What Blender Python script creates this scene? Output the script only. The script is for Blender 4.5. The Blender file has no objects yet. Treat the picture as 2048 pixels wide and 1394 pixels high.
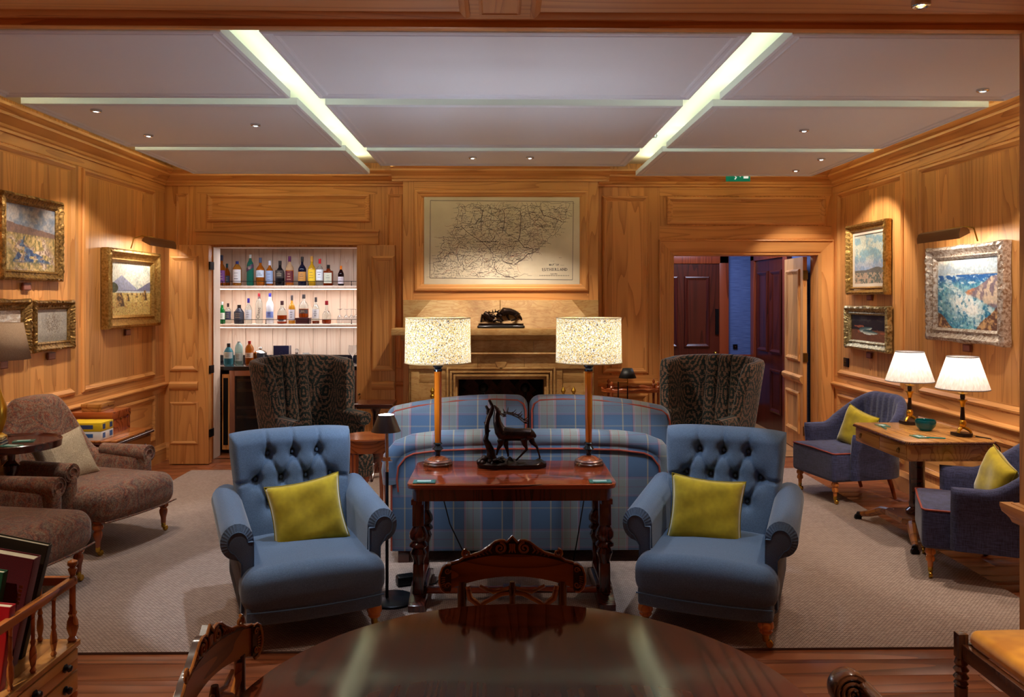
import bpy, bmesh, math, random
import numpy as np
from mathutils import Vector, Matrix
random.seed(7); np.random.seed(7)
SC = bpy.context.scene
COL = SC.collection
PI = math.pi
def lin(c):
    out = []
    for v in c[:3]:
        v = v / 255.0
        out.append(v / 12.92 if v <= 0.04045 else ((v + 0.055) / 1.055) ** 2.4)
    return tuple(out) + (1.0,)

# ------------------------------------------------------------ camera, world, light, exposure
cam = bpy.data.objects.new('camera', bpy.data.cameras.new('camera'))
COL.objects.link(cam); SC.camera = cam
cam.location = (0, 0, 1.7)
cam.rotation_euler = (math.radians(90), 0, -math.atan(24 / 1600))
cam.data.sensor_width = 36; cam.data.lens = 36 * 1600 / 2048
cam.data.shift_y = -101 / 2048
cam.data.clip_start = 0.05
w = bpy.data.worlds.new('world'); SC.world = w; w.use_nodes = True
w.node_tree.nodes['Background'].inputs[0].default_value = (0.55, 0.6, 0.8, 1)
w.node_tree.nodes['Background'].inputs[1].default_value = 0.05
SC.view_settings.view_transform = 'Standard'; SC.view_settings.look = 'None'
SC.view_settings.gamma = 1; SC.view_settings.use_curve_mapping = False
SC.view_settings.exposure = 0.0

def area(name, loc, sx, sy, power, color, up=False, rot=None):
    l = bpy.data.lights.new(name, 'AREA'); l.shape = 'RECTANGLE'; l.size = sx; l.size_y = sy
    l.energy = power; l.color = color
    o = bpy.data.objects.new(name, l); COL.objects.link(o); o.location = loc
    if up: o.rotation_euler = (PI, 0, 0)
    if rot: o.rotation_euler = rot
    return o
def spot(loc, power, color, angle=70, blend=0.35, tgt=None, size=0.03):
    l = bpy.data.lights.new('downlight_beam', 'SPOT'); l.energy = power; l.color = color
    l.spot_size = math.radians(angle); l.spot_blend = blend; l.shadow_soft_size = size
    o = bpy.data.objects.new('downlight_beam', l); COL.objects.link(o); o.location = loc
    if tgt is not None:
        o.rotation_euler = (Vector(tgt) - Vector(loc)).to_track_quat('-Z', 'Y').to_euler()
    return o
def point(loc, power, color, size=0.03, parent=None):
    l = bpy.data.lights.new('bulb_light', 'POINT'); l.energy = power; l.color = color; l.shadow_soft_size = size
    o = bpy.data.objects.new('bulb_light', l); COL.objects.link(o); o.location = loc
    if parent: o.parent = parent
    return o
COOL = (0.90, 1.0, 0.74); WARM = (1.0, 0.72, 0.42); COLD = (0.72, 0.85, 1.0); NEUT = (1.0, 0.86, 0.70)
ZP = 2.95      # underside of the ceiling rafts
ZC = 3.13      # ceiling above them
PX = [(-3.08, -1.31), (-1.13, 1.19), (1.385, 3.2)]
PY = [(3.77, 5.02), (5.19, 6.64), (6.80, 8.07)]
K_TROUGH = 3.2
for xs in ((-1.36, -1.08), (1.14, 1.435)):          # LED strips along the two long troughs, lying on the rafts
    for k, x in enumerate(xs):
        area('led_strip', (x, 5.9, ZP + 0.06), 0.03, 4.2, K_TROUGH, COOL, up=True)
for (x0, x1) in PX:                                    # along the cross gaps
    for y in (4.98, 5.24, 6.60, 6.85):
        area('led_strip', ((x0 + x1) / 2, y, ZP + 0.06), x1 - x0 - 0.1, 0.03, K_TROUGH * 0.30, COOL, up=True)
for x in (-3.03, 3.15):                                # cove round the room
    area('led_strip', (x, 5.9, ZP + 0.06), 0.03, 4.2, 7.0, (1.0, 0.85, 0.45), up=True)
area('led_strip', (-2.2, 8.0, ZP + 0.06), 1.7, 0.03, 3.5, (1.0, 0.85, 0.45), up=True)
area('led_strip', (2.3, 8.0, ZP + 0.06), 1.7, 0.03, 3.5, (1.0, 0.85, 0.45), up=True)
area('led_strip', (0.0, 7.5, ZP + 0.06), 1.9, 0.03, 3.5, (1.0, 0.85, 0.45), up=True)
# downlights seen in the rafts: (x, y, power, colour, angle, target or None)
DOWN = [(-2.70, 5.39, 55, NEUT, 70, (-3.5, 5.9, 1.0)), (-2.71, 6.21, 55, NEUT, 75, (-3.5, 6.9, 1.2)), (-1.77, 5.82, 40, COLD, 60, (-1.55, 5.6, 0)),
        (-0.245, 7.15, 58, NEUT, 92, (-0.245, 7.6, 0)), (0.268, 7.14, 58, NEUT, 92, (0.268, 7.6, 0)),
        (2.91, 4.78, 70, NEUT, 75, (3.5, 5.2, 0.9)), (2.275, 5.95, 45, NEUT, 75, (2.3, 5.9, 0)),
        (2.90, 7.18, 60, NEUT, 80, (3.6, 7.6, 1.5)), (2.91, 7.83, 35, NEUT, 80, (3.3, 8.3, 1.2))]
for (x, y, p, c, a, t) in DOWN:
    spot((x, y, ZP - 0.012), p * 1.7, c, a, 0.4, t if t else (x, y, 0))
# more of the same row, outside the view or washed out in it; the near-room pair is added fill
spot((-0.95, 4.55, ZP - 0.012), 120, COLD, 44, 0.15, (-0.95, 4.75, 0))
spot((0.75, 4.3, ZP - 0.012), 80, COLD, 40, 0.15, (0.85, 4.6, 0))
spot((-2.2, 4.4, ZP - 0.012), 60, NEUT, 90, 0.5, (-2.2, 4.5, 0))
spot((2.2, 4.3, ZP - 0.012), 60, NEUT, 95, 0.4, (2.2, 4.5, 0))
spot((1.66, 3.13, 2.86), 60, NEUT, 80, 0.4, (1.66, 2.9, 0))
spot((-1.6, 3.13, 2.86), 50, NEUT, 80, 0.4, (-1.5, 3.0, 0))
spot((-1.8, 1.3, 2.98), 270, NEUT, 76, 0.5, (-1.8, 1.3, 0)); spot((1.8, 1.3, 2.98), 270, NEUT, 76, 0.5, (1.8, 1.3, 0))  # unseen near-room spots, added so light bounces up to the beam
area('bar_strip', (-2.36, 9.15, 1.793), 1.75, 0.02, 6.5, (1.0, 0.93, 0.90))
area('bar_strip', (-2.36, 9.15, 1.358), 1.75, 0.02, 6.5, (1.0, 0.93, 0.90))
area('bar_strip', (-2.28, 8.80, 2.235), 1.3, 0.03, 8, (0.9, 0.92, 1.0))
area('hall_light', (2.6, 9.8, 2.7), 0.8, 0.8, 42, (0.62, 0.72, 1.0))

# ------------------------------------------------------------ object helpers
def setp(o, label=None, cat=None, group=None, kind=None):
    if label: o['label'] = label
    if cat: o['category'] = cat
    if group: o['group'] = group
    if kind: o['kind'] = kind
    return o
def thing(name, label, cat, loc=(0, 0, 0), rz=0, group=None):
    o = bpy.data.objects.new(name, None); COL.objects.link(o)
    o.location = loc; o.rotation_euler = (0, 0, rz); o.empty_display_size = 0.1
    return setp(o, label, cat, group)
def kids(o): return [c for c in bpy.data.objects if c.parent == o]
def copy_tree(o, parent=None):
    c = o.copy(); COL.objects.link(c); c.parent = parent
    for ch in kids(o): copy_tree(ch, c)
    return c
class MB:
    def __init__(s): s.v = []; s.f = []; s.m = []; s.mi = 0
    def add(s, vs, fs):
        n = len(s.v); s.v += [tuple(p) for p in vs]
        for f in fs: s.f.append(tuple(i + n for i in f)); s.m.append(s.mi)
        return s
    def box(s, x0, x1, y0, y1, z0, z1):
        if x0 > x1: x0, x1 = x1, x0
        if y0 > y1: y0, y1 = y1, y0
        if z0 > z1: z0, z1 = z1, z0
        v = [(x, y, z) for z in (z0, z1) for y in (y0, y1) for x in (x0, x1)]
        return s.add(v, [(0, 2, 3, 1), (4, 5, 7, 6), (0, 1, 5, 4), (2, 6, 7, 3), (0, 4, 6, 2), (1, 3, 7, 5)])
    def obox(s, c, sz, rot):      # oriented box
        a, b, h = sz[0] / 2, sz[1] / 2, sz[2] / 2
        v = [rot @ Vector((x, y, z)) + Vector(c) for z in (-h, h) for y in (-b, b) for x in (-a, a)]
        return s.add(v, [(0, 2, 3, 1), (4, 5, 7, 6), (0, 1, 5, 4), (2, 6, 7, 3), (0, 4, 6, 2), (1, 3, 7, 5)])
    def grid(s, fn, nu, nv, cu=False, cv=False):
        vs = []; 
        for i in range(nu if cu else nu + 1):
            for j in range(nv if cv else nv + 1): vs.append(fn(i / nu, j / nv))
        W = nv if cv else nv + 1; U = nu if cu else nu + 1; fs = []
        for i in range(nu):
            for j in range(nv):
                a = i * W + j; b = ((i + 1) % U) * W + j; c = ((i + 1) % U) * W + (j + 1) % W; d = i * W + (j + 1) % W
                fs.append((a, b, c, d))
        return s.add(vs, fs)
    def lathe(s, prof, c=(0, 0, 0), n=20, cap=True, rot=None):
        vs = []; fs = []
        for (r, z) in prof:
            for k in range(n):
                a = 2 * PI * k / n; p = Vector((r * math.cos(a), r * math.sin(a), z))
                if rot: p = rot @ p
                vs.append(p + Vector(c))
        for i in range(len(prof) - 1):
            for k in range(n):
                k2 = (k + 1) % n; fs.append((i * n + k, i * n + k2, (i + 1) * n + k2, (i + 1) * n + k))
        if cap:
            fs.append(tuple(range(n))[::-1]); fs.append(tuple((len(prof) - 1) * n + k for k in range(n)))
        return s.add(vs, fs)
    def tube(s, pts, rad, n=8, closed=False, cap=True):
        P = [Vector(p) for p in pts]; N = len(P)
        R = rad if isinstance(rad, (list, tuple)) else [rad] * N
        vs = []; fs = []; up = None
        for i in range(N):
            if closed: t = P[(i + 1) % N] - P[i - 1]
            else: t = P[min(i + 1, N - 1)] - P[max(i - 1, 0)]
            if t.length < 1e-9: t = Vector((0, 0, 1))
            t.normalize()
            if up is None:
                up = Vector((0, 0, 1)) if abs(t.z) < 0.9 else Vector((1, 0, 0))
            up = up - t * up.dot(t)
            if up.length < 1e-6: up = t.orthogonal()
            up.normalize(); sd = t.cross(up)
            for k in range(n):
                a = 2 * PI * k / n; vs.append(P[i] + (up * math.cos(a) + sd * math.sin(a)) * R[i])
        M = N if closed else N - 1
        for i in range(M):
            j = (i + 1) % N
            for k in range(n):
                k2 = (k + 1) % n; fs.append((i * n + k, i * n + k2, j * n + k2, j * n + k))
        if cap and not closed:
            fs.append(tuple(range(n))[::-1]); fs.append(tuple((N - 1) * n + k for k in range(n)))
        return s.add(vs, fs)
    def ell(s, c, r, n=10, m=14, rot=None):
        def fn(u, v):
            a = PI * u; b = 2 * PI * v
            p = Vector((r[0] * math.sin(a) * math.cos(b), r[1] * math.sin(a) * math.sin(b), r[2] * math.cos(a)))
            if rot: p = rot @ p
            return p + Vector(c)
        return s.grid(fn, n, m, cv=True)
    def prism(s, poly, T, d0, d1):     # poly of (a,b); T(a,b,c)->xyz
        n = len(poly); vs = [T(a, b, d0) for a, b in poly] + [T(a, b, d1) for a, b in poly]
        fs = [tuple(range(n))[::-1], tuple(range(n, 2 * n))]
        for k in range(n): k2 = (k + 1) % n; fs.append((k, k2, n + k2, n + k))
        return s.add(vs, fs)
    def rb(s, c, sz, r, mid=4, zone=3, df=None):    # rounded box with an optional deform
        h = [max(x / 2, 1e-4) for x in sz]; r = min(r, *h) * 0.999
        ax = []
        for k in range(3):
            inn = h[k] - r
            z = [r * math.tan(PI / 4 * i / zone) for i in range(zone + 1)]
            mids = mid if isinstance(mid, int) else mid[k]
            L = [-inn - t for t in z[::-1]] + [-inn + 2 * inn * i / mids for i in range(1, mids)] + [inn + t for t in z]
            ax.append(L)
        idx = {}; vs = []; fs = []
        def vid(p):
            key = (round(p[0], 5), round(p[1], 5), round(p[2], 5))
            if key in idx: return idx[key]
            q = [max(-(h[k] - r), min(h[k] - r, p[k])) for k in range(3)]
            d = Vector([p[k] - q[k] for k in range(3)])
            if d.length > 1e-9: d.normalize()
            o = [q[k] + d[k] * r for k in range(3)]
            if df: o = df(*o)
            idx[key] = len(vs); vs.append((o[0] + c[0], o[1] + c[1], o[2] + c[2])); return idx[key]
        for k in range(3):
            a, b = [(1, 2), (2, 0), (0, 1)][k]
            for sg in (-1, 1):
                for i in range(len(ax[a]) - 1):
                    for j in range(len(ax[b]) - 1):
                        q = []
                        for (ii, jj) in ((i, j), (i + 1, j), (i + 1, j + 1), (i, j + 1)):
                            p = [0, 0, 0]; p[k] = sg * h[k]; p[a] = ax[a][ii]; p[b] = ax[b][jj]; q.append(vid(p))
                        fs.append(tuple(q if sg > 0 else q[::-1]))
        return s.add(vs, fs)
    def build(s, name, mat, parent=None, smooth=40, bevel=0, weld=False, kind=None, label=None, cat=None, group=None, loc=None, rot=None):
        me = bpy.data.meshes.new(name); me.from_pydata(s.v, [], s.f)
        mats = mat if isinstance(mat, (list, tuple)) else [mat]
        for m in mats: me.materials.append(m)
        if len(mats) > 1: me.polygons.foreach_set('material_index', s.m)
        bm = bmesh.new(); bm.from_mesh(me)
        if weld: bmesh.ops.remove_doubles(bm, verts=bm.verts, dist=1e-5)
        if bevel:
            es = [e for e in bm.edges if len(e.link_faces) == 2 and e.calc_face_angle(0) > 0.6]
            bmesh.ops.bevel(bm, geom=es, offset=bevel, segments=2, affect='EDGES', profile=0.6, clamp_overlap=True)
        bmesh.ops.recalc_face_normals(bm, faces=bm.faces)
        bm.to_mesh(me); bm.free()
        if smooth is not None:
            me.polygons.foreach_set('use_smooth', [True] * len(me.polygons))
            me.set_sharp_from_angle(angle=math.radians(smooth))
        me.update()
        o = bpy.data.objects.new(name, me); COL.objects.link(o)
        if parent is not None: o.parent = parent
        if loc: o.location = loc
        if rot: o.rotation_euler = rot
        return setp(o, label, cat, group, kind)
def text_mesh(name, body, size, mat, M, parent=None, ext=0.0006, align='CENTER', serif=False, sx=1.0):
    cu = bpy.data.curves.new(name, 'FONT'); cu.body = body; cu.size = size; cu.extrude = ext; cu.align_x = align
    if serif: cu.offset = size * 0.012
    t = bpy.data.objects.new(name, cu); COL.objects.link(t)
    dg = bpy.context.evaluated_depsgraph_get(); me = bpy.data.meshes.new_from_object(t.evaluated_get(dg))
    COL.objects.unlink(t); bpy.data.objects.remove(t)
    me.transform(M @ Matrix.Diagonal((sx, 1, 1, 1))); me.materials.clear(); me.materials.append(mat)
    o = bpy.data.objects.new(name, me); COL.objects.link(o)
    if parent: o.parent = parent
    return o
RX90 = Matrix.Rotation(PI / 2, 4, 'X')

# ------------------------------------------------------------ materials
class NT:
    def __init__(s, name):
        s.m = bpy.data.materials.new(name); s.m.use_nodes = True; s.t = s.m.node_tree; s.t.nodes.clear()
        s.out = s.n('ShaderNodeOutputMaterial'); s.b = s.n('ShaderNodeBsdfPrincipled')
        s.l(s.b.outputs[0], s.out.inputs[0])
    def n(s, ty, **k):
        nd = s.t.nodes.new(ty)
        for a, b in k.items(): setattr(nd, a, b)
        return nd
    def l(s, a, b): s.t.links.new(a, b)
    def set(s, sock, v):
        if hasattr(v, 'is_linked') or isinstance(v, bpy.types.NodeSocket): s.l(v, sock)
        else: sock.default_value = v
    def math(s, op, a, b=None, c=None):
        nd = s.n('ShaderNodeMath', operation=op); s.set(nd.inputs[0], a)
        if b is not None: s.set(nd.inputs[1], b)
        if c is not None: s.set(nd.inputs[2], c)
        return nd.outputs[0]
    def coord(s, scale=(1, 1, 1), loc=(0, 0, 0), kind='Object', rot=(0, 0, 0)):
        tc = s.n('ShaderNodeTexCoord'); mp = s.n('ShaderNodeMapping'); s.l(tc.outputs[kind], mp.inputs[0])
        mp.inputs['Scale'].default_value = scale; mp.inputs['Location'].default_value = loc; mp.inputs['Rotation'].default_value = rot
        return mp.outputs[0]
    def noise(s, vec, scale, detail=3, rough=0.5, dist=0.0, out=0):
        nd = s.n('ShaderNodeTexNoise'); s.l(vec, nd.inputs['Vector']); nd.inputs['Scale'].default_value = scale
        nd.inputs['Detail'].default_value = detail; nd.inputs['Roughness'].default_value = rough; nd.inputs['Distortion'].default_value = dist
        return nd.outputs[out]
    def ramp(s, fac, stops, const=False):
        nd = s.n('ShaderNodeValToRGB'); s.l(fac, nd.inputs[0]); cr = nd.color_ramp
        if const: cr.interpolation = 'CONSTANT'
        while len(cr.elements) < len(stops): cr.elements.new(0.5)
        for e, (p, c) in zip(cr.elements, stops):
            e.position = p; e.color = lin(c) if len(c) == 3 else c
        return nd.outputs[0]
    def mix(s, fac, a, b, mode='MIX'):
        nd = s.n('ShaderNodeMix', data_type='RGBA', blend_type=mode)
        s.set(nd.inputs[0], fac); s.set(nd.inputs[6], lin(a) if isinstance(a, tuple) else a); s.set(nd.inputs[7], lin(b) if isinstance(b, tuple) else b)
        return nd.outputs[2]
    def bump(s, h, strength=0.3, dist=0.01):
        nd = s.n('ShaderNodeBump'); s.l(h, nd.inputs['Height']); nd.inputs['Strength'].default_value = strength; nd.inputs['Distance'].default_value = dist
        s.l(nd.outputs[0], s.b.inputs['Normal'])
    def col(s, c): s.set(s.b.inputs['Base Color'], lin(c) if isinstance(c, tuple) else c)
    def p(s, **k):
        for a, v in k.items(): s.set(s.b.inputs[a.replace('_', ' ')], v)
        return s
def plain(name, c, rough=0.5, metal=0, **k):
    t = NT(name); t.col(c); t.p(Roughness=rough, Metallic=metal, **k)
    v = t.noise(t.coord(), 40, 2); t.bump(v, 0.04, 0.004); return t.m
def wood(name, dark, light, axis='z', rough=0.4, ring=9.0, sc=2.2, vary=0.25, coat=0.0, contrast=1.0, board=None):
    t = NT(name); s = [sc * 1.0] * 3; ai = 'xyz'.index(axis); s[ai] = sc * 0.055
    v = t.coord(tuple(s)); oi = t.n('ShaderNodeObjectInfo')
    add = t.n('ShaderNodeVectorMath', operation='ADD'); t.l(v, add.inputs[0])
    mul = t.n('ShaderNodeMath', operation='MULTIPLY'); t.l(oi.outputs['Random'], mul.inputs[0]); mul.inputs[1].default_value = 17.0 if board is None else 0
    t.l(mul.outputs[0], add.inputs[1])
    vec = add.outputs[0]; tint = None
    if board:      # glued boards: shift the figure board by board
        tc = t.n('ShaderNodeTexCoord'); sp = t.n('ShaderNodeSeparateXYZ'); t.l(tc.outputs['Object'], sp.inputs[0])
        if axis == 'z': a = t.math('ADD', sp.outputs[0], sp.outputs[1])
        else: a = sp.outputs[2]
        idx = t.math('FLOOR', t.math('DIVIDE', a, board))
        wn = t.n('ShaderNodeTexWhiteNoise', noise_dimensions='1D'); t.l(idx, wn.inputs['W'])
        sv = t.n('ShaderNodeVectorMath', operation='SCALE'); t.l(wn.outputs['Color'], sv.inputs[0]); sv.inputs[3].default_value = 9
        ad2 = t.n('ShaderNodeVectorMath', operation='ADD'); t.l(vec, ad2.inputs[0]); t.l(sv.outputs[0], ad2.inputs[1]); vec = ad2.outputs[0]
        tint = wn.outputs['Value']
    n1 = t.noise(vec, 1.0, 1.5, 0.45, 0.15)
    fr = t.math('FRACT', t.math('MULTIPLY', n1, ring * 3.2))
    tri = t.math('POWER', fr, 3.0)
    s2 = [60.0] * 3; s2[ai] = 2.0
    fine = t.noise(t.coord(tuple(s2)), 1.0, 2, 0.6)
    f = t.math('MULTIPLY_ADD', fine, 0.35, t.math('MULTIPLY', tri, 0.6 * contrast))
    c = t.ramp(f, [(0.0, light), (0.22, light), (0.9, dark)])
    big = t.noise(t.coord((0.9, 0.9, 0.9)), 1.3, 2)
    mp = t.n('ShaderNodeMapRange'); t.l(big if tint is None else t.math('ADD', t.math('MULTIPLY', big, 0.5), t.math('MULTIPLY', tint, 0.5)), mp.inputs[0])
    mp.inputs[1].default_value = 0.2; mp.inputs[2].default_value = 0.8; mp.inputs[3].default_value = 1 - vary; mp.inputs[4].default_value = 1 + vary * 0.6
    hv = t.n('ShaderNodeHueSaturation'); t.l(c, hv.inputs['Color']); t.l(mp.outputs[0], hv.inputs['Value'])
    t.l(hv.outputs[0], t.b.inputs['Base Color']); t.p(Roughness=rough, Coat_Weight=coat, Coat_Roughness=0.08)
    if coat == 0: t.bump(f, 0.08, 0.003)
    return t.m
PD, PL = (172, 100, 42), (228, 162, 94)
pine_z = wood('pine_upright', PD, PL, 'z', 0.42, board=0.17, sc=4.5, ring=5, contrast=0.75)
pine_x = wood('pine_along_x', PD, PL, 'x', 0.42, sc=4.5, ring=5, contrast=0.75)
pine_y = wood('pine_along_y', PD, PL, 'y', 0.42, sc=4.5, ring=5, contrast=0.75)
pine_pale = wood('pale_pine_board', (206, 164, 138), (240, 220, 202), 'z', 0.5, contrast=0.5, sc=5, ring=4)
dark_door = wood('dark_stained_door', (38, 12, 8), (84, 30, 18), 'z', 0.28)
red_trim = wood('red_brown_trim', (88, 32, 14), (150, 66, 34), 'z', 0.3)
rosewood = wood('rosewood', (26, 8, 6), (150, 62, 28), 'x', 0.16, ring=7, sc=4.5, coat=0.6, contrast=1.3)
rosewood_z = wood('rosewood_upright', (24, 8, 7), (84, 34, 22), 'z', 0.2, ring=6, sc=5.0, coat=0.5)
tablewood = wood('figured_tabletop', (22, 8, 5), (92, 40, 20), 'y', 0.085, ring=6, sc=4.5, coat=0.01, contrast=1.0)
walnut_x = wood('walnut', (88, 46, 18), (160, 96, 42), 'x', 0.28, ring=4, sc=4, coat=0.3)
walnut_dark = wood('dark_walnut', (40, 20, 12), (86, 48, 28), 'z', 0.25, ring=5, sc=5, coat=0.3)
mahog_z = wood('mahogany_upright', (96, 38, 16), (170, 84, 40), 'z', 0.22, ring=4, sc=4, coat=0.4)
mahog_x = wood('mahogany', (110, 46, 20), (184, 96, 48), 'x', 0.2, ring=4, sc=4, coat=0.4)
mahog_y = wood('mahogany_along_y', (104, 52, 22), (186, 112, 56), 'y', 0.22, ring=4, sc=4, coat=0.4)
mahog_dark = wood('dark_mahogany', (34, 12, 8), (78, 34, 24), 'x', 0.2, ring=4, sc=5, coat=0.4)
satin_y = wood('honey_desk_wood', (140, 84, 34), (196, 138, 74), 'y', 0.25, ring=5, sc=4, coat=0.3)
legwood = wood('honey_turned_wood', (140, 70, 24), (206, 124, 58), 'z', 0.3, ring=4, sc=6)
plank = wood('floor_plank', (92, 46, 26), (158, 92, 58), 'x', 0.3, ring=5, sc=2.6, vary=0.3)
ink = plain('ink', (52, 44, 46), 0.8)
black = plain('black_metal', (18, 18, 20), 0.35, 0.6)
brass = plain('brass', (190, 150, 60), 0.25, 1.0)
oldbrass = plain('aged_brass', (120, 92, 44), 0.4, 1.0)
gilt = plain('gilt', (214, 164, 60), 0.3, 1.0)
chrome = plain('chrome', (200, 205, 212), 0.12, 1.0)
silver = plain('silver', (214, 210, 206), 0.14, 1.0)
white = plain('white_paint', (228, 238, 255), 0.6)
cream = plain('cream_paint', (238, 236, 220), 0.6)
bronze_t = NT('bronze'); bronze_t.col(bronze_t.ramp(bronze_t.noise(bronze_t.coord(), 30, 4), [(0.3, (26, 20, 20)), (0.7, (62, 44, 34))])); bronze_t.p(Metallic=0.8, Roughness=0.24); bronze_t.bump(bronze_t.noise(bronze_t.coord(), 160, 3), 0.35, 0.004); bronze = bronze_t.m
blackstone = plain('black_stone', (22, 24, 34), 0.15)
tealglass = NT('teal_glass'); tealglass.col((0, 120, 130)); tealglass.p(Roughness=0.03, Transmission_Weight=0.75, IOR=1.45); tealglass = tealglass.m
cardglass = NT('glass_coaster'); cardglass.col((120, 190, 170)); cardglass.p(Roughness=0.05, Transmission_Weight=0.7); cardglass = cardglass.m
def glass(name, c, tr=0.9, rough=0.03):
    t = NT(name); t.col(c); t.p(Roughness=rough, Transmission_Weight=tr, IOR=1.35); return t.m
def emis(name, c, st):
    t = NT(name); t.col(c); t.p(Emission_Color=lin(c), Emission_Strength=st); return t.m
# stone
t = NT('sandstone'); v = t.coord(); a = t.noise(v, 1.2, 5, 0.6, 1.2); b = t.noise(t.coord((1, 1, 4)), 3, 4, 0.6, 2.0)
c = t.ramp(a, [(0.35, (156, 114, 60)), (0.5, (186, 146, 88)), (0.66, (200, 170, 120))]); c2 = t.ramp(b, [(0.44, (255, 255, 255)), (0.5, (206, 158, 96)), (0.56, (255, 255, 255))])
t.col(t.mix(0.5, c, c2, 'MULTIPLY')); t.p(Roughness=0.6); t.bump(t.noise(v, 60, 3), 0.1, 0.003); stone = t.m
t = NT('soot_brick'); t.col(t.ramp(t.noise(t.coord(), 9, 4), [(0.3, (40, 24, 22)), (0.7, (86, 46, 36))])); t.p(Roughness=0.9); sootbrick = t.m
plain_dark = plain('soot', (20, 15, 15), 0.9)
# fabrics
def fabric(name, c1, c2, sc=260, sheen=0.3, rough=0.9, patt=None, bs=0.35):
    t = NT(name); v = t.coord(); w1 = t.noise(v, sc, 2, 0.7)
    base = t.ramp(w1, [(0.35, c1), (0.65, c2)])
    if patt: base = patt(t, base)
    t.col(base); t.p(Roughness=rough, Sheen_Weight=sheen, Sheen_Roughness=0.4); t.bump(w1, bs, 0.002); return t.m
blue_wool = fabric('blue_wool', (66, 86, 112), (92, 114, 142), 300)
yellow_velvet = fabric('yellow_velvet', (166, 144, 8), (186, 162, 16), 14, sheen=0.7, bs=0.1)
gold_velvet = fabric('gold_velvet', (206, 128, 20), (232, 156, 38), 9, sheen=0.6, bs=0.1)
t = NT('navy_linen'); wx = t.noise(t.coord((260, 260, 18)), 1, 2, 0.7); wz = t.noise(t.coord((18, 18, 260)), 1, 2, 0.7); f = t.math('MULTIPLY_ADD', wx, 0.5, t.math('MULTIPLY', wz, 0.5))
t.col(t.ramp(f, [(0.38, (18, 20, 50)), (0.62, (68, 70, 114))])); t.p(Roughness=0.85, Sheen_Weight=0.25); t.bump(f, 0.3, 0.002); navy = t.m
redpipe = plain('red_piping', (150, 62, 44), 0.7)
bluepipe = plain('blue_piping', (66, 92, 122), 0.8)
def tartan(t, base):
    tc = t.n('ShaderNodeTexCoord'); sp = t.n('ShaderNodeSeparateXYZ'); t.l(tc.outputs['Object'], sp.inputs[0])
    def stripes(co, per, off):
        f = t.math('FRACT', t.math('ADD', t.math('DIVIDE', co, per), off))
        B, G, R, T, W = (76, 104, 138), (132, 138, 134), (150, 74, 74), (160, 150, 130), (150, 160, 176)
        return t.ramp(f, [(0.0, B), (0.19, T), (0.215, B), (0.42, R), (0.432, W), (0.444, R), (0.456, W), (0.468, G), (0.60, R), (0.612, G), (0.75, W), (0.762, R), (0.774, W), (0.786, R), (0.798, B)], True)
    a = stripes(sp.outputs[0], 0.31, 0.756); b = stripes(sp.outputs[2], 0.33, 0.15)
    m = t.mix(0.33, a, b); return t.mix(0.2, m, base, 'SOFT_LIGHT')
tart = fabric('tartan_wool', (110, 110, 110), (150, 150, 150), 260, patt=tartan)
def pais(t, base):
    v = t.coord(); d = t.noise(v, 3.5, 3, 0.5, 1.5, out=1)
    mx = t.n('ShaderNodeMix', data_type='VECTOR'); mx.inputs[0].default_value = 0.14; t.l(v, mx.inputs[4]); t.l(d, mx.inputs[5])
    vo = t.n('ShaderNodeTexVoronoi'); t.l(mx.outputs[1], vo.inputs['Vector']); vo.inputs['Scale'].default_value = 4.2
    rg = t.math('FRACT', t.math('MULTIPLY', vo.outputs['Distance'], 4.5))
    c = t.ramp(rg, [(0.0, (150, 62, 36)), (0.22, (134, 112, 88)), (0.42, (48, 54, 72)), (0.6, (162, 82, 50)), (0.8, (150, 132, 112)), (1.0, (92, 44, 44))])
    n = t.ramp(t.noise(v, 13, 5, 0.65, 2.2), [(0.3, (56, 58, 68)), (0.42, (150, 76, 48)), (0.5, (150, 130, 110)), (0.6, (128, 64, 50)), (0.72, (168, 146, 124))])
    n2 = t.ramp(t.noise(v, 120, 3, 0.7), [(0.38, (150, 140, 134)), (0.6, (255, 250, 244))])
    return t.mix(0.8, t.mix(0.62, c, n), n2, 'MULTIPLY')
paisley = fabric('paisley_weave', (140, 120, 110), (160, 140, 130), 200, patt=pais)
def dam(t, base):
    tc = t.n('ShaderNodeTexCoord'); sp = t.n('ShaderNodeSeparateXYZ'); t.l(tc.outputs['Object'], sp.inputs[0])
    sn = t.n('ShaderNodeSeparateXYZ'); t.l(tc.outputs['Normal'], sn.inputs[0]); sel = t.math('GREATER_THAN', t.math('ABSOLUTE', sn.outputs[0]), 0.7)
    X = t.math('ADD', t.math('MULTIPLY', sp.outputs[0], t.math('SUBTRACT', 1.0, sel)), t.math('MULTIPLY', sp.outputs[1], sel))
    fx = t.math('SUBTRACT', t.math('FRACT', t.math('DIVIDE', X, 0.22)), 0.5); fz = t.math('SUBTRACT', t.math('FRACT', t.math('DIVIDE', sp.outputs[2], 0.33)), 0.5)
    fx = t.math('ABSOLUTE', fx)
    r = t.math('SQRT', t.math('ADD', t.math('MULTIPLY', t.math('MULTIPLY', fx, fx), 1.3), t.math('MULTIPLY', fz, fz)))
    cb = t.n('ShaderNodeCombineXYZ'); t.l(t.math('MULTIPLY', fx, 0.22), cb.inputs[0]); t.l(t.math('MULTIPLY', fz, 0.33), cb.inputs[1])
    n = t.noise(cb.outputs[0], 46, 3, 0.6, 0.8)
    ringm = t.math('SINE', t.math('MULTIPLY', r, 40))
    f = t.math('ADD', n, t.math('MULTIPLY', ringm, 0.10))
    g = t.noise(t.coord(), 140, 2)
    return t.mix(0.25, t.ramp(t.math('MULTIPLY_ADD', g, 0.12, f), [(0.565, (18, 36, 36)), (0.61, (128, 96, 78))]), base, 'MULTIPLY')
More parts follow.
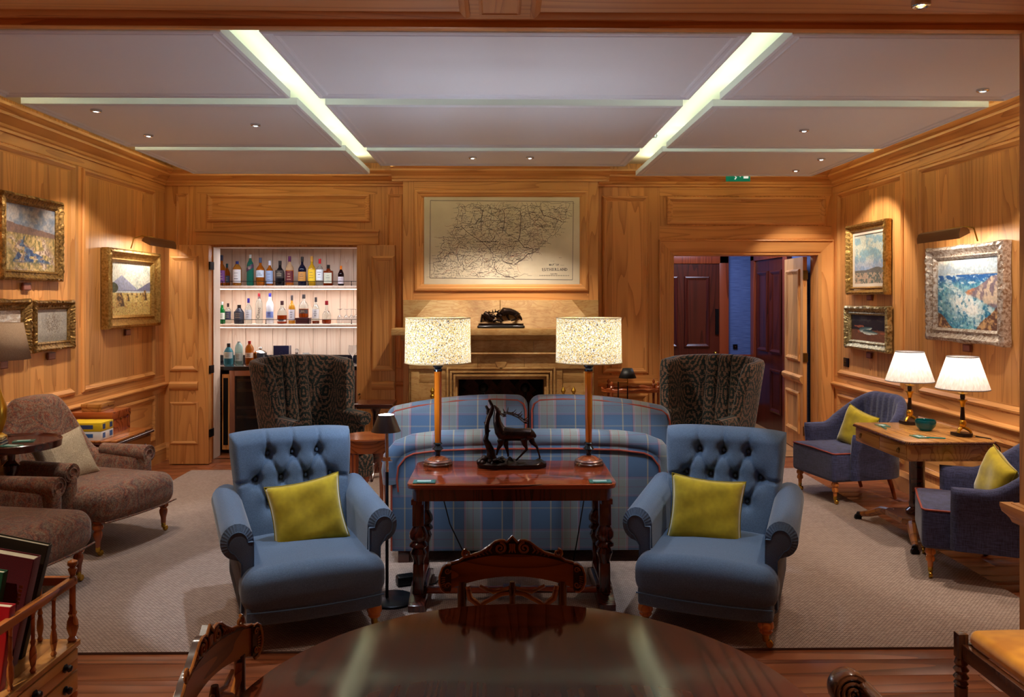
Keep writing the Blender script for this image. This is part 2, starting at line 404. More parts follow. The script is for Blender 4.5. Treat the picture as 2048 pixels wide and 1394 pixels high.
damask = fabric('green_damask', (120, 120, 120), (190, 190, 190), 240, patt=dam)
t = NT('cream_brocade'); v = t.coord(); a = t.noise(v, 45, 2, 0.5, 2.5); r_ = t.math('FRACT', t.math('MULTIPLY', a, 8)); t.col(t.ramp(r_, [(0.2, (150, 130, 104)), (0.6, (206, 190, 164))])); t.p(Roughness=0.8); t.bump(r_, 0.4, 0.003); brocade = t.m
t = NT('sisal'); br = t.n('ShaderNodeTexBrick'); t.l(t.coord(), br.inputs['Vector']); br.inputs['Scale'].default_value = 1.0
br.inputs['Brick Width'].default_value = 0.022; br.inputs['Row Height'].default_value = 0.012; br.inputs['Mortar Size'].default_value = 0.0028; br.inputs['Mortar Smooth'].default_value = 1.0
br.inputs['Color1'].default_value = lin((192, 168, 154)); br.inputs['Color2'].default_value = lin((172, 148, 136)); br.inputs['Mortar'].default_value = lin((104, 84, 76))
t.l(br.outputs['Color'], t.b.inputs['Base Color']); inv = t.math('SUBTRACT', 1.0, br.outputs['Fac']); t.bump(inv, 0.7, 0.004); t.p(Roughness=0.95); sisal = t.m
t = NT('blue_wallpaper'); n = t.noise(t.coord((6, 6, 160)), 1, 2, 0.6); t.col(t.ramp(n, [(0.35, (66, 84, 132)), (0.65, (92, 112, 160))])); t.p(Roughness=0.8); bluewall = t.m
# lampshades
def shade_mat(name, colf, tr=0.6):
    t = NT(name); t.t.nodes.remove(t.b)
    c = colf(t); df = t.n('ShaderNodeBsdfDiffuse'); tl = t.n('ShaderNodeBsdfTranslucent'); mx = t.n('ShaderNodeMixShader'); mx.inputs[0].default_value = tr
    t.set(df.inputs[0], c); t.set(tl.inputs[0], c); t.l(df.outputs[0], mx.inputs[1]); t.l(tl.outputs[0], mx.inputs[2]); t.l(mx.outputs[0], t.out.inputs[0]); return t.m
def floral(t):
    v = t.coord(); a = t.noise(v, 110, 3, 0.6, 0.6); b = t.noise(t.coord(loc=(3, 1, 7)), 170, 2, 0.6, 0.8)
    c = t.ramp(a, [(0.40, (244, 236, 222)), (0.49, (238, 226, 200)), (0.52, (226, 192, 100)), (0.62, (232, 206, 150))])
    d = t.ramp(b, [(0.36, (70, 72, 92)), (0.41, (150, 140, 130)), (0.45, (255, 255, 255))])
    return t.mix(1.0, c, d, 'MULTIPLY')
shade_floral = shade_mat('floral_lampshade', floral, 0.42)
shade_white = shade_mat('pleated_silk', lambda t: t.ramp(t.noise(t.coord((90, 90, 3)), 1, 2), [(0.3, (226, 220, 214)), (0.7, (252, 250, 246))]), 0.6)
shade_beige = shade_mat('beige_linen', lambda t: t.ramp(t.noise(t.coord(), 200, 2), [(0.3, (168, 140, 116)), (0.7, (190, 162, 136))]), 0.25)
# ============================================================ STRUCTURE
XL, XR, YB, YBR = -3.54, 3.56, 8.5, 8.14
TB = lambda a, b, c: (a, YB - c, b)
TBR = lambda a, b, c: (a, YBR - c, b)
TL = lambda a, b, c: (XL + c, a, b)
TR = lambda a, b, c: (XR - c, a, b)
def struct(mb, name, mat, label=None, parent=None, **k):
    o = mb.build(name, mat, parent, **k)
    if parent is None: setp(o, label, None, None, 'structure')
    return o
BOL = [(0, 0), (0, .010), (.008, .020), (.022, .024), (.034, .016), (.044, .012), (.050, .005), (.060, .004), (.060, 0)]
SMALLB = [(0, 0), (0, .008), (.012, .014), (.026, .008), (.034, .003), (.034, 0)]
def rect_mould(name, parent, T, a0, a1, b0, b1, prof, mh, mv, **k):
    mb = MB(); n = len(prof)
    loops = [[(a0 + d, b0 + d, c), (a1 - d, b0 + d, c), (a1 - d, b1 - d, c), (a0 + d, b1 - d, c)] for d, c in prof]
    for sd in range(4):
        mb.mi = sd % 2; vs = []; fs = []
        for lp in loops: vs += [T(*lp[sd]), T(*lp[(sd + 1) % 4])]
        for i in range(n - 1): fs.append((2 * i, 2 * i + 1, 2 * i + 3, 2 * i + 2))
        mb.add(vs, fs)
    return mb.build(name, [mh, mv], parent, smooth=30, **k)
def slab(parent, name, T, a0, a1, b0, b1, c0, c1, mat, **k):
    mb = MB(); P = [T(a0, b0, c0), T(a1, b1, c1)]
    mb.box(P[0][0], P[1][0], P[0][1], P[1][1], P[0][2], P[1][2]); return mb.build(name, mat, parent, **k)
def panelling(parent, T, a0, a1, b0, b1, mh, mv, prof=BOL, field=True, mat=None):
    rect_mould('panel_moulding', parent, T, a0, a1, b0, b1, prof, mh, mv)
    d = prof[-1][0] - .004
    if field: slab(parent, 'panel', T, a0 + d, a1 - d, b0 + d, b1 - d, -.002, .003, mat or mv)
def run(parent, name, prof, T3, d0, d1, mat, **k):    # profile (c, z) extruded along the wall
    mb = MB(); mb.prism(prof, T3, d0, d1); return mb.build(name, mat, parent, smooth=30, **k)
DADO = [(0, .755), (.012, .755), (.016, .77), (.034, .778), (.044, .79), (.044, .80), (.03, .808), (.012, .815), (0, .815)]
DADO_LOW = [(0, .88), (.02, .885), (.03, .9), (.02, .92), (0, .925)]
BASE = [(0, 0), (.03, 0), (.03, .13), (.022, .14), (.018, .16), (.008, .175), (0, .175)]
CORN = [(0, 2.885), (.018, 2.885), (.018, 2.905), (.03, 2.915), (.034, 2.935), (.06, 2.95), (.085, 2.972), (.10, 2.98), (.10, 3.0), (.13, 3.015), (.15, 3.03), (.15, 3.05), (0, 3.05)]
SB = lambda c, z, d: (d, YB - c, z)
SBR = lambda c, z, d: (d, YBR - c, z)
SL = lambda c, z, d: (XL + c, d, z)
SR = lambda c, z, d: (XR - c, d, z)

# floor with planks
fl = struct(MB().box(-3.8, 3.8, -2.6, 8.5, -.08, -.012), 'floor', plain('floor_joint', (44, 24, 16), 0.8), 'dark wooden plank floor of the room')
pm = MB().box(0, 1.6, 0, .158, -.012, 0); pl0 = pm.build('plank', plank, fl, bevel=.002)
pl0.location = (-3.54, 2.3, 0); y = 2.3; r = 0
while y < 8.5:
    x = -3.54 - random.random() * 1.4
    while x < 3.56:
        s = 1.0
        if not (x > -3.0 and x + 1.6 < 2.9 and 4.1 < y < 7.7) and not (x < -3.56 and x + 1.6 < -3.2):
            o = pl0.copy(); COL.objects.link(o); o.parent = fl; o.location = (x, y, 0)
            if x < -3.54: o.scale = ((x + 1.598 + 3.54) / 1.6, 1, 1); o.location.x = -3.54
            elif x + 1.598 > 3.56: o.scale = ((3.56 - x) / 1.6, 1, 1)
        x += 1.602
    y += .16
bpy.data.objects.remove(pl0)
struct(MB().box(-3.54, 3.56, -2.5, 2.298, -.012, 0), 'floor_boards', plank, parent=fl)
hf = struct(MB().box(.9, 3.8, 8.5, 11.2, -.08, 0), 'floor_hall', wood('hall_floor', (120, 76, 44), (190, 140, 92), 'x', .35), 'wooden floor of the hall behind the doorway')
ba = struct(MB().box(-3.4, -1.3, 8.5, 9.6, -.08, 0), 'floor_bar', plank, 'wooden floor under the bar alcove')

# back wall
mb = MB()
for x0, x1, z0, z1 in ((-3.74, -3.03, 0, ZC), (-1.515, 1.85, 0, ZC), (3.4, 3.76, 0, ZC), (-3.03, -1.515, 2.24, ZC), (1.85, 3.4, 2.16, ZC)):
    mb.box(x0, x1, YB, YB + .2, z0, z1)
wb = struct(mb, 'wall_back', pine_z, 'pine panelled back wall with bar alcove and doorway')
for a0, a1, b0, b1 in ((-3.03, -1.515, 2.42, 2.5), (1.70, 3.54, 2.33, 2.47), (-3.2, -1.3, 2.8, 2.885), (1.7, 3.54, 2.79, 2.885), (1.03, 1.68, .77, .88)):
    slab(wb, 'rail', TB, a0, a1, b0, b1, 0, .004, pine_x)
panelling(wb, TB, -3.095, -1.378, 2.505, 2.80, pine_x, pine_x)
panelling(wb, TB, -3.425, -3.29, .95, 2.80, pine_x, pine_z, SMALLB)
panelling(wb, TB, -1.198, -1.035, .95, 2.80, pine_x, pine_z, SMALLB)
panelling(wb, TB, 1.086, 1.577, .90, 2.786, pine_x, pine_z)
panelling(wb, TB, 1.086, 1.577, .22, .68, pine_x, pine_z)
panelling(wb, TB, 1.78, 3.479, 2.48, 2.776, pine_x, pine_x)
for d0, d1 in ((-1.3, -.985), (1.0, 1.68)):
    run(wb, 'dado_rail', DADO, SB, d0, d1, pine_x)
# casings
CAS = [(0, 0), (0, .05), (.012, .055), (.022, .04), (.05, .035), (.07, .03), (.13, .026), (.14, .016), (.16, .014), (.16, 0)]
mb = MB()
mb.prism([(-3.2, 2.262), (-1.285, 2.262), (-1.285, 2.41), (-3.2, 2.41)], TB, 0, .03)
mb.prism([(-3.21, 2.40), (-1.275, 2.40), (-1.275, 2.425), (-3.21, 2.425)], TB, 0, .045)
mb.prism([(-3.17, 2.262), (-1.315, 2.262), (-1.315, 2.285), (-3.17, 2.285)], TB, .028, .036)
struct(mb, 'trim_1', pine_x, 'moulded pine head casing over the bar alcove')
mb = MB()
def casing(x0, x1, z1, T):
    # three-sided casing swept: outer edge x0,x1,z1
    prof = CAS
    for seg in range(3):
        vs = []; fs = []; mb.mi = 1 if seg == 1 else 0
        for d, c in prof:
            p = [(x0 + d, 0, c), (x0 + d, z1 - d, c), (x1 - d, z1 - d, c), (x1 - d, 0, c)]
            vs += [T(*p[seg]), T(*p[seg + 1])]
        for i in range(len(prof) - 1): fs.append((2 * i, 2 * i + 1, 2 * i + 3, 2 * i + 2))
        mb.add(vs, fs)
casing(1.69, 3.555, 2.32, TB)
mb.mi = 0; mb.box(1.845, 1.853, YB, YB + .2, 0, 2.165); mb.box(3.394, 3.402, YB, YB + .2, 0, 2.165); mb.mi = 1; mb.box(1.85, 3.4, YB, YB + .2, 2.155, 2.165)
struct(mb, 'trim_2', [pine_z, pine_x], 'wide moulded pine casing round the hall doorway', smooth=30)

# side walls
def side(name, T, S, X0, X1, sgn, label, ylist, pic):
    wl = struct(MB().box(X0, X1, -2.6, 8.7, 0, ZC), name, pine_z, label)
    for y0, y1 in ylist:
        panelling(wl, T, y0, y1, .90, 2.80, pine_y, pine_z)
        panelling(wl, T, y0, y1, .235, .70, pine_y, pine_y)
    slab(wl, 'rail', T, 2.0, 8.5, 2.81, 2.885, 0, .004, pine_y)
    slab(wl, 'rail', T, 2.0, 8.5, .71, .76, 0, .004, pine_y); slab(wl, 'rail', T, 2.0, 8.5, .815, .89, 0, .004, pine_y)
    run(wl, 'dado_rail', DADO, S, 2.0, 8.5, pine_y)
    return wl
wl = side('wall_left', TL, SL, XL - .2, XL, 1, 'pine panelled left wall', [(6.82, 8.24), (5.15, 6.70), (3.5, 5.03)], 0)
wr = side('wall_right', TR, SR, XR, XR + .2, -1, 'pine panelled right wall', [(7.0, 8.36), (5.2, 6.73), (3.55, 5.05)], 0)
for i, (nm, S, m) in enumerate((('left', SL, pine_y), ('right', SR, pine_y))):
    o = run(None, 'baseboard_' + nm, BASE, S, 2.5, 8.5, m); setp(o, 'pine baseboard along the %s wall' % nm, None, None, 'structure')
mb = MB()
for d0, d1 in ((-3.54, -3.2), (-1.28, -.985), (1.0, 1.69)): mb.prism(BASE, SB, d0, d1)
struct(mb, 'baseboard_back', pine_x, 'pine baseboard along the back wall', smooth=30)
# cornice
mb = MB(); mb.mi = 0
mb.prism(CORN, SB, -3.54, -.985); mb.prism(CORN, SB, 1.0, 3.56); mb.prism(CORN, SBR, -.985 - .11, 1.0 + .11)
mb.mi = 1; mb.prism(CORN, SL, 2.9, 8.5); mb.prism(CORN, SR, 2.9, 8.5)
for sx, xx in ((-1, -.985), (1, 1.0)): mb.prism([(c * .9, z) for c, z in CORN], (lambda c, z, d, sx=sx, xx=xx: (xx + sx * c, d, z)), 8.14, 8.5)
struct(mb, 'trim_3', [pine_x, pine_y], 'stepped pine cornice round the top of the walls', smooth=30)
# chimney breast (timber above the stone)
mb = MB(); mb.box(-.985, 1.0, YBR, YB, 1.68, ZC); mb.box(-.985, -.93, YBR + .02, YB, 0, 1.68); mb.box(.945, 1.0, YBR + .02, YB, 0, 1.68)
br_ = struct(mb, 'wall_chimney_breast', pine_z, 'projecting pine chimney breast above the stone fireplace')
slab(br_, 'rail', TBR, -.87, .90, 2.80, 2.885, 0, .004, pine_x); slab(br_, 'rail', TBR, -.87, .90, 1.68, 1.765, 0, .004, pine_x)
rect_mould('panel_moulding', br_, TBR, -.87, .90, 1.768, 2.80, [(0, 0), (0, .014), (.01, .03), (.03, .034), (.045, .022), (.06, .02), (.075, .008), (.09, .006), (.09, 0)], pine_x, pine_z)

# ceiling and rafts
ce = struct(MB().box(-3.74, 3.76, 3.4, 8.7, ZC, ZC + .1), 'ceiling', cream, 'pale painted ceiling above the floating rafts')
EDGE = [(0, .045), (0, .0), (.012, -.006), (.022, -.004), (.028, .004), (.05, .004), (.056, -.001), (.066, .002), (.072, .007), (.08, .008)]
for i, (x0, x1) in enumerate(PX):
    for j, (y0, y1) in enumerate(PY):
        if i == 1 and j == 2: y1 = 7.56
        if i == 2 and j == 2: y1 = 8.15
        mb = MB(); n = len(EDGE); vs = []; fs = []
        for d, h in EDGE:
            z = ZP + h; vs += [(x0 + d, y0 + d, z), (x1 - d, y0 + d, z), (x1 - d, y1 - d, z), (x0 + d, y1 - d, z)]
        for a in range(n - 1):
            for k in range(4): k2 = (k + 1) % 4; fs.append((4 * a + k, 4 * a + k2, 4 * a + 4 + k2, 4 * a + 4 + k))
        fs.append(tuple(4 * (n - 1) + k for k in range(4)))
        fs += [tuple(4 * 0 + k for k in range(4))]
        mb.add(vs, fs)
        mb.build('ceiling_panel', white, ce, smooth=None)
# upstands beside the long troughs
# beam over the opening between the two rooms
ZS = 2.877
mb = MB(); mb.box(-3.74, 3.76, 2.95, 3.45, ZS, ZC + .1)
bm_ = struct(mb, 'trim_4', pine_x, 'panelled pine beam across the opening at the top')
TS = lambda a, b, c: (a, b, ZS - c)
for a0, a1 in ((-2.4, -.30), (-.10 + .0, .10), (.30, 2.4)):
    pass
RB_ = [(0, 0), (0, .01), (.015, .022), (.03, .014), (.04, .004), (.04, 0)]
panelling(bm_, TS, -3.4, -.125, 3.0, 3.325, pine_x, pine_y, RB_, mat=pine_x)
panelling(bm_, TS, .125, 3.4, 3.0, 3.325, pine_x, pine_y, RB_, mat=pine_x)
panelling(bm_, TS, -.085, .085, 2.96, 3.315, pine_x, pine_y, [(0, 0), (0, .004), (.01, .008), (.02, 0)], mat=pine_y)
struct(MB().box(-3.4, 3.4, 3.40, 3.452, ZS - .028, ZS + .004), 'beam_moulding', pine_x, parent=bm_, bevel=.006)
# piers
mb = MB(); mb.box(2.262, 3.56, 2.95, 3.45, 0, ZS); pr_ = struct(mb, 'wall_pier_right', pine_z, 'pine pier at the right edge of the opening')
struct(MB().box(2.235, 3.5, 2.93, 3.47, .79, .805), 'dado_rail', pine_x, parent=pr_, bevel=.005)
mb = MB(); mb.prism([(2.262, .71), (2.25, .73), (2.235, .745), (2.215, .76), (2.205, .785), (2.205, .80), (2.262, .80)], lambda a, b, c: (a, c, b), 2.9, 3.5)
mb.build('dado_moulding', pine_y, pr_)
mb = MB(); mb.box(-3.54, -2.75, 2.95, 3.45, 0, ZS); struct(mb, 'wall_pier_left', pine_z, 'pine pier hidden left of the view')
# near room shell
struct(MB().box(-3.74, 3.76, -2.6, 2.95, 3.0, 3.1), 'ceiling_near', white, 'white ceiling of the near room')
struct(MB().box(-3.74, 3.76, -2.8, -2.6, 0, 3.1), 'wall_front', pine_z, 'pine wall behind the camera')

# bar alcove shell
bx = struct(MB().box(-3.42, -3.3, 8.7, 9.57, 0, 2.35).box(-1.4, -1.28, 8.7, 9.57, 0, 2.35).box(-3.42, -1.28, 9.45, 9.57, 0, 2.35), 'wall_bar_alcove', pine_pale, 'pale boarded walls of the bar alcove')
struct(MB().box(-3.42, -1.28, 8.7, 9.57, 2.30, 2.42), 'ceiling_bar', pine_pale, 'ceiling of the bar alcove')
mb = MB().box(0, .154, -.012, 0, 0, 1.27); bd = mb.build('board', pine_pale, bx, bevel=.004); bd.location = (-3.3, 9.45, 1.03)
for k in range(1, 12):
    o = bd.copy(); COL.objects.link(o); o.parent = bx; o.location = (-3.3 + .158 * k, 9.45, 1.03)
    if k == 11: o.scale.x = 1.0
# bar reveal lining
mb = MB(); mb.box(-3.034, -3.026, YB, YB + .2, 0, 2.24); mb.box(-1.519, -1.511, YB, YB + .2, 0, 2.24); mb.box(-3.03, -1.515, YB, YB + .2, 2.235, 2.243)
struct(mb, 'trim_5', pine_pale, 'pale lining of the bar opening')

# bifold doors folded back each side of the bar
def bifold(nm, x0, x1, px0, px1, label, hinge_x):
    d = struct(MB().box(x0, x1, 8.20, 8.24, .008, 2.24), nm, pine_z, label, bevel=.002)
    MB().box(x0, x1, 8.246, 8.286, .008, 2.24).build('rear_leaf', pine_z, d, bevel=.002)
    T = lambda a, b, c: (a, 8.20 - c, b)
    panelling(d, T, px0, px1, .955, 2.13, pine_x, pine_z)
    panelling(d, T, px0, px1, .21, .64, pine_x, pine_z, SMALLB)
    mb = MB(); mb.prism([(0, .76), (.015, .77), (.035, .80), (.035, .83), (.02, .845), (0, .85)], lambda c, z, dd: (dd, 8.20 - c, z), px0, px1); mb.build('dado_rail', pine_x, d)
    for z in (2.03, .97, .32) if hinge_x < -2 else ():
        MB().box(hinge_x - .008, hinge_x + .006, 8.195, 8.30, z - .04, z + .04).build('hinge', black, d)
    return d
dl = bifold('door_1', -3.372, -2.97, -3.36, -3.075, 'folded pine door leaf left of the bar', -2.956)
dr = bifold('door_2', -1.462, -1.074, -1.31, -1.08, 'folded pine door leaf right of the bar', -1.477)
mb = MB(); mb.lathe([(.008, 0), (.012, .01), (.012, .02), (.005, .03)], (0, 0, 0), 10, rot=Matrix.Rotation(PI / 2, 3, 'X')); mb.tube([(0, -.02, -.01), (.01, -.03, -.03), (0, -.02, -.05)], .004)
mb.build('door_handle', oldbrass, dr, loc=(-1.435, 8.19, .72))

# hall beyond
struct(MB().box(.9, 3.8, 11.0, 11.2, 0, 2.9), 'wall_hall_back', bluewall, 'blue papered back wall of the hall')
wh = struct(MB().box(3.5, 3.8, 8.7, 11.0, 0, 2.9), 'wall_hall_right', bluewall, 'blue papered right wall of the hall')
struct(MB().box(.8, .9, 8.7, 11.0, 0, 2.9), 'wall_hall_left', bluewall, 'blue papered left wall of the hall')
struct(MB().box(.8, 3.8, 8.7, 11.2, 2.8, 2.9), 'ceiling_hall', white, 'ceiling of the hall')
struct(MB().box(3.13, 3.5, 10.96, 11.0, 0, .22).box(3.13, 3.5, 10.95, 11.0, .855, .92).box(3.13, 3.5, 10.97, 11.0, .18, .24), 'baseboard_hall', red_trim, 'red brown skirting and dado rail in the hall', bevel=.006)
TH = lambda a, b, c: (a, 11.0 - c, b)
hd = struct(MB().box(2.0, 3.01, 10.95, 11.0, 0, 2.17), 'door_3', dark_door, 'dark stained four panel door at the back of the hall')
TH2 = lambda a, b, c: (a, 10.95 - c, b)
for a0, a1 in ((2.09, 2.44), (2.53, 2.88)):
    panelling(hd, TH2, a0, a1, 1.02, 2.0, dark_door, dark_door, BOL); panelling(hd, TH2, a0, a1, .3, .82, dark_door, dark_door, BOL)
MB().box(2.955, 3.0, 10.93, 10.95, 1.2, 1.55).build('finger_plate', black, hd); 
mb = MB(); mb.ell((2.95, 10.91, .94), (.03, .03, .03)); mb.build('door_handle', brass, hd)
struct(MB().box(3.01, 3.14, 10.93, 11.0, 0, 2.30).box(1.87, 3.14, 10.93, 11.0, 2.17, 2.30).box(1.87, 2.0, 10.93, 11.0, 0, 2.17), 'trim_6', red_trim, 'red brown frame of the dark hall door', bevel=.01)
# second hall door, on the right wall, with frame
struct(MB().box(3.44, 3.5, 9.55, 9.70, 0, 2.35).box(3.44, 3.5, 10.80, 10.95, 0, 2.35).box(3.44, 3.5, 9.55, 10.95, 2.2, 2.35), 'trim_7', red_trim, 'red brown door frame on the right of the hall', bevel=.01)
h2 = struct(MB().box(3.47, 3.5, 9.7, 10.8, 0, 2.2), 'door_4', dark_door, 'dark stained door in the right wall of the hall')
THR = lambda a, b, c: (3.47 - c, a, b)
panelling(h2, THR, 9.8, 10.2, 1.0, 2.05, dark_door, dark_door); panelling(h2, THR, 9.8, 10.2, .25, .8, dark_door, dark_door)
panelling(h2, THR, 10.3, 10.7, 1.0, 2.05, dark_door, dark_door)
sw = MB().box(3.215, 3.275, 10.985, 11.0, 1.0, 1.06).build('light_switch', black); setp(sw, 'small black socket plate on the blue hall wall', 'switch'); 
MB().box(3.235, 3.255, 10.98, 10.986, 1.02, 1.04).build('rocker', chrome, sw)
# open pine door leaf
d5 = thing('door_5', 'tall pine door leaf standing open into the hall', None, (3.30, 8.67, 0), math.radians(-4)); d5['kind'] = 'structure'
o = MB().box(0, .045, 0, .70, .01, 2.15).build('leaf', pine_z, d5, bevel=.002)
TD = lambda a, b, c: (-c, a, b)
panelling(d5, TD, .1, .6, 1.0, 2.02, pine_z, pine_z); panelling(d5, TD, .1, .6, .2, .66, pine_z, pine_z)
mb = MB(); mb.prism([(0, .76), (.015, .77), (.035, .80), (.035, .83), (.02, .845), (0, .85)], lambda c, z, dd: (-c, dd, z), 0, .70); mb.build('dado_rail', pine_z, d5)
for z in (1.95, 1.05, .25): MB().box(.0, .05, -.012, 0, z - .05, z + .05).build('hinge', oldbrass, d5)

# ---- ceiling fittings
lens = emis('downlight_lens', (255, 244, 226), 30)
dl0 = None
for i, (x, y, p, c, a, tg) in enumerate(DOWN):
    t = thing('downlight', ['small recessed downlight over the river painting', 'small recessed downlight left, nearer the corner', 'small recessed downlight in the left middle raft', 'small recessed downlight before the fireplace, left of pair', 'small recessed downlight before the fireplace, right of pair', 'bright recessed downlight at the far right front', 'small recessed downlight in the right middle raft', 'bright recessed downlight in right back raft, nearer wall middle', 'bright recessed downlight by the back right corner'][i], 'downlight', (x, y, ZP + .008), group='recessed downlights in the ceiling rafts')
    mb = MB(); mb.lathe([(.022, -.012), (.030, -.014), (.036, -.010), (.036, 0), (.022, 0)], n=16, cap=False); mb.build('bezel', chrome, t)
    mb = MB(); mb.lathe([(.012, -.003), (.012, -.001)], n=12); mb.build('lens', lens, t)
t = thing('downlight', 'bright recessed downlight in the pine beam at the top edge', 'downlight', (1.66, 3.13, 2.862))
mb = MB(); mb.lathe([(.022, -.012), (.030, -.014), (.036, -.010), (.036, .012), (.022, .012)], n=16, cap=False); mb.build('bezel', chrome, t)
mb = MB(); mb.lathe([(.012, -.003), (.012, .0)], n=12); mb.build('lens', lens, t)
t = thing('smoke_detector', 'white smoke detector in the right ceiling trough', 'detector', (1.285, 6.72, ZC))
mb = MB(); mb.lathe([(.05, 0), (.05, -.03), (.043, -.035)], n=20); mb.build('base', white, t)
mb = MB(); mb.lathe([(.038, -.036), (.04, -.055), (.036, -.06)], n=20); mb.build('sensor_head', white, t)
mb = MB(); mb.lathe([(.042, -.06), (.036, -.078), (.0, -.08)], n=20); mb.build('grille', chrome, t)
# exit sign
t = thing('exit_sign', 'green emergency exit sign hanging behind the right raft', 'sign', (2.45, 8.2, 0))
MB().box(-.125, .125, -.006, .006, 2.90, 3.025).build('panel', emis('sign_green', (0, 116, 84), .5), t)
MB().box(-.13, .13, -.008, .008, 3.025, 3.045).build('top_rail', white, t)
mb = MB()
mb.box(.055, .105, -.009, -.006, 2.93, 3.005)                                   # door
mb.tube([(-.03, -.008, 2.99), (-.04, -.008, 2.96), (-.02, -.008, 2.94), (-.035, -.008, 2.92)], .006, 6); mb.tube([(-.05, -.008, 2.97), (-.02, -.008, 2.965)], .004, 6); mb.ell((-.022, -.008, 3.006), (.009, .002, .009), 6, 8)
mb.add([(.0, -.008, 2.98), (.04, -.008, 2.98), (.02, -.008, 2.94)], [(0, 1, 2)])
mb.build('pictogram', emis('sign_white', (235, 240, 236), .6), t)
MB().box(-.09, -.08, -.004, .004, 3.04, 3.13).build('hanger', chrome, t)

# rug
mb = MB(); mb.box(-3.03, 2.93, 3.84, 7.9, .0005, .012)
o = mb.build('rug', sisal, smooth=None, bevel=.003); setp(o, 'large flat woven beige sisal rug under the seating', 'rug')
# ============================================================ FIREPLACE
fp = thing('fireplace', 'honey sandstone fireplace with hooded chimneypiece and dark firebox', 'fireplace', (0.01, 8.0, 0))
def L(x0, x1, y0, y1, z0, z1, nm='stone_block', m=None, bv=.004, lab=None):
    return MB().box(x0 - .01, x1 - .01, y0 - 8.0, y1 - 8.0, z0, z1).build(nm, m or stone, fp, bevel=bv, label=lab)
# wall stone behind the hood
L(-.98, 0.0, 8.11, 8.16, 1.40, 1.68); L(.002, 1.0, 8.11, 8.16, 1.40, 1.68)
for s, (xa, xb, xc, xd) in ((0, (-.93, -.001, -.001, -.70)), (1, (.003, .95, .73, .003))):
    mb = MB(); f = [(xa, 7.93, 1.40), (xb, 7.93, 1.40), (xc if s == 0 else xc, 8.09, 1.678), (xd, 8.09, 1.678)]
    b = [(x, 8.15, z) for x, y, z in f]; P = [(x - .01, y - 8.0, z) for x, y, z in f + b]
    mb.add(P, [(0, 1, 2, 3), (4, 7, 6, 5), (0, 4, 5, 1), (1, 5, 6, 2), (2, 6, 7, 3), (3, 7, 4, 0)]); mb.build('hood_block', stone, fp, smooth=None, bevel=.003)
L(-1.06, 1.10, 7.80, 8.16, 1.335, 1.40, 'mantel_shelf', bv=.008)
mb = MB(); mb.prism([(7.84, 1.335), (7.87, 1.30), (7.90, 1.28), (8.15, 1.28), (8.15, 1.335)], lambda a, b, c: (c - .01, a - 8.0, b), -.97, 1.0); mb.build('mantel_moulding', stone, fp)
for x0, x1 in ((-.90, -.3), (-.298, .33), (.332, .93)): L(x0, x1, 7.90, 8.16, 1.175, 1.28, 'frieze_block')
mb = MB(); mb.prism([(7.90, 1.175), (7.875, 1.165), (7.87, 1.15), (7.885, 1.14), (7.90, 1.135), (7.90, 1.12), (8.15, 1.12), (8.15, 1.175)], lambda a, b, c: (c - .01, a - 8.0, b), -.92, .95); mb.build('frieze_moulding', stone, fp)
for x0, x1 in ((-.90, -.22), (-.218, .24), (.242, .93)): L(x0, x1, 7.91, 8.16, 1.0, 1.12, 'lintel_block')
L(-.60, .62, 7.92, 8.16, .895, 1.0, 'lintel_block')
for s in (-1, 1):
    xi, xo = (.44, .62) if s > 0 else (-.42, -.60)
    L(xi, xo, 7.92, 8.16, .0, .895, 'jamb_block')
    xo2 = .93 if s > 0 else -.90
    L(xo + s * .002, xo2, 7.93, 8.16, .0, .86, 'pilaster_block'); L(xo + s * .002, xo2, 7.93, 8.16, .862, .998, 'pilaster_block')
    L(xo2 - s * .1, xo2 - s * .02, 7.915, 7.93, .05, .97, 'pilaster_fillet')
for k, (e, c) in enumerate(((.09, .018), (.055, .03), (.02, .04))):
    mb = MB()
    mb.box(-.43 - e - .02, -.43 - e, -.08 - c, -.08, 0, .905 + e + .02); mb.box(.43 + e, .43 + e + .02, -.08 - c, -.08, 0, .905 + e + .02); mb.box(-.43 - e, .43 + e, -.08 - c, -.08, .905 + e, .905 + e + .02)
    mb.build('surround_moulding', stone, fp, bevel=.005, kind='stuff')
mb = MB(); mb.prism([(-.05, .045), (.05, .045), (.055, 0), (.035, -.045), (0, -.065), (-.035, -.045), (-.055, 0)], lambda a, b, c: (a, -.09 - c, 1.062 + b), 0, .008); mb.build('carved_shield', stone, fp)
L(-.47, .49, 8.17, 8.47, -.0, .03, 'hearth_floor', plain_dark); L(-.50, -.46, 8.1, 8.48, 0, .93, 'firebox_side', plain_dark); L(.46, .50, 8.1, 8.48, 0, .93, 'firebox_side', plain_dark); L(-.5, .5, 8.47, 8.49, 0, .93, 'firebox_back', plain_dark); L(-.5, .5, 8.1, 8.49, .93, .96, 'firebox_top', plain_dark)
bk = MB().box(-.1, .1, -.012, 0, -.03, .03).build('brick', sootbrick, fp, bevel=.003); n = 0
st = .215
for i in range(-7, 8):
    for j in range(-7, 8):
        # herringbone at 45 degrees
        for kind in (0, 1):
            u = (i * .066 * 1 + j * .198 * 1); 
            a = (i * .066 + (0 if kind == 0 else .132)) ; 
            cx = i * .066 + j * .264 * .5; cy = i * .066 - j * .264 * .5
            if kind == 0: px, py, ang = cx + .1, cy + .033, 0
            else: px, py, ang = cx + .033, cy + .166, PI / 2
            c45 = math.cos(PI / 4); x = (px - py) * c45; z = (px + py) * c45 + .45
            if abs(x) < .40 and .1 < z < .86 and n < 150:
                o = bk.copy(); COL.objects.link(o); o.parent = fp; o.location = (x, .468, z); o.rotation_euler = (0, -(ang + PI / 4), 0); n += 1
bpy.data.objects.remove(bk)
L(-1.0, 1.03, 7.905, 7.95, 0.0, .05, 'hearth_slab', bv=.006)
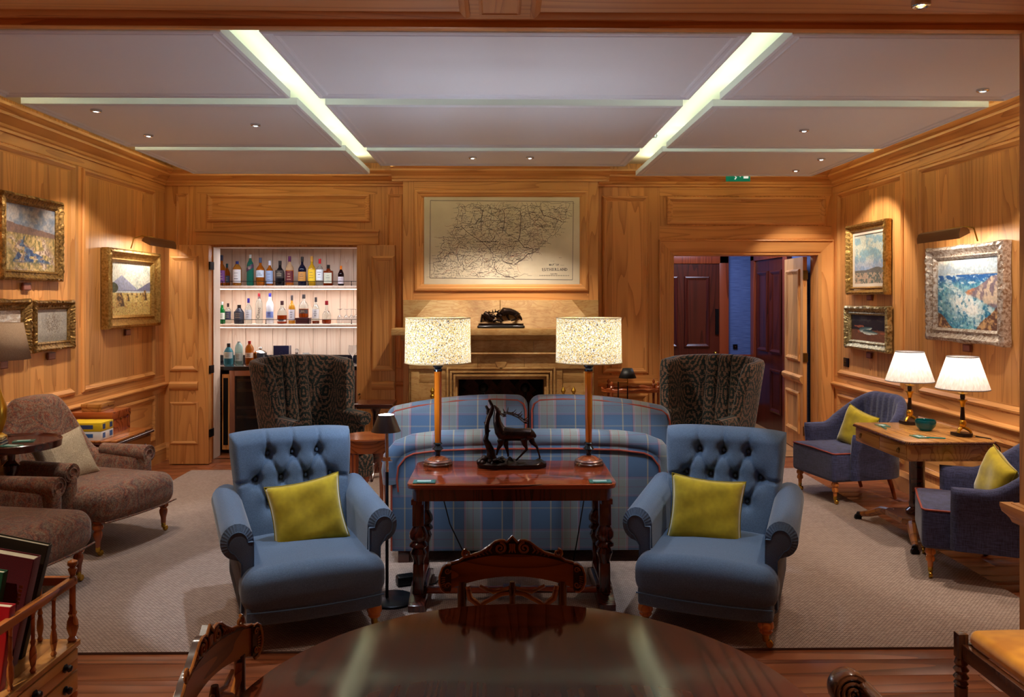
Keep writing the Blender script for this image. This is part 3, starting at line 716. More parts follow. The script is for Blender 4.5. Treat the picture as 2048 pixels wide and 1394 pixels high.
for x in (-.17, .26):
    t = thing('fire_dog', 'black iron fire dog with round ball finial, %s of the firebox' % ('left' if x < 0 else 'right'), 'fire dog', (x, 8.2, .03), group='ball topped fire dogs')
    mb = MB(); mb.tube([(0, 0, 0), (0, 0, .70)], .014); mb.build('post', black, t)
    mb = MB(); mb.ell((0, 0, .75), (.05, .05, .05)); mb.build('ball', black, t)
    mb = MB(); mb.tube([(0, 0, .1), (0, .22, .1), (0, .22, 0)], .012); mb.build('bar', black, t)
    mb = MB(); mb.tube([(-.09, 0, 0), (-.05, 0, .1), (0, 0, .14), (.05, 0, .1), (.09, 0, 0)], .012); mb.build('feet', black, t)
MB().box(-.38, .38, 8.18, 8.22, .60, .625).build('fire_grate', black)
setp(bpy.data.objects['fire_grate'], 'black iron bar across the dark firebox', 'grate')
# irons stands
def irons(x, lab, two):
    t = thing('fire_iron_stand', lab, 'fire irons', (x, 7.76, .0125))
    mb = MB(); mb.lathe([(.08, 0), (.08, .015), (.02, .03), (.0, .03)], n=20); mb.build('base', brass, t)
    for k, dx in enumerate((0, .10) if two else (0,)):
        mb = MB(); mb.tube([(dx, 0, .02), (dx, 0, .70)], .006); mb.build('rod', brass, t)
        mb = MB(); mb.lathe([(.006, .68), (.016, .69), (.01, .71), (.024, .73), (.024, .745), (.01, .76), (.02, .775), (.024, .79), (.012, .81), (.004, .825)], (dx, 0, 0), 14); mb.build('knob_handle', brass, t)
    if two:
        mb = MB(); mb.tube([(.1, 0, .58), (.06, 0, .55), (.035, 0, .5), (.05, 0, .45), (.07, 0, .43)], .007); mb.tube([(.1, 0, .58), (.14, 0, .55), (.165, 0, .5), (.15, 0, .45), (.13, 0, .43)], .007)
        mb.build('scrolled_hook', brass, t, kind='stuff')
irons(.615, 'brass fire irons stand with scrolled hook, right of the fireplace', True)
irons(-.655, 'brass fire iron behind the left table lamp', False)

# ============================================================ MAP
paper = NT('map_paper'); paper.col(paper.ramp(paper.noise(paper.coord(), 3, 3), [(0.3, (214, 200, 172)), (0.7, (230, 218, 194))])); paper.p(Roughness=0.7); paper = paper.m
mp = thing('framed_map', 'large old printed map in the pine frame above the fireplace', 'map', (0.02, YBR, 0))
MB().box(-.79, .79, -.012, -.004, 1.84, 2.725).build('paper', paper, mp)
rng = random.Random(3)
mb = MB(); mred = MB()
def ribbon(m, pts, wd):
    for (x0, z0), (x1, z1) in zip(pts, pts[1:]):
        dx, dz = x1 - x0, z1 - z0; l = math.hypot(dx, dz) or 1; nx, nz = -dz / l * wd / 2, dx / l * wd / 2
        m.add([(x0 + nx, -.0135, z0 + nz), (x0 - nx, -.0135, z0 - nz), (x1 - nx, -.0135, z1 - nz), (x1 + nx, -.0135, z1 + nz)], [(0, 1, 2, 3)])
def cm(cx, cy): return ((cx - 995) / 1340 * 1.49, 2.692 - (cy - 310) / 700 * .80)     # crop units of the print
def poly(m, pts, wd, jit=6, sub=3):
    out = []
    for (a, b), (c, d) in zip(pts, pts[1:]):
        for k in range(sub): t_ = k / sub; out.append((a + (c - a) * t_ + rng.uniform(-jit, jit), b + (d - b) * t_ + rng.uniform(-jit, jit)))
    out.append(pts[-1]); ribbon(m, [cm(*p) for p in out], wd)
B_ = [(342, 312), (1648, 320), (1640, 1016), (338, 1000), (342, 312)]
ribbon(mb, [cm(*p) for p in B_], .005)
west = [(620, 335), (590, 380), (600, 420), (575, 470), (590, 520), (560, 560), (540, 600), (560, 640), (460, 640), (470, 690), (430, 720), (460, 770), (400, 800), (430, 850), (370, 870), (380, 930), (350, 990)]
north = [(620, 335), (660, 370), (720, 340), (760, 380), (820, 400), (870, 350), (900, 390), (950, 380), (1000, 400), (1060, 380), (1110, 370), (1150, 400), (1210, 380), (1260, 340), (1330, 370), (1390, 320), (1470, 340), (1560, 330), (1620, 335)]
east = [(1620, 335), (1590, 400), (1570, 470), (1555, 500), (1530, 560), (1480, 610), (1420, 640), (1390, 690), (1350, 720), (1290, 770), (1230, 790), (1190, 840), (1110, 880), (1050, 870), (1000, 840), (930, 850)]
south = [(930, 850), (925, 900), (950, 950), (1020, 980), (1110, 1005)]
for c_ in (west, north, east): poly(mb, c_, .003, 9, 4)
poly(mb, south, .006, 4); poly(mb, [(1280, 740), (1240, 735), (1190, 725), (1150, 660), (1160, 560), (1170, 470), (1160, 400)], .006, 5)
poly(mb, [(1280, 740), (1270, 775), (1220, 795), (1190, 830), (1110, 880)], .007, 4); poly(mb, [(920, 840), (910, 790), (860, 720), (830, 690), (700, 610), (620, 540)], .005, 6); poly(mb, [(1000, 600), (1020, 500), (1010, 400)], .005, 6); poly(mb, [(800, 580), (805, 480), (820, 400)], .005, 5); poly(mb, [(1550, 500), (1480, 470), (1370, 440), (1340, 380)], .006, 5)
poly(mb, [(1180, 560), (1270, 530), (1340, 450)], .003); poly(mb, [(1000, 570), (1060, 620), (1140, 660)], .004)
def inside(x, y):
    lim_w = np.interp(y, [335, 640, 720, 1000], [620, 500, 450, 350]); lim_e = np.interp(y, [330, 500, 640, 780, 880, 1000], [1600, 1550, 1420, 1270, 1100, 1120])
    return lim_w < x < lim_e and y > 350
for k in range(640):            # minor rivers and roads
    x, y = rng.uniform(350, 1600), rng.uniform(340, 1000)
    if not inside(x, y): continue
    a = rng.uniform(0, 2 * PI); pts = [(x, y)]
    for q in range(rng.randint(4, 10)):
        a += rng.uniform(-.6, .6); x += 14 * math.cos(a); y += 14 * math.sin(a)
        if not (345 < x < 1635 and 320 < y < 1000): break
        pts.append((x, y))
    ribbon(mred if k % 9 == 0 else mb, [cm(*p) for p in pts], rng.choice([.0016, .0020, .0026]))
for k in range(1500):            # tiny place names, too small to read
    x, y = rng.uniform(350, 1600), rng.uniform(330, 1000)
    if not inside(x, y) and rng.random() < .96: continue
    n_ = rng.randint(3, 8)
    for q in range(n_):
        if rng.random() < .8: ribbon(mb, [cm(x + q * 6, y), cm(x + q * 6 + 4, y + rng.uniform(-2, 2))], .0035)
for pts in (west, east):
    for (a, b) in pts:
        for s_ in (-1,) if pts is west else (1,):
            ribbon(mb, [cm(a + s_ * 8, b), cm(a + s_ * 45, b + 2)], .0018)
mb.build('printed_lines', plain('map_ink', (120, 108, 104), .8), mp, smooth=None, kind='stuff')
mred.build('printed_roads', plain('map_red', (176, 110, 96), .8), mp, smooth=None, kind='stuff')
def mtext(body, cx, cy, size, sx=1.0):
    x, z = cm(cx, cy); text_mesh('lettering', body, size, ink, Matrix.Translation((x, -.0128, z)) @ RX90, mp, .0004, 'CENTER', True, sx)
SER = dict(S='..', U='..,lr', T='c,..', H='lr,lr', E='l.,l.', R='lr,l.', L='l.,l.', A='lr,..', N='l.,lr', D='l.,l.', M='lr,lr', P='l.,l.', O='..', F='l.,l.')
def slab_text(body, cx, cy, size):
    adv = size * .72; n = len(body); x, z = cm(cx, cy); x -= adv * (n - 1) / 2; m = MB()
    for k, ch_ in enumerate(body):
        if ch_ == ' ': continue
        xx = x + k * adv; text_mesh('lettering', ch_, size, ink, Matrix.Translation((xx, -.0128, z)) @ RX90, mp, .0004, 'CENTER', True, .95)
        bt = SER.get(ch_, '..').split(',')
        for which, zz in ((bt[0], z), (bt[-1] if len(bt) > 1 else '..', z + size * .69)):
            for c_ in which:
                dx = {'l': -.22, 'r': .22, 'c': 0}.get(c_)
                if dx is not None: ribbon(m, [(xx + (dx - .11) * size, zz), (xx + (dx + .11) * size, zz)], size * .07)
    m.build('serifs', ink, mp, smooth=None, kind='stuff')
slab_text('MAP OF', 1472, 890, .024); slab_text('SUTHERLAND', 1474, 935, .037); mtext('English Miles', 1470, 967, .014); mtext('SUTHERLAND', 860, 682, .018, 2.0); mtext('SUTHERLAND', 1390, 543, .014, 1.4); mtext('of', 735, 682, .016)
mb = MB(); ribbon(mb, [cm(1340, 978), cm(1610, 978)], .002); [ribbon(mb, [cm(1340 + k * 22, 972), cm(1340 + k * 22, 984)], .002) for k in range(13)]
mb.build('scale_bar', ink, mp, smooth=None, kind='stuff')

# ============================================================ animals in bronze
def stag_mb(mb, K, s=1.0):
    for pts, rad in K: mb.tube([tuple(s * c for c in p) for p in pts], [r * s for r in rad], 10)
def cast(name, mb, mat, parent, vox):
    o = mb.build(name, mat, parent, smooth=None)
    m = o.modifiers.new('skin', 'REMESH'); m.mode = 'VOXEL'; m.voxel_size = vox; m.use_smooth_shade = True
    m2 = o.modifiers.new('soft', 'SMOOTH'); m2.iterations = 3; m2.factor = .5
    return o
# roaring stag, facing left; photo crop pixels (8.71 per px) -> metres
def sc_(px, py, d=0.0): k = 4.83 / 1600 / 8.71; return ((px - 700) * k, d, (1310 - py) * k)
st_ = thing('stag_bronze', 'bronze of a roaring stag beside a tree stump on the console table', 'sculpture', (0.07, 4.74, .7035))
mb = MB()
mb.tube([sc_(500, 800), sc_(600, 760), sc_(760, 770), (sc_(900, 770)), sc_(1020, 760), sc_(1080, 780)], [.035, .043, .038, .039, .036, .018], 12)
mb.tube([sc_(560, 780), sc_(500, 700), sc_(450, 560), sc_(440, 450), sc_(455, 380)], [.040, .036, .026, .021, .019], 12)      # neck
mb.tube([sc_(475, 410), sc_(440, 345), sc_(415, 300), sc_(392, 268)], [.020, .017, .010, .006], 10)                      # head, muzzle up
mb.tube([sc_(470, 400), sc_(440, 380), sc_(415, 340), sc_(403, 318)], [.012, .010, .006, .003], 8)                       # lower jaw
for d in (-.012, .012): mb.tube([sc_(500, 410, d), sc_(560, 440, d * 2.2), sc_(620, 440, d * 3)], [.006, .009, .002], 6)       # ears
mb.tube([sc_(1080, 770), sc_(1100, 800), sc_(1095, 830)], [.012, .009, .004], 8)
for d, leg in ((-.022, [(510, 850), (505, 930), (460, 1010), (445, 1085), (440, 1110)]), (.02, [(585, 850), (600, 960), (625, 1060), (640, 1140), (630, 1160)]), (-.02, [(900, 830), (920, 930), (955, 1010), (860, 1110), (780, 1190), (765, 1200)]), (.022, [(1020, 820), (1060, 920), (1130, 990), (1160, 1090), (1185, 1180), (1170, 1195)])):
    n_ = len(leg); r_ = [.024, .016, .009, .0065, .006, .007][:n_]; r_[-1] = .007
    mb.tube([sc_(a, b, d) for a, b in leg], r_, 8)
cast('stag_body', mb, bronze, st_, .0035)
mb = MB()
for d in (-1, 1):
    A = [sc_(560, 400, .008 * d), sc_(620, 400, .02 * d), sc_(700, 415, .035 * d), sc_(800, 455, .05 * d), sc_(880, 515, .055 * d), sc_(920, 560, .05 * d)]
    mb.tube(A, [.0055, .005, .0045, .0042, .004, .0015], 6)
    for a, b in (((610, 400, .018), (640, 310, .03)), ((595, 400, .012), (550, 330, .02)), ((690, 412, .034), (780, 360, .05)), ((800, 455, .05), (880, 395, .065)), ((830, 475, .052), (880, 440, .07)), ((900, 535, .053), (990, 490, .065)), ((900, 535, .053), (990, 540, .06))):
        p0 = sc_(a[0], a[1], a[2] * d); p1 = sc_(b[0], b[1], b[2] * d); pm_ = tuple((p0[i] + p1[i]) / 2 - (.006 if i == 2 else 0) for i in range(3)); mb.tube([p0, pm_, p1], [.004, .0035, .0012], 6)
mb.build('antlers', bronze, st_, kind='stuff')
mb = MB(); mb.tube([sc_(350, 1180, 0), sc_(340, 1040), sc_(290, 930), sc_(250, 850), sc_(275, 760), sc_(270, 600), sc_(300, 480), sc_(340, 400), sc_(370, 290), sc_(340, 230), sc_(310, 170)], [.034, .024, .021, .017, .013, .015, .015, .016, .011, .010, .009], 9)
mb.tube([sc_(290, 420), sc_(290, 340), sc_(255, 270)], [.011, .010, .008], 8); mb.tube([sc_(250, 580), sc_(215, 560)], [.006, .002], 6); mb.tube([sc_(300, 720), sc_(345, 700)], [.006, .002], 6)
mb.tube([sc_(360, 280), sc_(400, 275)], [.006, .003], 6)
cast('tree_stump', mb, bronze, st_, .004)
def rockbase(t, rx, ry, h, mat, seed=1, bump=.02):
    rg = random.Random(seed); mb = MB(); nz = [(rg.uniform(-rx, rx), rg.uniform(-ry, ry), rg.uniform(.3, 1)) for _ in range(40)]
    def fn(u, v):
        a = 2 * PI * v; r = min(1, u * 1.25); e = 2.6
        ca, sa = math.cos(a), math.sin(a); k = (abs(ca) ** e + abs(sa) ** e) ** (-1 / e)
        x, y = rx * r * k * ca, ry * r * k * sa
        z = h * (1 if u <= .8 else 0) * 1.0
        if u <= .78:
            for (cx, cy, am) in nz: z += bump * am * math.exp(-((x - cx) ** 2 + (y - cy) ** 2) / (.02 ** 2)) * (1 - r * .5)
        elif u > .8: z = h * max(0, 1 - (u - .8) / .2) ; 
        return (x, y, z)
    mb.grid(fn, 30, 60, cv=True); return mb.build('rocky_base', mat, t)
rockbase(st_, .205, .09, .022, bronze, 2, .018)
mb = MB(); rg = random.Random(5)
for k in range(26): mb.ell((-.13 + rg.uniform(-.06, .07), rg.uniform(-.05, .05), .03 + rg.uniform(-.01, .015)), (.02, .016, rg.uniform(.01, .022)), 5, 8)
mb.build('mossy_mound', bronze, st_, kind='stuff')
# fighting stags on the mantel; crop 15.75 per px
def s2(px, py, d=0.0): k = 7.95 / 1600 / 15.75; return ((px - 975) * k, d, (925 - py) * k)
fs = thing('fighting_stags_bronze', 'dark bronze of two stags locking antlers on the mantelshelf', 'sculpture', (0.01, 7.96, 1.4005))
mb = MB()
mb.tube([s2(1000, 480), s2(1080, 400), s2(1250, 400), s2(1400, 450), s2(1500, 510), s2(1545, 530)], [.036, .043, .034, .031, .029, .012], 12)
mb.tube([s2(1040, 430), s2(940, 490), s2(870, 560), s2(820, 600)], [.032, .024, .017, .010], 10)
for d, lg in ((-.02, [(960, 520), (960, 600), (1050, 700)]), (.02, [(1170, 480), (1190, 580), (1250, 720)]), (-.02, [(1420, 520), (1460, 620), (1290, 700)]), (.02, [(1520, 530), (1610, 610), (1640, 740)])): mb.tube([s2(a, b, d) for a, b in lg], [.022, .011, .007], 8)
mb.tube([s2(1540, 480), s2(1600, 465)], [.008, .003], 6)
mb.tube([s2(450, 460, .01), s2(540, 520), s2(640, 620), s2(720, 680)], [.029, .032, .034, .022], 12)
mb.tube([s2(640, 620), s2(740, 560), s2(800, 520)], [.028, .022, .012], 10)
for d, lg in ((-.02, [(420, 500), (370, 600), (345, 740)]), (.02, [(440, 520), (440, 620), (490, 720)]), (-.02, [(720, 700), (850, 660), (1000, 720)]), (.02, [(600, 690), (650, 740), (780, 745)])): mb.tube([s2(a, b, d) for a, b in lg], [.022, .011, .007], 8)
cast('stags', mb, bronze, fs, .0034)
mb = MB()
for a, b in (((560, 430), (780, 420)), ((780, 420), (930, 360)), ((620, 420), (590, 380)), ((720, 420), (710, 350)), ((800, 410), (795, 335)), ((600, 500), (760, 450)), ((680, 480), (640, 540)), ((860, 430), (900, 350)), ((830, 520), (900, 410)), ((740, 560), (600, 510))): mb.tube([s2(a[0], a[1], -.02), s2((a[0] + b[0]) / 2, (a[1] + b[1]) / 2 + 12, -.035), s2(b[0], b[1], -.02)], [.0065, .006, .003], 6)
mb.build('antlers', bronze, fs, kind='stuff')
rockbase(fs, .225, .075, .046, bronze, 4, .004)
mb = MB(); mb.rb((0, 0, .015), (.47, .17, .03), .014); mb.build('plinth', plain('plinth_black', (14, 13, 18), .15), fs)

# ============================================================ CONSOLE TABLE
ct = thing('console_table', 'glossy rosewood console table with carved end supports behind the sofa', 'table', (0.065, 4.6, 0.0125)); ct.scale = (1, 1, .982)
def rrect(w_, d_, r, n=6):
    out = []
    for cx, cy, a0 in ((w_ / 2 - r, d_ / 2 - r, 0), (-w_ / 2 + r, d_ / 2 - r, PI / 2), (-w_ / 2 + r, -d_ / 2 + r, PI), (w_ / 2 - r, -d_ / 2 + r, 1.5 * PI)):
        for k in range(n + 1): a = a0 + PI / 2 * k / n; out.append((cx + r * math.cos(a), cy + r * math.sin(a)))
    return out
TZ = lambda a, b, c: (a, b, c)
mb = MB(); mb.prism(rrect(1.135, .64, .06), TZ, .675, .70); mb.build('tabletop', rosewood, ct, bevel=.006)
mb = MB(); mb.prism(rrect(1.08, .585, .04), TZ, .605, .675); mb.build('apron', rosewood_z, ct, smooth=30)
for s in (-1, 1):
    x = s * .515
    sp_ = MB().box(x - .03, x + .03, -.14, .14, .09, .12).build('end_support', rosewood_z, ct, bevel=.006)
    for yy in (-.17, .17):
        mb = MB(); mb.box(x - .032, x + .032, yy - .032, yy + .032, .44, .61); mb.build('leg', rosewood_z, ct, bevel=.005)
        mb = MB(); mb.lathe([(.028, .44), (.036, .425), (.05, .40), (.052, .375), (.035, .35), (.05, .335), (.052, .325), (.034, .31), (.045, .285), (.03, .24), (.028, .225)], (x, yy, 0), 16); mb.build('turned_knop', rosewood_z, ct)
        mb = MB(); mb.prism([(-.032, .04), (.032, .04), (.028, .23), (-.028, .23)], lambda a, b, c: (x + a, yy + c, b), -.026, .026); mb.build('lower_leg', rosewood_z, ct, bevel=.004)
    mb = MB(); mb.prism([(-.30, .0), (-.30, .035), (-.26, .05), (-.2, .06), (-.16, .085), (-.1, .095), (.1, .095), (.16, .085), (.2, .06), (.26, .05), (.30, .035), (.30, 0)], lambda a, b, c: (x + c, a, b), -.045, .045); mb.build('foot', rosewood_z, ct, bevel=.004)
    mb = MB(); mb.prism([(-.28, .58), (-.28, .61), (.28, .61), (.28, .58), (.2, .565), (-.2, .565)], lambda a, b, c: (x + c, a, b), -.03, .03); mb.build('top_bearer', rosewood_z, ct, bevel=.003)
mb = MB(); mb.rb((0, -.13, .06), (1.0, .045, .035), .015); mb.build('stretcher', rosewood, ct)
MB().box(-.05, .05, -.16, -.10, .035, .085).build('stretcher_block', rosewood_z, ct, bevel=.008)

def table_lamp(x, y, z0, lab):
    t = thing('table_lamp', lab, 'lamp', (x, y, z0), group='floral drum table lamps on the console table')
    mb = MB(); mb.lathe([(.088, 0), (.09, .012), (.084, .018), (.082, .022)], n=28); mb.build('base_rim', walnut_dark, t)
    mb = MB(); mb.lathe([(.08, .02), (.084, .026), (.078, .033), (.07, .034)], n=28); mb.build('beaded_ring', plain('pewter_bead', (150, 116, 108), .3, .8), t)
    mb = MB(); mb.lathe([(.068, .032), (.045, .05), (.02, .056)], n=24); mb.build('base_dome', mahog_z, t)
    col_ = plain('blued_bronze', (58, 66, 78), .25, .9)
    mb = MB(); mb.lathe([(.016, .054), (.014, .075), (.022, .088), (.034, .096), (.022, .11), (.016, .12), (.028, .128), (.022, .135)], n=18); mb.build('lower_knop', col_, t)
    mb = MB(); mb.lathe([(.0185, .133), (.0215, .30), (.0225, .56)], n=6); mb.build('column', wood('amber_column', (130, 56, 10), (220, 120, 32), 'z', .12, 4, 6, coat=.6), t, smooth=20)
    mb = MB(); mb.lathe([(.024, .56), (.026, .572), (.02, .58), (.03, .59), (.030, .600), (.019, .61), (.022, .62), (.018, .635), (.008, .64), (.007, .75)], n=18); mb.build('capital', col_, t)
    mb = MB(); zt, zb = .88, .615
    mb.grid(lambda u, v: ((.198 - .004 * u) * math.cos(2 * PI * v), (.198 - .004 * u) * math.sin(2 * PI * v), zb + (zt - zb) * u), 6, 48, cv=True)
    sh = mb.build('lamp_shade', shade_floral, t, smooth=60)
    mb = MB(); mb.tube([(.194 * math.cos(a * PI / 24), .194 * math.sin(a * PI / 24), zt) for a in range(48)], .003, 6, True); mb.build('shade_rim', plain('shade_trim', (196, 170, 120), .8), t)
    mb = MB(); mb.tube([(.198 * math.cos(a * PI / 24), .198 * math.sin(a * PI / 24), zb) for a in range(48)], .003, 6, True); mb.build('shade_rim', bpy.data.materials['shade_trim'], t)
    mb = MB(); mb.tube([(-.19, 0, .845), (.19, 0, .845)], .0025, 6); mb.tube([(0, -.19, .845), (0, .19, .845)], .0025, 6); mb.tube([(0, 0, .75), (0, 0, .86)], .003, 6); mb.build('spider', black, t, kind='stuff')
    mb = MB(); mb.ell((0, 0, .765), (.028, .028, .035)); bb = mb.build('bulb', emis('bulb_glow', (255, 236, 200), 6), t)
    bb.visible_shadow = True
    point((0, 0, .765), 120, (0.97, .98, 1.0), .03, t)
    return t
LT = []
LT.append(table_lamp(-.372, 4.80, .70, 'floral drum shade lamp left of the stag on the console table'))
LT.append(table_lamp(.533, 4.80, .70, 'floral drum shade lamp right of the stag on the console table'))
def coaster(x, y, z, rz, lab, txt=True):
    t = thing('coaster', lab, 'coaster', (x, y, z), rz)
    mb = MB(); mb.prism(rrect(.12, .075, .004, 2), TZ, 0, .006); mb.build('glass_plate', cardglass, t)
    mb = MB(); mb.box(-.04, .035, -.012, .02, .006, .0066); mb.build('printed_mark', plain('white_print', (150, 170, 165), .5), t)
    MB().box(-.03, .03, -.030, -.022, .006, .0068).build('teal_line', plain('teal_print', (30, 130, 120), .5), t)
coaster(-.41, 4.35, .7003, 0, 'small glass coaster at the front left of the console table')
coaster(.545, 4.34, .7003, 0, 'small glass coaster at the front right of the console table')
# flex from the lamps
mb = MB(); mb.tube([(-.37, 4.89, .71), (-.37, 4.93, .70), (-.36, 4.95, .5), (-.31, 4.96, .3), (-.24, 4.97, .15), (-.18, 4.98, .03), (-.1, 5.0, .02)], .004, 6); setp(mb.build('lamp_cord', black), 'black flex hanging down behind the left lamp', 'cord')
mb = MB(); mb.tube([(.535, 4.89, .71), (.535, 4.93, .70), (.52, 4.95, .45), (.48, 4.96, .2), (.45, 4.98, .02)], .004, 6); setp(mb.build('lamp_cord', black), 'black flex hanging down behind the right lamp', 'cord')

# ============================================================ SOFA
so = thing('sofa', 'large blue tartan sofa with red piping, seen from behind', 'sofa', (.185, 5.1, 0.0125))
W2 = .875
mb = MB()
mb.prism([(-W2, .075)] + [(-W2, .60), (-W2 + .03, .68), (-W2 + .10, .735), (-W2 + .25, .755), (W2 - .25, .755), (W2 - .10, .735), (W2 - .03, .68), (W2, .60), (W2, .075)], lambda a, b, c: (a, c, b), 0, .14)
mb.build('back_panel', tart, so, bevel=.008)
mb = MB(); pth = []
for x, z in [(-W2 - .0, .50), (-W2 - .01, .58), (-W2 + .0, .66), (-W2 + .05, .72), (-W2 + .14, .755), (-W2 + .3, .775), (-.3, .785), (.3, .785), (W2 - .3, .775), (W2 - .14, .755), (W2 - .05, .72), (W2, .66), (W2 + .01, .58), (W2, .50)]: pth.append((x, .05, z))
mb.tube(pth, .062, 14); mb.build('rolled_top', tart, so)
mb = MB(); mb.tube([(x, -.006, z - .058) if abs(x) < W2 - .1 else (x * (1 - .05), -.006, z - .045) for x, y, z in pth], .006, 6); mb.build('piping', redpipe, so)
for s in (-1, 1):
    mb = MB(); mb.rb((s * (W2 - .09), .5, .34), (.18, .88, .52), .05); mb.tube([(s * (W2 - .05), .08, .60), (s * (W2 - .05), .92, .60)], .085, 14); mb.build('arm', tart, so)
    mb = MB(); mb.tube([(s * (W2 + .0), -.004, .08), (s * (W2 + .0), -.004, .56)], .006, 6); mb.build('piping', redpipe, so)
mb = MB(); mb.rb((0, .55, .22), (1.72, .85, .28), .04); mb.build('seat_base', tart, so)
for s in (-1, 1): mb = MB(); mb.rb((s * .35, .60, .42), (.69, .75, .16), .06); mb.build('seat_cushion', tart, so)
for s in (-1, 1):
    for yy in (.04, .9): MB().box(s * .80 - .035, s * .80 + .035, yy - .03, yy + .03, 0, .08).build('leg', mahog_dark, so, bevel=.004)
def sofa_cushion(x, s, lab):
    wd, ht = .94, .36
    def df(a, b, c):
        k = c / (ht / 2); return (a, b + .03 * (1 - (a / (wd / 2)) ** 2) * (1 if b > 0 else -1), c + (.035 * (1 - abs(a / (wd / 2)) ** 2.0) if c > 0 else 0) - s * a * .085 * (1 if c > 0 else .3))
    mb = MB(); mb.rb((0, 0, 0), (wd, .17, ht), .07, (10, 3, 5), 4, df)
    o = thing('sofa_cushion', lab, 'cushion', (x, 5.33, .83), 0); o.rotation_euler = (math.radians(-8), 0, 0)
    c_ = mb.build('cover', tart, o, smooth=80); c_.name = 'cushion_cover'
    pts = [(xx, -.075, df(xx, 0, zz)[2]) for xx, zz in [(-.44, -.15)] + [(-.455, -.05), (-.455, .08), (-.44, .12), (-.40, .142), (-.25, .146), (0, .146), (.25, .146), (.40, .142), (.44, .12), (.455, .08), (.455, -.05), (.44, -.15)]]
    mb = MB(); mb.tube([(a, b - .026 * (1 - (a / .47) ** 2), c) for a, b, c in pts], .0065, 6); mb.build('piping', redpipe, o)
sofa_cushion(-.285, -1, 'left tartan back cushion standing on the sofa')
sofa_cushion(.665, 1, 'right tartan back cushion standing on the sofa')

# floor lamp by the left armchair
fl_ = thing('floor_lamp', 'slim floor lamp with brushed metal shade beside the left blue armchair', 'lamp', (-.60, 4.47, .012))
mb = MB(); mb.lathe([(.13, 0), (.13, .012), (.12, .018), (.0, .02)], n=32); mb.build('base', plain('gunmetal', (48, 52, 62), .3, .7), fl_)
mb = MB(); mb.tube([(-.03, 0, .015), (-.03, 0, .74)], .009, 10); mb.build('pole', bpy.data.materials['gunmetal'], fl_)
mb = MB(); mb.tube([(-.03, 0, .72), (-.03, 0, .98)], .010, 10); mb.box(-.05, -.01, -.012, .012, .78, .80); mb.tube([(-.06, 0, .78), (.0, 0, .78)], .007, 8); mb.build('collar', chrome, fl_, kind='stuff')
mb = MB(); mb.lathe([(.082, .945), (.045, 1.035), (.043, 1.038), (.041, 1.032), (.078, .948)], (-.035, 0, 0), 28, cap=False); mb.build('lamp_shade', plain('brushed_metal', (92, 92, 96), .3, 1.0), fl_)
mb = MB(); mb.lathe([(.042, 1.030), (.042, 1.037)], (-.035, 0, 0), 24); mb.build('light_disc', emis('lamp_disc', (235, 242, 255), 9), fl_)
point((-.035, 0, 1.06), 9, COLD, .02, fl_)
l_ = spot((-.035, 0, 1.0), 3, COLD, 120, .5); l_.parent = fl_
t = thing('transformer_box', 'small black plug transformer on the rug by the lamp base', 'transformer', (-.555, 4.72, .012), .4)
mb = MB(); mb.rb((0, 0, .03), (.11, .07, .055), .012); mb.build('casing', black, t)
for k in range(3): MB().box(-.045, .045, -.025 + k * .02, -.018 + k * .02, .056, .0595).build('rib', black, t)
mb = MB(); P = [(-.50, 4.70, .03), (-.42, 4.68, .02), (-.40, 4.6, .018), (-.46, 4.56, .018), (-.50, 4.62, .02), (-.44, 4.68, .02), (-.38, 4.72, .018), (-.36, 4.80, .018), (-.33, 4.9, .018), (-.25, 4.98, .018)]
mb.tube(P, .004, 6); setp(mb.build('lamp_cord', black), 'loose black cable curled on the rug beside the console table', 'cord')
# ============================================================ SEATING
def turned_leg(par, x, y, h, r=.027, mat=None, castor=True, ang=0):
    m = mat or legwood
    ch = .055 if castor else 0
    P = [(r * .95, h), (r * 1.15, h - .012), (r * 1.2, h - .03), (r * .9, h - .045), (r * 1.02, h - .052), (r * .85, h - .06)] if h < .17 else [(r, h), (r * 1.05, h - .012), (r * .72, h - .022), (r * 1.1, h - .036), (r * 1.12, h - .052), (r * .7, h - .066), (r * .95, h - .08), (r * .92, h - .1)]
    P += [(r * .62, ch + .045), (r * .52, ch + .0)]
    mb = MB(); mb.lathe(P[::-1], (x, y, 0), 16); lg = mb.build('leg', m, par)
    if castor:
        mb = MB(); mb.lathe([(r * .42, .030), (r * .52, .04), (r * .56, ch + .032)], (x, y, 0), 14)
        ca, sa = math.cos(ang), math.sin(ang)
        mb.tube([(x, y, .034), (x + .014 * ca, y + .014 * sa, .032), (x + .02 * ca, y + .02 * sa, .02)], .007, 8)
        R = Matrix.Rotation(ang, 3, 'Z') @ Matrix.Rotation(PI / 2, 3, 'X')
        mb.lathe([(.005, -.01), (.017, -.01), (.0195, -.006), (.0195, .006), (.017, .01), (.005, .01)], (x + .02 * ca, y + .02 * sa, .0197), 16, rot=R)
        mb.build('castor', brass, lg, kind=None)
    return lg

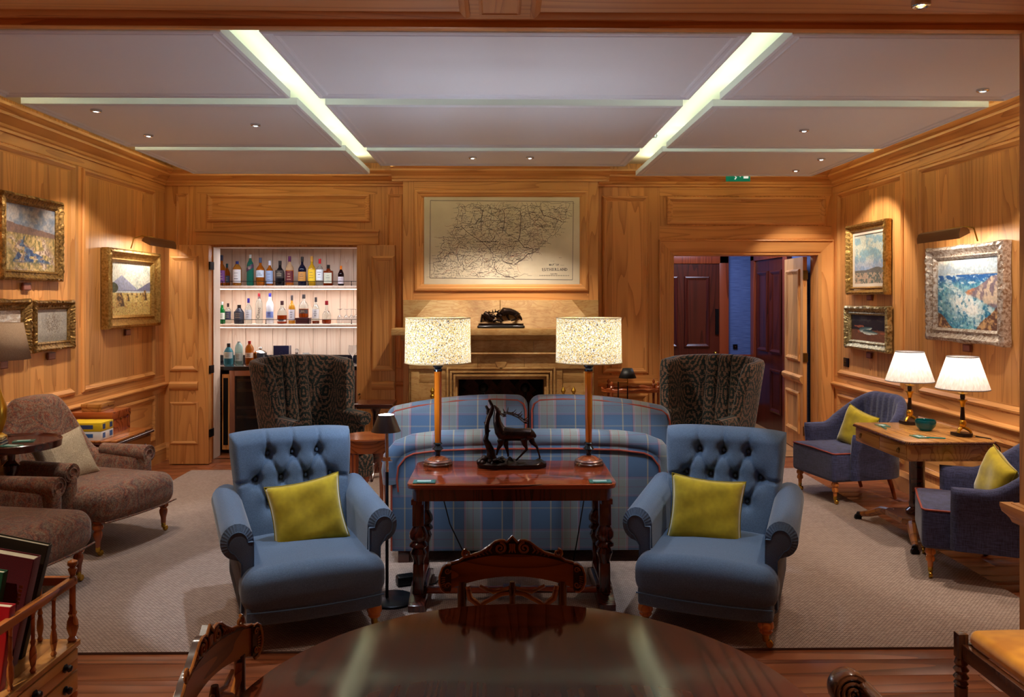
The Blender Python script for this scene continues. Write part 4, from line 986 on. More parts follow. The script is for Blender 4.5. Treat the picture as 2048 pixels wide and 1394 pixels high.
def club_chair(loc, rz, lab):
    t = thing('armchair', lab, 'armchair', (loc[0], loc[1], .0125), rz, 'blue wool club armchairs'); t.scale = (.89, 1, 1)
    # origin: floor centre, front towards -y
    def seatdf(x, y, z):
        f = 1 - (x / .39) ** 2
        if z > 0: z += .035 * f * (1 - max(0, (y + .0)) / .5)
        if y < 0: y -= .045 * f * (1 - abs(z) / .12 * .4)
        return (x, y, z)
    mb = MB(); mb.rb((0, -.02, .275), (.79, .86, .19), .075, (10, 8, 4), 4, seatdf); mb.build('seat', blue_wool, t, smooth=80)
    mb = MB(); mb.rb((0, -.02, .175), (.74, .82, .10), .02, (6, 6, 2), 3, lambda x, y, z: (x, y - (.035 * (1 - (x / .39) ** 2) if y < 0 else 0), z)); mb.build('seat_base', blue_wool, t, smooth=80)
    mb = MB(); mb.tube([(x, -.452 - .035 * (1 - (x / .39) ** 2), .198) for x in [-.37 + .074 * k for k in range(11)]], .004, 6); mb.build('seam', bluepipe, t)
    for s in (-1, 1):
        # arm cross section (x outward, z), swept from front to back
        sec = [(.315, .15), (.315, .40), (.318, .49)]
        cx, cz, r = .405, .50, .088
        for k in range(15): a = math.radians(172 - k * 18); sec.append((cx + r * math.cos(a), cz + r * math.sin(a)))
        sec += [(.385, .40), (.385, .15)]
        n = len(sec); mb = MB(); NY = 10
        def P(j, i, s=s):
            y = -.30 + .70 * j / NY; x, z = sec[i]; zz = z
            k = j / NY
            if z > .42: zz = z + .03 * math.sin(k * PI) * 0 + .045 * k; x = x - .035 * k * 0
            return (s * x, y, zz)
        vs = [P(j, i) for j in range(NY + 1) for i in range(n)]; fs = []
        for j in range(NY):
            for i in range(n - 1): fs.append((j * n + i, j * n + i + 1, (j + 1) * n + i + 1, (j + 1) * n + i))
        fs.append(tuple(range(n))); fs.append(tuple(NY * n + i for i in range(n)))
        mb.add(vs, fs); mb.build('arm', blue_wool, t, smooth=50)
        # front facing with gathered pleats
        mb = MB(); q = 44; ring_o = []; ring_i = []
        for k in range(q + 1):
            a = math.radians(178 - k * 268 / q); pl_ = .004 * (k % 2)
            ring_o.append((s * (cx + r * .99 * math.cos(a)), -.302, cz + r * .99 * math.sin(a)))
            ring_i.append((s * (cx + r * .58 * math.cos(a)), -.322 - pl_, cz + r * .58 * math.sin(a)))
        mb.add(ring_o + ring_i, [(k, k + 1, q + 2 + k, q + 1 + k) for k in range(q)]); mb.build('pleats', blue_wool, t, smooth=10)
        fc = [(s * (.322), .16), (s * (.322), .50)] + [(s * (cx + r * .60 * math.cos(math.radians(180 - k * 18))), cz + r * .60 * math.sin(math.radians(180 - k * 18))) for k in range(15)] + [(s * .384, .40), (s * .384, .16)]
        mb = MB(); mb.prism(fc, lambda a, b, c: (a, c, b), -.330, -.300); mb.build('arm_facing', blue_wool, t, bevel=.006)
        mb = MB(); mb.tube([(a, -.331, b) for a, b in fc], .0035, 6); mb.build('piping', bluepipe, t)
        mb = MB(); mb.rb((s * .352, .06, .25), (.066, .70, .26), .02); mb.build('side_panel', blue_wool, t)
    # buttoned back
    rows = [(.80, [-.155, 0, .155]), (.665, [-.235, -.078, .078, .235]), (.53, [-.155, 0, .155])]
    btn = [(x, z) for z, xs in rows for x in xs]
    segs = []
    for x in rows[0][1]: segs.append(((x, .80), (x * 1.12, .98)))
    for (x, z) in btn:
        for (x2, z2) in btn:
            if z2 < z - .05 and abs(x2 - x) < .1 and z - z2 < .16: segs.append(((x, z), (x2, z2)))
    segs += [((-.235, .665), (-.42, .655)), ((.235, .665), (.42, .655))]
    def dist(px, pz, a, b):
        ax, az = a; bx_, bz = b; dx, dz = bx_ - ax, bz - az; k = max(0, min(1, ((px - ax) * dx + (pz - az) * dz) / (dx * dx + dz * dz)))
        return math.hypot(px - ax - k * dx, pz - az - k * dz)
    wtop, wbot = .385, .33
    def front(u, v):
        z = .33 + .60 * v; hw = wbot + (wtop - wbot) * min(1, v * 1.2); x = -hw + 2 * hw * u
        e = 1 - abs(2 * u - 1); ed = math.sqrt(max(0, 1 - (1 - min(1, e / .12)) ** 2)); tp = math.sqrt(max(0, 1 - (1 - min(1, (1 - v) / .12)) ** 2))
        dd = 0
        for (bx_, bz) in btn: dd += .055 * math.exp(-((x - bx_) ** 2 + (z - bz) ** 2) / .030 ** 2) + .02 * math.exp(-((x - bx_) ** 2 + (z - bz) ** 2) / .07 ** 2)
        ms = min(dist(x, z, a, b) for a, b in segs); dd += .017 * math.exp(-(ms / .011) ** 2)
        rec = .16 + (z - .33) * .28
        y = rec + .10 - (.10 + .0) * min(ed, tp) + dd
        return (x, y, z + (.0 if v < 1 else 0) - .018 * (abs(2 * u - 1) ** 4) * v)
    mb = MB(); mb.grid(front, 84, 76)
    def backf(u, v):
        x, y, z = front(u, v); z = .33 + .60 * v; rec = .16 + (z - .33) * .28
        e = 1 - abs(2 * u - 1); ed = math.sqrt(max(0, 1 - (1 - min(1, e / .15)) ** 2)); tp = math.sqrt(max(0, 1 - (1 - min(1, (1 - v) / .2)) ** 2))
        return (x, rec + .10 + .07 * min(ed, tp), z - .018 * (abs(2 * u - 1) ** 4) * v - (.0))
    mb.grid(backf, 20, 16); mb.build('backrest', blue_wool, t, smooth=70)
    MB().box(-.33, .33, .24, .34, .15, .36).build('rear_panel', blue_wool, t, bevel=.02)
    for (bx_, bz) in btn:
        mb = MB(); rec = .16 + (bz - .33) * .28; mb.ell((bx_, rec + .062, bz), (.011, .006, .011), 6, 10); mb.build('button', blue_wool, t)
    for x in (-.33, .33): turned_leg(t, x, -.40, .13, .036)
    for x in (-.30, .30): mb = MB(); mb.prism([(x - .022, 0), (x + .018, 0), (x + .025, .15), (x - .025, .15)], lambda a, b, c: (a, .28 + c, b), 0, .045); mb.build('leg', legwood, t, bevel=.003)
    return t
A1 = club_chair((-1.065, 4.33), math.radians(23), 'blue buttoned club armchair left of the console table')
A2 = club_chair((1.17, 4.33), math.radians(-23), 'blue buttoned club armchair right of the console table')

def cushion(lab, loc, rot, wd, ht, th, mat, pipe=None, seed=0, name='scatter_cushion', group=None):
    t = thing(name, lab, 'cushion', loc, 0, group); t.rotation_euler = rot
    rg = random.Random(seed); ph = [rg.uniform(0, 6) for _ in range(6)]
    def f(sg):
        def fn(u, v):
            a, b = 2 * u - 1, 2 * v - 1
            pin = 1 - .10 * (1 - b * b) * abs(a) ** 3; pin2 = 1 - .10 * (1 - a * a) * abs(b) ** 3
            e = max(0, (1 - a ** 4) * (1 - b ** 4)) ** .5
            wr = .003 * math.sin(5 * a + 3 * b + ph[0]) * e + .0016 * math.sin(9 * b - 4 * a + ph[1]) * e
            return (wd / 2 * a * pin, sg * (th / 2 * e) + wr, ht / 2 * b * pin2)
        return fn
    mb = MB(); mb.grid(f(-1), 22, 22); mb.grid(f(1), 22, 22); mb.build('cover', mat, t, smooth=80, weld=True)
    if pipe:
        pts = []
        for k in range(22): pts.append(f(1)(k / 22, 0))
        for k in range(22): pts.append(f(1)(1, k / 22))
        for k in range(22): pts.append(f(1)(1 - k / 22, 1))
        for k in range(22): pts.append(f(1)(0, 1 - k / 22))
        mb = MB(); mb.tube(pts, .004, 6, True); mb.build('piping', pipe, t)
    return t
ypipe = plain('yellow_piping', (140, 124, 10), .6)
cushion('yellow velvet cushion on the left blue armchair', (-1.045, 4.36, .53), (math.radians(-20), math.radians(-8), math.radians(20)), .40, .37, .14, yellow_velvet, ypipe, 1)
cushion('yellow velvet cushion on the right blue armchair', (1.13, 4.37, .53), (math.radians(-20), math.radians(4), math.radians(-16)), .40, .37, .14, yellow_velvet, ypipe, 2)

def shell(mb, hw, y0, y1, rc, hfun, th, zb, lean=.12, N=60, endround=True, tuft=None):
    """U shaped upholstered shell: path from left arm front round the back to right arm front"""
    Ls = (y1 - rc) - y0; Lc = PI / 2 * rc; Lb = 2 * (hw - rc); tot = 2 * Ls + 2 * Lc + Lb
    def path(s):
        d = s * tot
        if d < Ls: return (-hw, y0 + d), (-1, 0)
        d -= Ls
        if d < Lc: a = PI - d / rc; return (-hw + rc + rc * math.cos(a), y1 - rc + rc * math.sin(a)), (math.cos(a), math.sin(a))
        d -= Lc
        if d < Lb: return (-hw + rc + d, y1), (0, 1)
        d -= Lb
        if d < Lc: a = PI / 2 - d / rc; return (hw - rc + rc * math.cos(a), y1 - rc + rc * math.sin(a)), (math.cos(a), math.sin(a))
        d -= Lc; return (hw, y1 - rc - d), (1, 0)
    M = 26
    def fn(u, v):
        (px, py), (nx, ny) = path(u); h = hfun(u)
        e = min(u, 1 - u) * tot; er = math.sqrt(max(0, 1 - (1 - min(1, e / .04)) ** 2)) if endround else 1
        r = th / 2
        if v < .42: k = v / .42; z = zb + (h - r - zb) * k; off = -r
        elif v < .58: a = (v - .42) / .16 * PI; z = h - r + r * math.sin(a); off = -r * math.cos(a)
        else: k = 1 - (v - .58) / .42; z = zb + (h - r - zb) * k; off = r
        off *= max(er, .02)
        if tuft and v < .5: off += tuft(u, z)
        ln = lean * max(0, z - .35) * (1 if True else 0)
        return (px + nx * (off + ln), py + ny * (off + ln), z)
    mb.grid(fn, N, M); return path, tot
def smooth(a, b, x): k = max(0, min(1, (x - a) / (b - a))); return k * k * (3 - 2 * k)
def tub_chair(loc, rz, lab):
    t = thing('tub_chair', lab, 'armchair', (loc[0], loc[1], 0.012), rz, 'navy tub chairs at the writing desk')
    h = lambda u: .575 + .29 * smooth(.12, .42, u) * smooth(.12, .42, 1 - u)
    tf = lambda u, z: sum(.03 * math.exp(-(((u - bu) / .012) ** 2 + ((z - bz) / .03) ** 2)) + .008 * math.exp(-((u - bu) / .010) ** 2) * (1 if z > bz else 0) for bu, bz in ((.36, .68), (.45, .68), (.55, .68), (.64, .68), (.405, .56), (.5, .56), (.595, .56)))
    mb = MB(); shell(mb, .31, -.20, .31, .20, h, .085, .20, .14, 90, tuft=tf); mb.build('tub_back', navy, t, smooth=70)
    mb = MB(); mb.rb((0, -.06, .30), (.60, .58, .24), .03, (6, 6, 3), 3, lambda x, y, z: (x * (1 - .08 * (y > 0) * y / .3), y, z + (.02 if z > 0 else 0) * (1 - (x / .3) ** 2))); mb.build('seat', navy, t, smooth=70)
    mb = MB(); mb.tube([(-.295, .0, .415), (-.295, -.33, .415), (-.28, -.347, .417), (0, -.352, .425), (.28, -.347, .417), (.295, -.33, .415), (.295, 0, .415)], .006, 6); mb.build('piping', redpipe, t)
    for x in (-.25, .25): turned_leg(t, x, -.30, .20, .027)
    for x in (-.22, .22): mb = MB(); mb.tube([(x, .22, .21), (x, .26, .1), (x, .29, 0)], [.022, .018, .015], 8); mb.build('leg', mahog_z, t)
    return t
N1 = tub_chair((2.99, 6.83), math.radians(-78), 'navy tub chair at the far end of the writing desk')
N2 = tub_chair((2.98, 4.91), math.radians(-114), 'navy tub chair at the near end of the writing desk, by the pier')
cushion('yellow cushion in the far navy tub chair', (3.05, 6.78, .58), (math.radians(-12), math.radians(14), math.radians(-70)), .34, .34, .12, yellow_velvet, ypipe, 3)
cushion('yellow cushion in the near navy tub chair', (3.08, 4.93, .56), (math.radians(-12), math.radians(18), math.radians(-100)), .34, .34, .12, yellow_velvet, ypipe, 4)

def paisley_chair(loc, rz, lab):
    t = thing('armchair', lab, 'armchair', (loc[0], loc[1], .0125), rz, 'paisley armchairs by the left wall')
    h = lambda u: .56 + .40 * smooth(.27, .40, u) * smooth(.27, .40, 1 - u) + .03 * math.sin(PI * u) ** 8
    mb = MB(); shell(mb, .31, -.16, .36, .13, h, .11, .20, .20, 90, tuft=lambda u, z: -.02 * math.exp(-((u - .5) / .1) ** 2)); mb.build('back_and_arms', paisley, t, smooth=70)
    for s in (-1, 1):
        mb = MB(); n = 20
        def f(u, v, s=s):
            y = -.215 + .42 * u; k = 1 - .25 * u; a = 2 * PI * v; r = .062 * k
            return (s * .345 + r * math.cos(a), y, .545 - .0 * u + r * math.sin(a) + .01 * u)
        mb.grid(f, 6, 18, cv=True); mb.add([f(0, k / 18) for k in range(18)], [tuple(range(18))]); mb.build('arm_roll', paisley, t, smooth=60)
        sp = []; 
        for k in range(26): a = math.radians(90 - s * k * 22); r = .058 * (1 - k / 34); sp.append((s * .345 + r * math.cos(a), -.219, .545 + r * math.sin(a)))
        mb = MB(); mb.tube(sp, .005, 6); mb.build('scroll_piping', paisley, t)
        mb = MB(); mb.rb((s * .335, -.18, .37), (.075, .09, .34), .03); mb.build('arm_front', paisley, t, smooth=70)
    def sdf(x, y, z):
        f = 1 - (x / .37) ** 2
        if z > 0: z += .03 * f
        if y < 0: y -= .04 * f
        return (x, y, z)
    mb = MB(); mb.rb((0, -.08, .315), (.70, .76, .22), .09, (8, 8, 3), 4, sdf); mb.build('seat', paisley, t, smooth=80)
    mb = MB(); mb.tube([(x, -.455 - .04 * (1 - (x / .37) ** 2), .232) for x in [-.33 + .066 * k for k in range(11)]], .006, 6); mb.build('piping', paisley, t)
    for x in (-.30, .30): turned_leg(t, x, -.38, .235, .030, mahog_z)
    for x in (-.26, .26): mb = MB(); mb.tube([(x, .25, .22), (x, .28, .1), (x, .33, 0)], [.024, .02, .016], 8); mb.build('leg', mahog_z, t)
    return t
P1 = paisley_chair((-2.89, 5.66), math.radians(72), 'paisley armchair with a cream cushion, in front of the wooden boxes')
P2 = paisley_chair((-2.93, 4.56), math.radians(80), 'paisley armchair nearest the camera beside the book rack')
cushion('cream brocade cushion on the paisley armchair', (-3.02, 5.60, .58), (math.radians(-22), math.radians(-12), math.radians(60)), .38, .36, .13, brocade, brocade, 5)

def wing_chair(loc, rz, lab, mir=1):
    t = thing('wing_chair', lab, 'armchair', (loc[0], loc[1], .0125), rz, 'green damask wing chairs by the fireplace')
    def h(u):
        a = smooth(.11, .19, u) * smooth(.11, .19, 1 - u)
        return .66 + .46 * a + .05 * math.sin(PI * u) ** 3 * a
    tf = lambda u, z: sum(.028 * math.exp(-((u - bu) / .006) ** 2) for bu in (.385, .46, .54, .615)) * smooth(.45, .6, z) - .02 * abs(math.sin((u - .385) / .0767 * PI)) * (1 if .385 < u < .615 else 0)
    mb = MB(); shell(mb, .31, -.20, .38, .13, h, .095, .20, .15, 160, tuft=tf); mb.build('back_and_wings', damask, t, smooth=70)
    for s in (-1, 1): mb = MB(); mb.tube([(s * .345, -.24, .62), (s * .345, .0, .635), (s * .335, .2, .65)], [.06, .055, .04], 14); mb.build('arm_roll', damask, t)
    mb = MB(); mb.rb((0, -.08, .42), (.52, .66, .16), .06); mb.build('seat_cushion', damask, t, smooth=70)
    mb = MB(); mb.rb((0, -.04, .24), (.64, .72, .20), .03); mb.build('seat_base', damask, t, smooth=70)
    for x in (-.27, .27): turned_leg(t, x, -.34, .15, .03, mahog_z, True)
    for x in (-.28, .28): mb = MB(); mb.tube([(x, .28, .16), (x, .34, 0)], [.024, .018], 8); mb.build('leg', mahog_z, t)
    return t
wing_chair((-1.60, 7.02), math.radians(46), 'green damask wing chair in front of the bar')
wing_chair((1.74, 7.02), math.radians(-46), 'green damask wing chair in front of the hall doorway')
# ============================================================ ROUND TABLE AND DINING CHAIRS
tb = thing('dining_table', 'large round dining table with a dark polished figured top', 'table', (.055, 1.817, 0))
mb = MB(); mb.lathe([(.66, .712), (.695, .716), (.70, .724), (.70, .734), (.694, .74), (0, .74)], n=96, cap=False); mb.add([(.66 * math.cos(2 * PI * k / 96), .66 * math.sin(2 * PI * k / 96), .712) for k in range(96)], [tuple(range(96))]); mb.build('tabletop', tablewood, tb, smooth=30)
mb = MB(); mb.lathe([(.60, .64), (.60, .712)], n=64); mb.build('apron', walnut_dark, tb)
mb = MB(); mb.lathe([(.30, 0), (.30, .04), (.26, .06), (.12, .09), (.09, .16), (.14, .24), (.10, .34), (.08, .6), (.13, .64)], n=32); mb.build('pedestal', walnut_dark, tb)
carv = plain('carved_walnut', (58, 34, 22), .3, 0, Coat_Weight=.3)
def spiral(mb, cx, cz, r0, r1, turns, a0, sg, y, rad=.004, n=34):
    pts = []
    for k in range(n + 1):
        f = k / n; a = a0 + sg * f * turns * 2 * PI; r = r0 + (r1 - r0) * f; pts.append(bend(cx + r * math.cos(a), cz + r * math.sin(a), y))
    mb.tube(pts, [rad * (1 - .35 * k / n) for k in range(n + 1)], 7)
def bend(x, z, y=0.0):     # crest rail is curved in plan, hollow towards the sitter (front -y)
    return (x, y - .55 * x * x * 1.0 + .045, z - .012 * (x / .225) ** 2)
def dining_chair(loc, rz, lab):
    t = thing('dining_chair', lab, 'chair', (loc[0], loc[1], 0), rz, 'carved dining chairs at the round table'); t.scale = (.888, .888, .888); t.location.z = .188; FL = -.214
    # crest: tablet with arched bottom and top
    N = 28; mb = MB()
    top = lambda x: .735 + .020 * (1 - (x / .225) ** 2)
    bot = lambda x: .652 + .022 * (1 - (x / .225) ** 2)
    vs = []; fs = []
    for k in range(N + 1):
        x = -.225 + .45 * k / N
        for (z, y) in ((bot(x), 0), (top(x), 0), (top(x), .024), (bot(x), .024)): vs.append(bend(x, z, y))
    for k in range(N):
        for q in range(4): fs.append((4 * k + q, 4 * k + (q + 1) % 4, 4 * k + 4 + (q + 1) % 4, 4 * k + 4 + q))
    fs += [(0, 1, 2, 3), (4 * N, 4 * N + 1, 4 * N + 2, 4 * N + 3)]
    mb.add(vs, fs); mb.build('crest_rail', walnut_x, t, smooth=30)
    # carved cresting
    out = [(-.225, .745), (-.195, .748), (-.178, .758), (-.15, .762), (-.12, .768), (-.09, .785), (-.065, .803), (-.045, .808), (-.028, .806), (-.02, .800), (0, .822)]
    out = out + [(-x, z) for x, z in out[::-1][1:]]
    mb = MB(); vs = []; fs = []
    for x, z in out:
        b_ = top(x) - .004
        for (zz, y) in ((b_, .002), (z, .002), (z, .020), (b_, .020)): vs.append(bend(x, zz, y))
    for k in range(len(out) - 1):
        for q in range(4): fs.append((4 * k + q, 4 * k + (q + 1) % 4, 4 * k + 4 + (q + 1) % 4, 4 * k + 4 + q))
    mb.add(vs, fs); cr = mb.build('carved_cresting', carv, t, smooth=25)
    mb = MB(); mb.tube([bend(x, z, -.001) for x, z in out], .0045, 7); mb.build('cresting_edge', walnut_x, cr)
    mb = MB()
    for s in (-1, 1):
        spiral(mb, s * .045, .779, .022, .003, 1.6, PI / 2, s, -.002, .005)
        spiral(mb, s * .168, .772, .016, .003, 1.4, PI / 2, -s, -.002, .0055)
        for q in range(5): mb.tube([bend(s * (.075 + q * .013), .788 - q * .006, -.001), bend(s * (.085 + q * .013), .774 - q * .004, -.003), bend(s * (.075 + q * .014), .762 - q * .002, -.001)], [.002, .004, .002], 6)
    for q in (-1, 0, 1): mb.tube([bend(q * .008, .795, -.003), bend(q * .006, .775, -.004), bend(q * .012, .762, -.002)], [.004, .004, .002], 6)
    mb.build('carved_scrolls', walnut_x, cr, kind='stuff')
    for s in (-1, 1):      # end scrolls
        P_ = [(.225, .742), (.24, .744), (.255, .735), (.264, .71), (.265, .685), (.258, .66), (.245, .645), (.23, .642), (.225, .65)]
        mb = MB(); n = len(P_); mb.add([bend(s * x, z, -.006) for x, z in P_] + [bend(s * x, z, .028) for x, z in P_], [tuple(range(n)), tuple(range(n, 2 * n))] + [(k, (k + 1) % n, n + (k + 1) % n, n + k) for k in range(n)]); e_ = mb.build('end_scroll', carv, t, smooth=30, bevel=.002)
        mb = MB(); mb.tube([bend(s * x, z, -.008) for x, z in P_[:-1]], .004, 6); spiral(mb, s * .236, .722, .011, .002, 1.3, 0, s, -.009, .003, 20); spiral(mb, s * .236, .668, .011, .002, 1.3, 0, -s, -.009, .003, 20)
        for q in range(6): mb.tube([bend(s * .245, .70 - q * .007, -.008), bend(s * .258, .702 - q * .009, -.007)], .002, 5)
        mb.build('carving', walnut_x, e_, kind='stuff')
        # stiles
        bx_, by_, _ = bend(s * .185, 0, .010)
        mb = MB(); mb.tube([(s * .185, by_, .66), (s * .185, by_ + .0, .56), (s * .18, by_ - .03, .45), (s * .18, by_ - .02, .25), (s * .19, by_ + .10, FL)], [.016, .017, .018, .018, .015], 10); mb.build('stile', walnut_dark, t)
        mb = MB(); mb.lathe([(.013, FL), (.018, FL + .06), (.022, .14), (.016, .16), (.025, .185), (.018, .20), (.026, .24), (.026, .30)], (s * .20, -.40, 0), 12); mb.build('leg', walnut_dark, t)
    # lower splat: crossed curves with a turned centre
    Y0 = .03; mb = MB()
    for s in (-1, 1):
        mb.tube([(s * .165, Y0, .645), (s * .155, Y0, .60), (s * .11, Y0, .565), (s * .05, Y0, .548), (0, Y0, .545)], [.010, .012, .011, .010, .010], 8)
        mb.tube([(s * .165, Y0, .50), (s * .155, Y0, .54), (s * .10, Y0, .585), (s * .04, Y0, .615), (0, Y0, .62)], [.010, .010, .009, .009, .009], 8)
        mb.tube([(s * .12, Y0, .645), (s * .07, Y0, .622), (s * .03, Y0, .632), (0, Y0, .64)], [.006, .008, .007, .007], 8)
    mb.build('curved_splat', walnut_x, t, kind='stuff')
    mb = MB(); mb.lathe([(.012, .53), (.018, .545), (.012, .56), (.010, .60), (.016, .63), (.01, .66)], (0, Y0, 0), 12); mb.build('splat_baluster', walnut_dark, t)
    mb = MB(); mb.tube([(-.18, Y0, .50), (.18, Y0, .50)], .011, 8); mb.build('lower_rail', walnut_dark, t)
    mb = MB(); mb.prism([(-.20, .02), (.20, .02), (.23, -.42), (-.23, -.42)], TZ, .25, .29); mb.build('seat_frame', walnut_dark, t, bevel=.004)
    mb = MB(); mb.rb((0, -.20, .305), (.40, .42, .05), .022); mb.build('seat_pad', gold_velvet, t, smooth=70)
    return t
dining_chair((.04, 2.585), 0, 'carved dining chair at the far side of the round table')
# the chair at the left of the table, facing it
dining_chair((-.655, 1.92), math.radians(86), 'carved dining chair at the left side of the round table')
# right: chair whose scrolled top ends in a roundel
t = thing('scroll_back_chair', 'dark chair with a roundel scroll top at the lower right of the round table', 'chair', (.824, 1.76, 0), math.radians(-90))
for s in (-1, 1):
    mb = MB(); R = Matrix.Rotation(PI / 2, 3, 'Y')
    mb.lathe([(.044, -.022), (.047, -.012), (.047, .012), (.044, .022)], (s * .19, .03, .742), 26, rot=R)
    st = mb.build('roundel', walnut_dark, t)
    mb = MB()
    for sd in (-1, 1):
      for r, d in ((.036, .024), (.024, .027), (.012, .031)): mb.tube([(s * .19 + sd * d * 1.0, .03 + r * math.cos(a * PI / 10), .742 + r * math.sin(a * PI / 10)) for a in range(20)], .0045, 6, True)
    mb.ell((s * .19 + .026, .03, .742), (.008, .008, .008)); mb.ell((s * .19 - .026, .03, .742), (.008, .008, .008)); mb.build('turned_rings', walnut_dark, st, kind='stuff')
    mb = MB(); mb.tube([(s * .19, .055, .765), (s * .19, .085, .71), (s * .19, .05, .62), (s * .19, .03, .45), (s * .19, .10, 0)], [.014, .018, .017, .018, .015], 10); mb.build('stile', walnut_dark, t)
    mb = MB(); mb.lathe([(.013, 0), (.022, .3), (.016, .32), (.026, .40), (.026, .44)], (s * .20, -.38, 0), 12); mb.build('leg', walnut_dark, t)
mb = MB(); mb.rb((0, .06, .735), (.36, .035, .07), .014); mb.build('crest_rail', walnut_dark, t)
mb = MB(); mb.rb((0, .04, .60), (.36, .022, .04), .008); mb.build('lower_rail', walnut_dark, t)
mb = MB(); mb.rb((0, -.18, .43), (.44, .44, .05), .02); mb.build('seat_pad', gold_velvet, t)
# yellow seat chair
t = thing('velvet_seat_chair', 'chair with golden velvet seat and turned legs at the right edge', 'chair', (1.93, 2.66, 0))
lm = mahog_z
mb = MB(); mb.rb((0, 0, .465), (.46, .46, .065), .03, 4, 3, lambda x, y, z: (x, y, z + (.02 * (1 - (x / .23) ** 2) * (1 - (y / .23) ** 2) if z > 0 else 0))); mb.build('seat', gold_velvet, t, smooth=70)
for x0, x1, y0, y1 in ((-.25, -.225, -.235, .235), (.225, .25, -.235, .235), (-.235, .235, -.25, -.225), (-.235, .235, .225, .25)): MB().box(x0, x1, y0, y1, .385, .44).build('seat_rail', walnut_dark, t, bevel=.003)
for sx in (-1, 1):
    for sy in (-1, 1):
        if True:
            x, y = sx * .243, sy * .243
            MB().box(x - .018, x + .018, y - .018, y + .018, .385, .475).build('leg_block', walnut_dark, t, bevel=.003)
            mb = MB(); mb.lathe([(.011, 0), (.014, .02), (.011, .04), (.02, .16), (.023, .26), (.023, .28), (.018, .283), (.025, .292), (.019, .302), (.027, .315), (.018, .328), (.027, .342), (.018, .355), (.024, .365), (.018, .385)], (x, y, 0), 16); mb.build('leg', walnut_dark, t)
mb = MB(); mb.tube([(.243, -.22, .44), (.27, -.22, .65), (.32, -.22, .85)], .016, 8); mb.build('stile', walnut_dark, t); mb = MB(); mb.tube([(.243, .22, .44), (.27, .22, .65), (.32, .22, .85)], .016, 8); mb.build('stile', walnut_dark, t)
mb = MB(); mb.rb((.31, 0, .81), (.03, .48, .09), .012); mb.build('crest_rail', walnut_dark, t)

# ============================================================ CANTERBURY (book rack)
cb = thing('book_rack', 'turned wooden book rack with drawers at the lower left corner', 'rack', (-1.80, 2.97, 0), math.radians(0))
CW, CD = .62, .42      # extends to -x and towards camera: local x from -.62..0, y -.42..0 ; long side faces the viewer
# right end post at (0,0); rack runs towards the camera along -y slightly left
def cbx(x0, x1, y0, y1, z0, z1, nm, m=satin_y, b=.003, par=None, **k): return MB().box(x0, x1, y0, y1, z0, z1).build(nm, m, par or cb, bevel=b, **k)
cb.location = (-1.575, 3.03, 0)
LEN, WID = .80, .40      # long axis along -y (towards camera), width along -x
cbx(-WID, 0, -LEN, 0, .40, .42, 'shelf_board')
cbx(-WID + .005, -.012, -LEN + .005, -.005, .235, .40, 'carcass', satin_y)
for i, (y0, y1) in enumerate(((-.39, -.02), (-.78, -.41))):
    for (z0, z1) in ((.322, .395), (.242, .315)):
        d = cbx(-.012, .0, y0, y1, z0, z1, 'drawer', satin_y)
        for yy in ((y0 + .09), (y1 - .09)) if i == 0 else ((y1 - .09),):
            mb = MB(); mb.lathe([(.014, 0), (.016, .004), (.006, .008), (.013, .016), (.010, .024), (0, .027)], (0, yy, (z0 + z1) / 2), 14, rot=Matrix.Rotation(PI / 2, 3, 'Y')); mb.build('knob', plain('dark_knob', (34, 24, 20), .3, .3), d)
def balu(x, y, z0, z1, r, top=False, nm='spindle'):
    h = z1 - z0
    P = [(r * .9, 0), (r * 1.3, .008), (r * .8, .018), (r * 1.5, .05), (r * 1.35, .075), (r * .8, .095), (r * 1.15, .105), (r * .8, .115), (r * .8, h - .02), (r * 1.1, h - .01), (r * .9, h)]
    if top: P += [(r * .6, h + .004), (r * 1.2, h + .03), (r * .7, h + .036), (r * 1.3, h + .046), (r * 1.2, h + .058), (0, h + .066)]
    mb = MB(); mb.lathe([(a, z0 + b) for a, b in P], (x, y, 0), 14, cap=False); return mb.build(nm, mahog_y, cb)
for x, y in ((-.02, -.02), (-.02, -LEN + .02), (-WID + .02, -.02), (-WID + .02, -LEN + .02)):
    balu(x, y, .42, .66, .014, True, 'corner_post')
    mb = MB(); mb.lathe([(.009, .05), (.014, .12), (.012, .17), (.019, .19), (.012, .2), (.018, .215), (.018, .235)], (x, y, 0), 14); mb.lathe([(.006, 0), (.012, .006), (.014, .024), (.009, .05)], (x, y, 0), 12); mb.build('foot', mahog_y, cb)
for k in range(1, 6): balu(-.02, -.02 - k * (LEN - .04) / 6, .42, .635, .008)
for k in range(1, 3): balu(-.02 - k * (WID - .04) / 3, -.02, .42, .635, .008); 
for k in range(1, 6): balu(-WID + .02, -.02 - k * (LEN - .04) / 6, .42, .635, .008)
cbx(-.032, -.008, -LEN, -.005, .63, .66, 'top_rail', mahog_y); cbx(-WID + .008, -WID + .032, -LEN, -.005, .63, .66, 'top_rail', mahog_y); cbx(-WID + .01, -.01, -.032, -.008, .63, .66, 'top_rail', mahog_x)
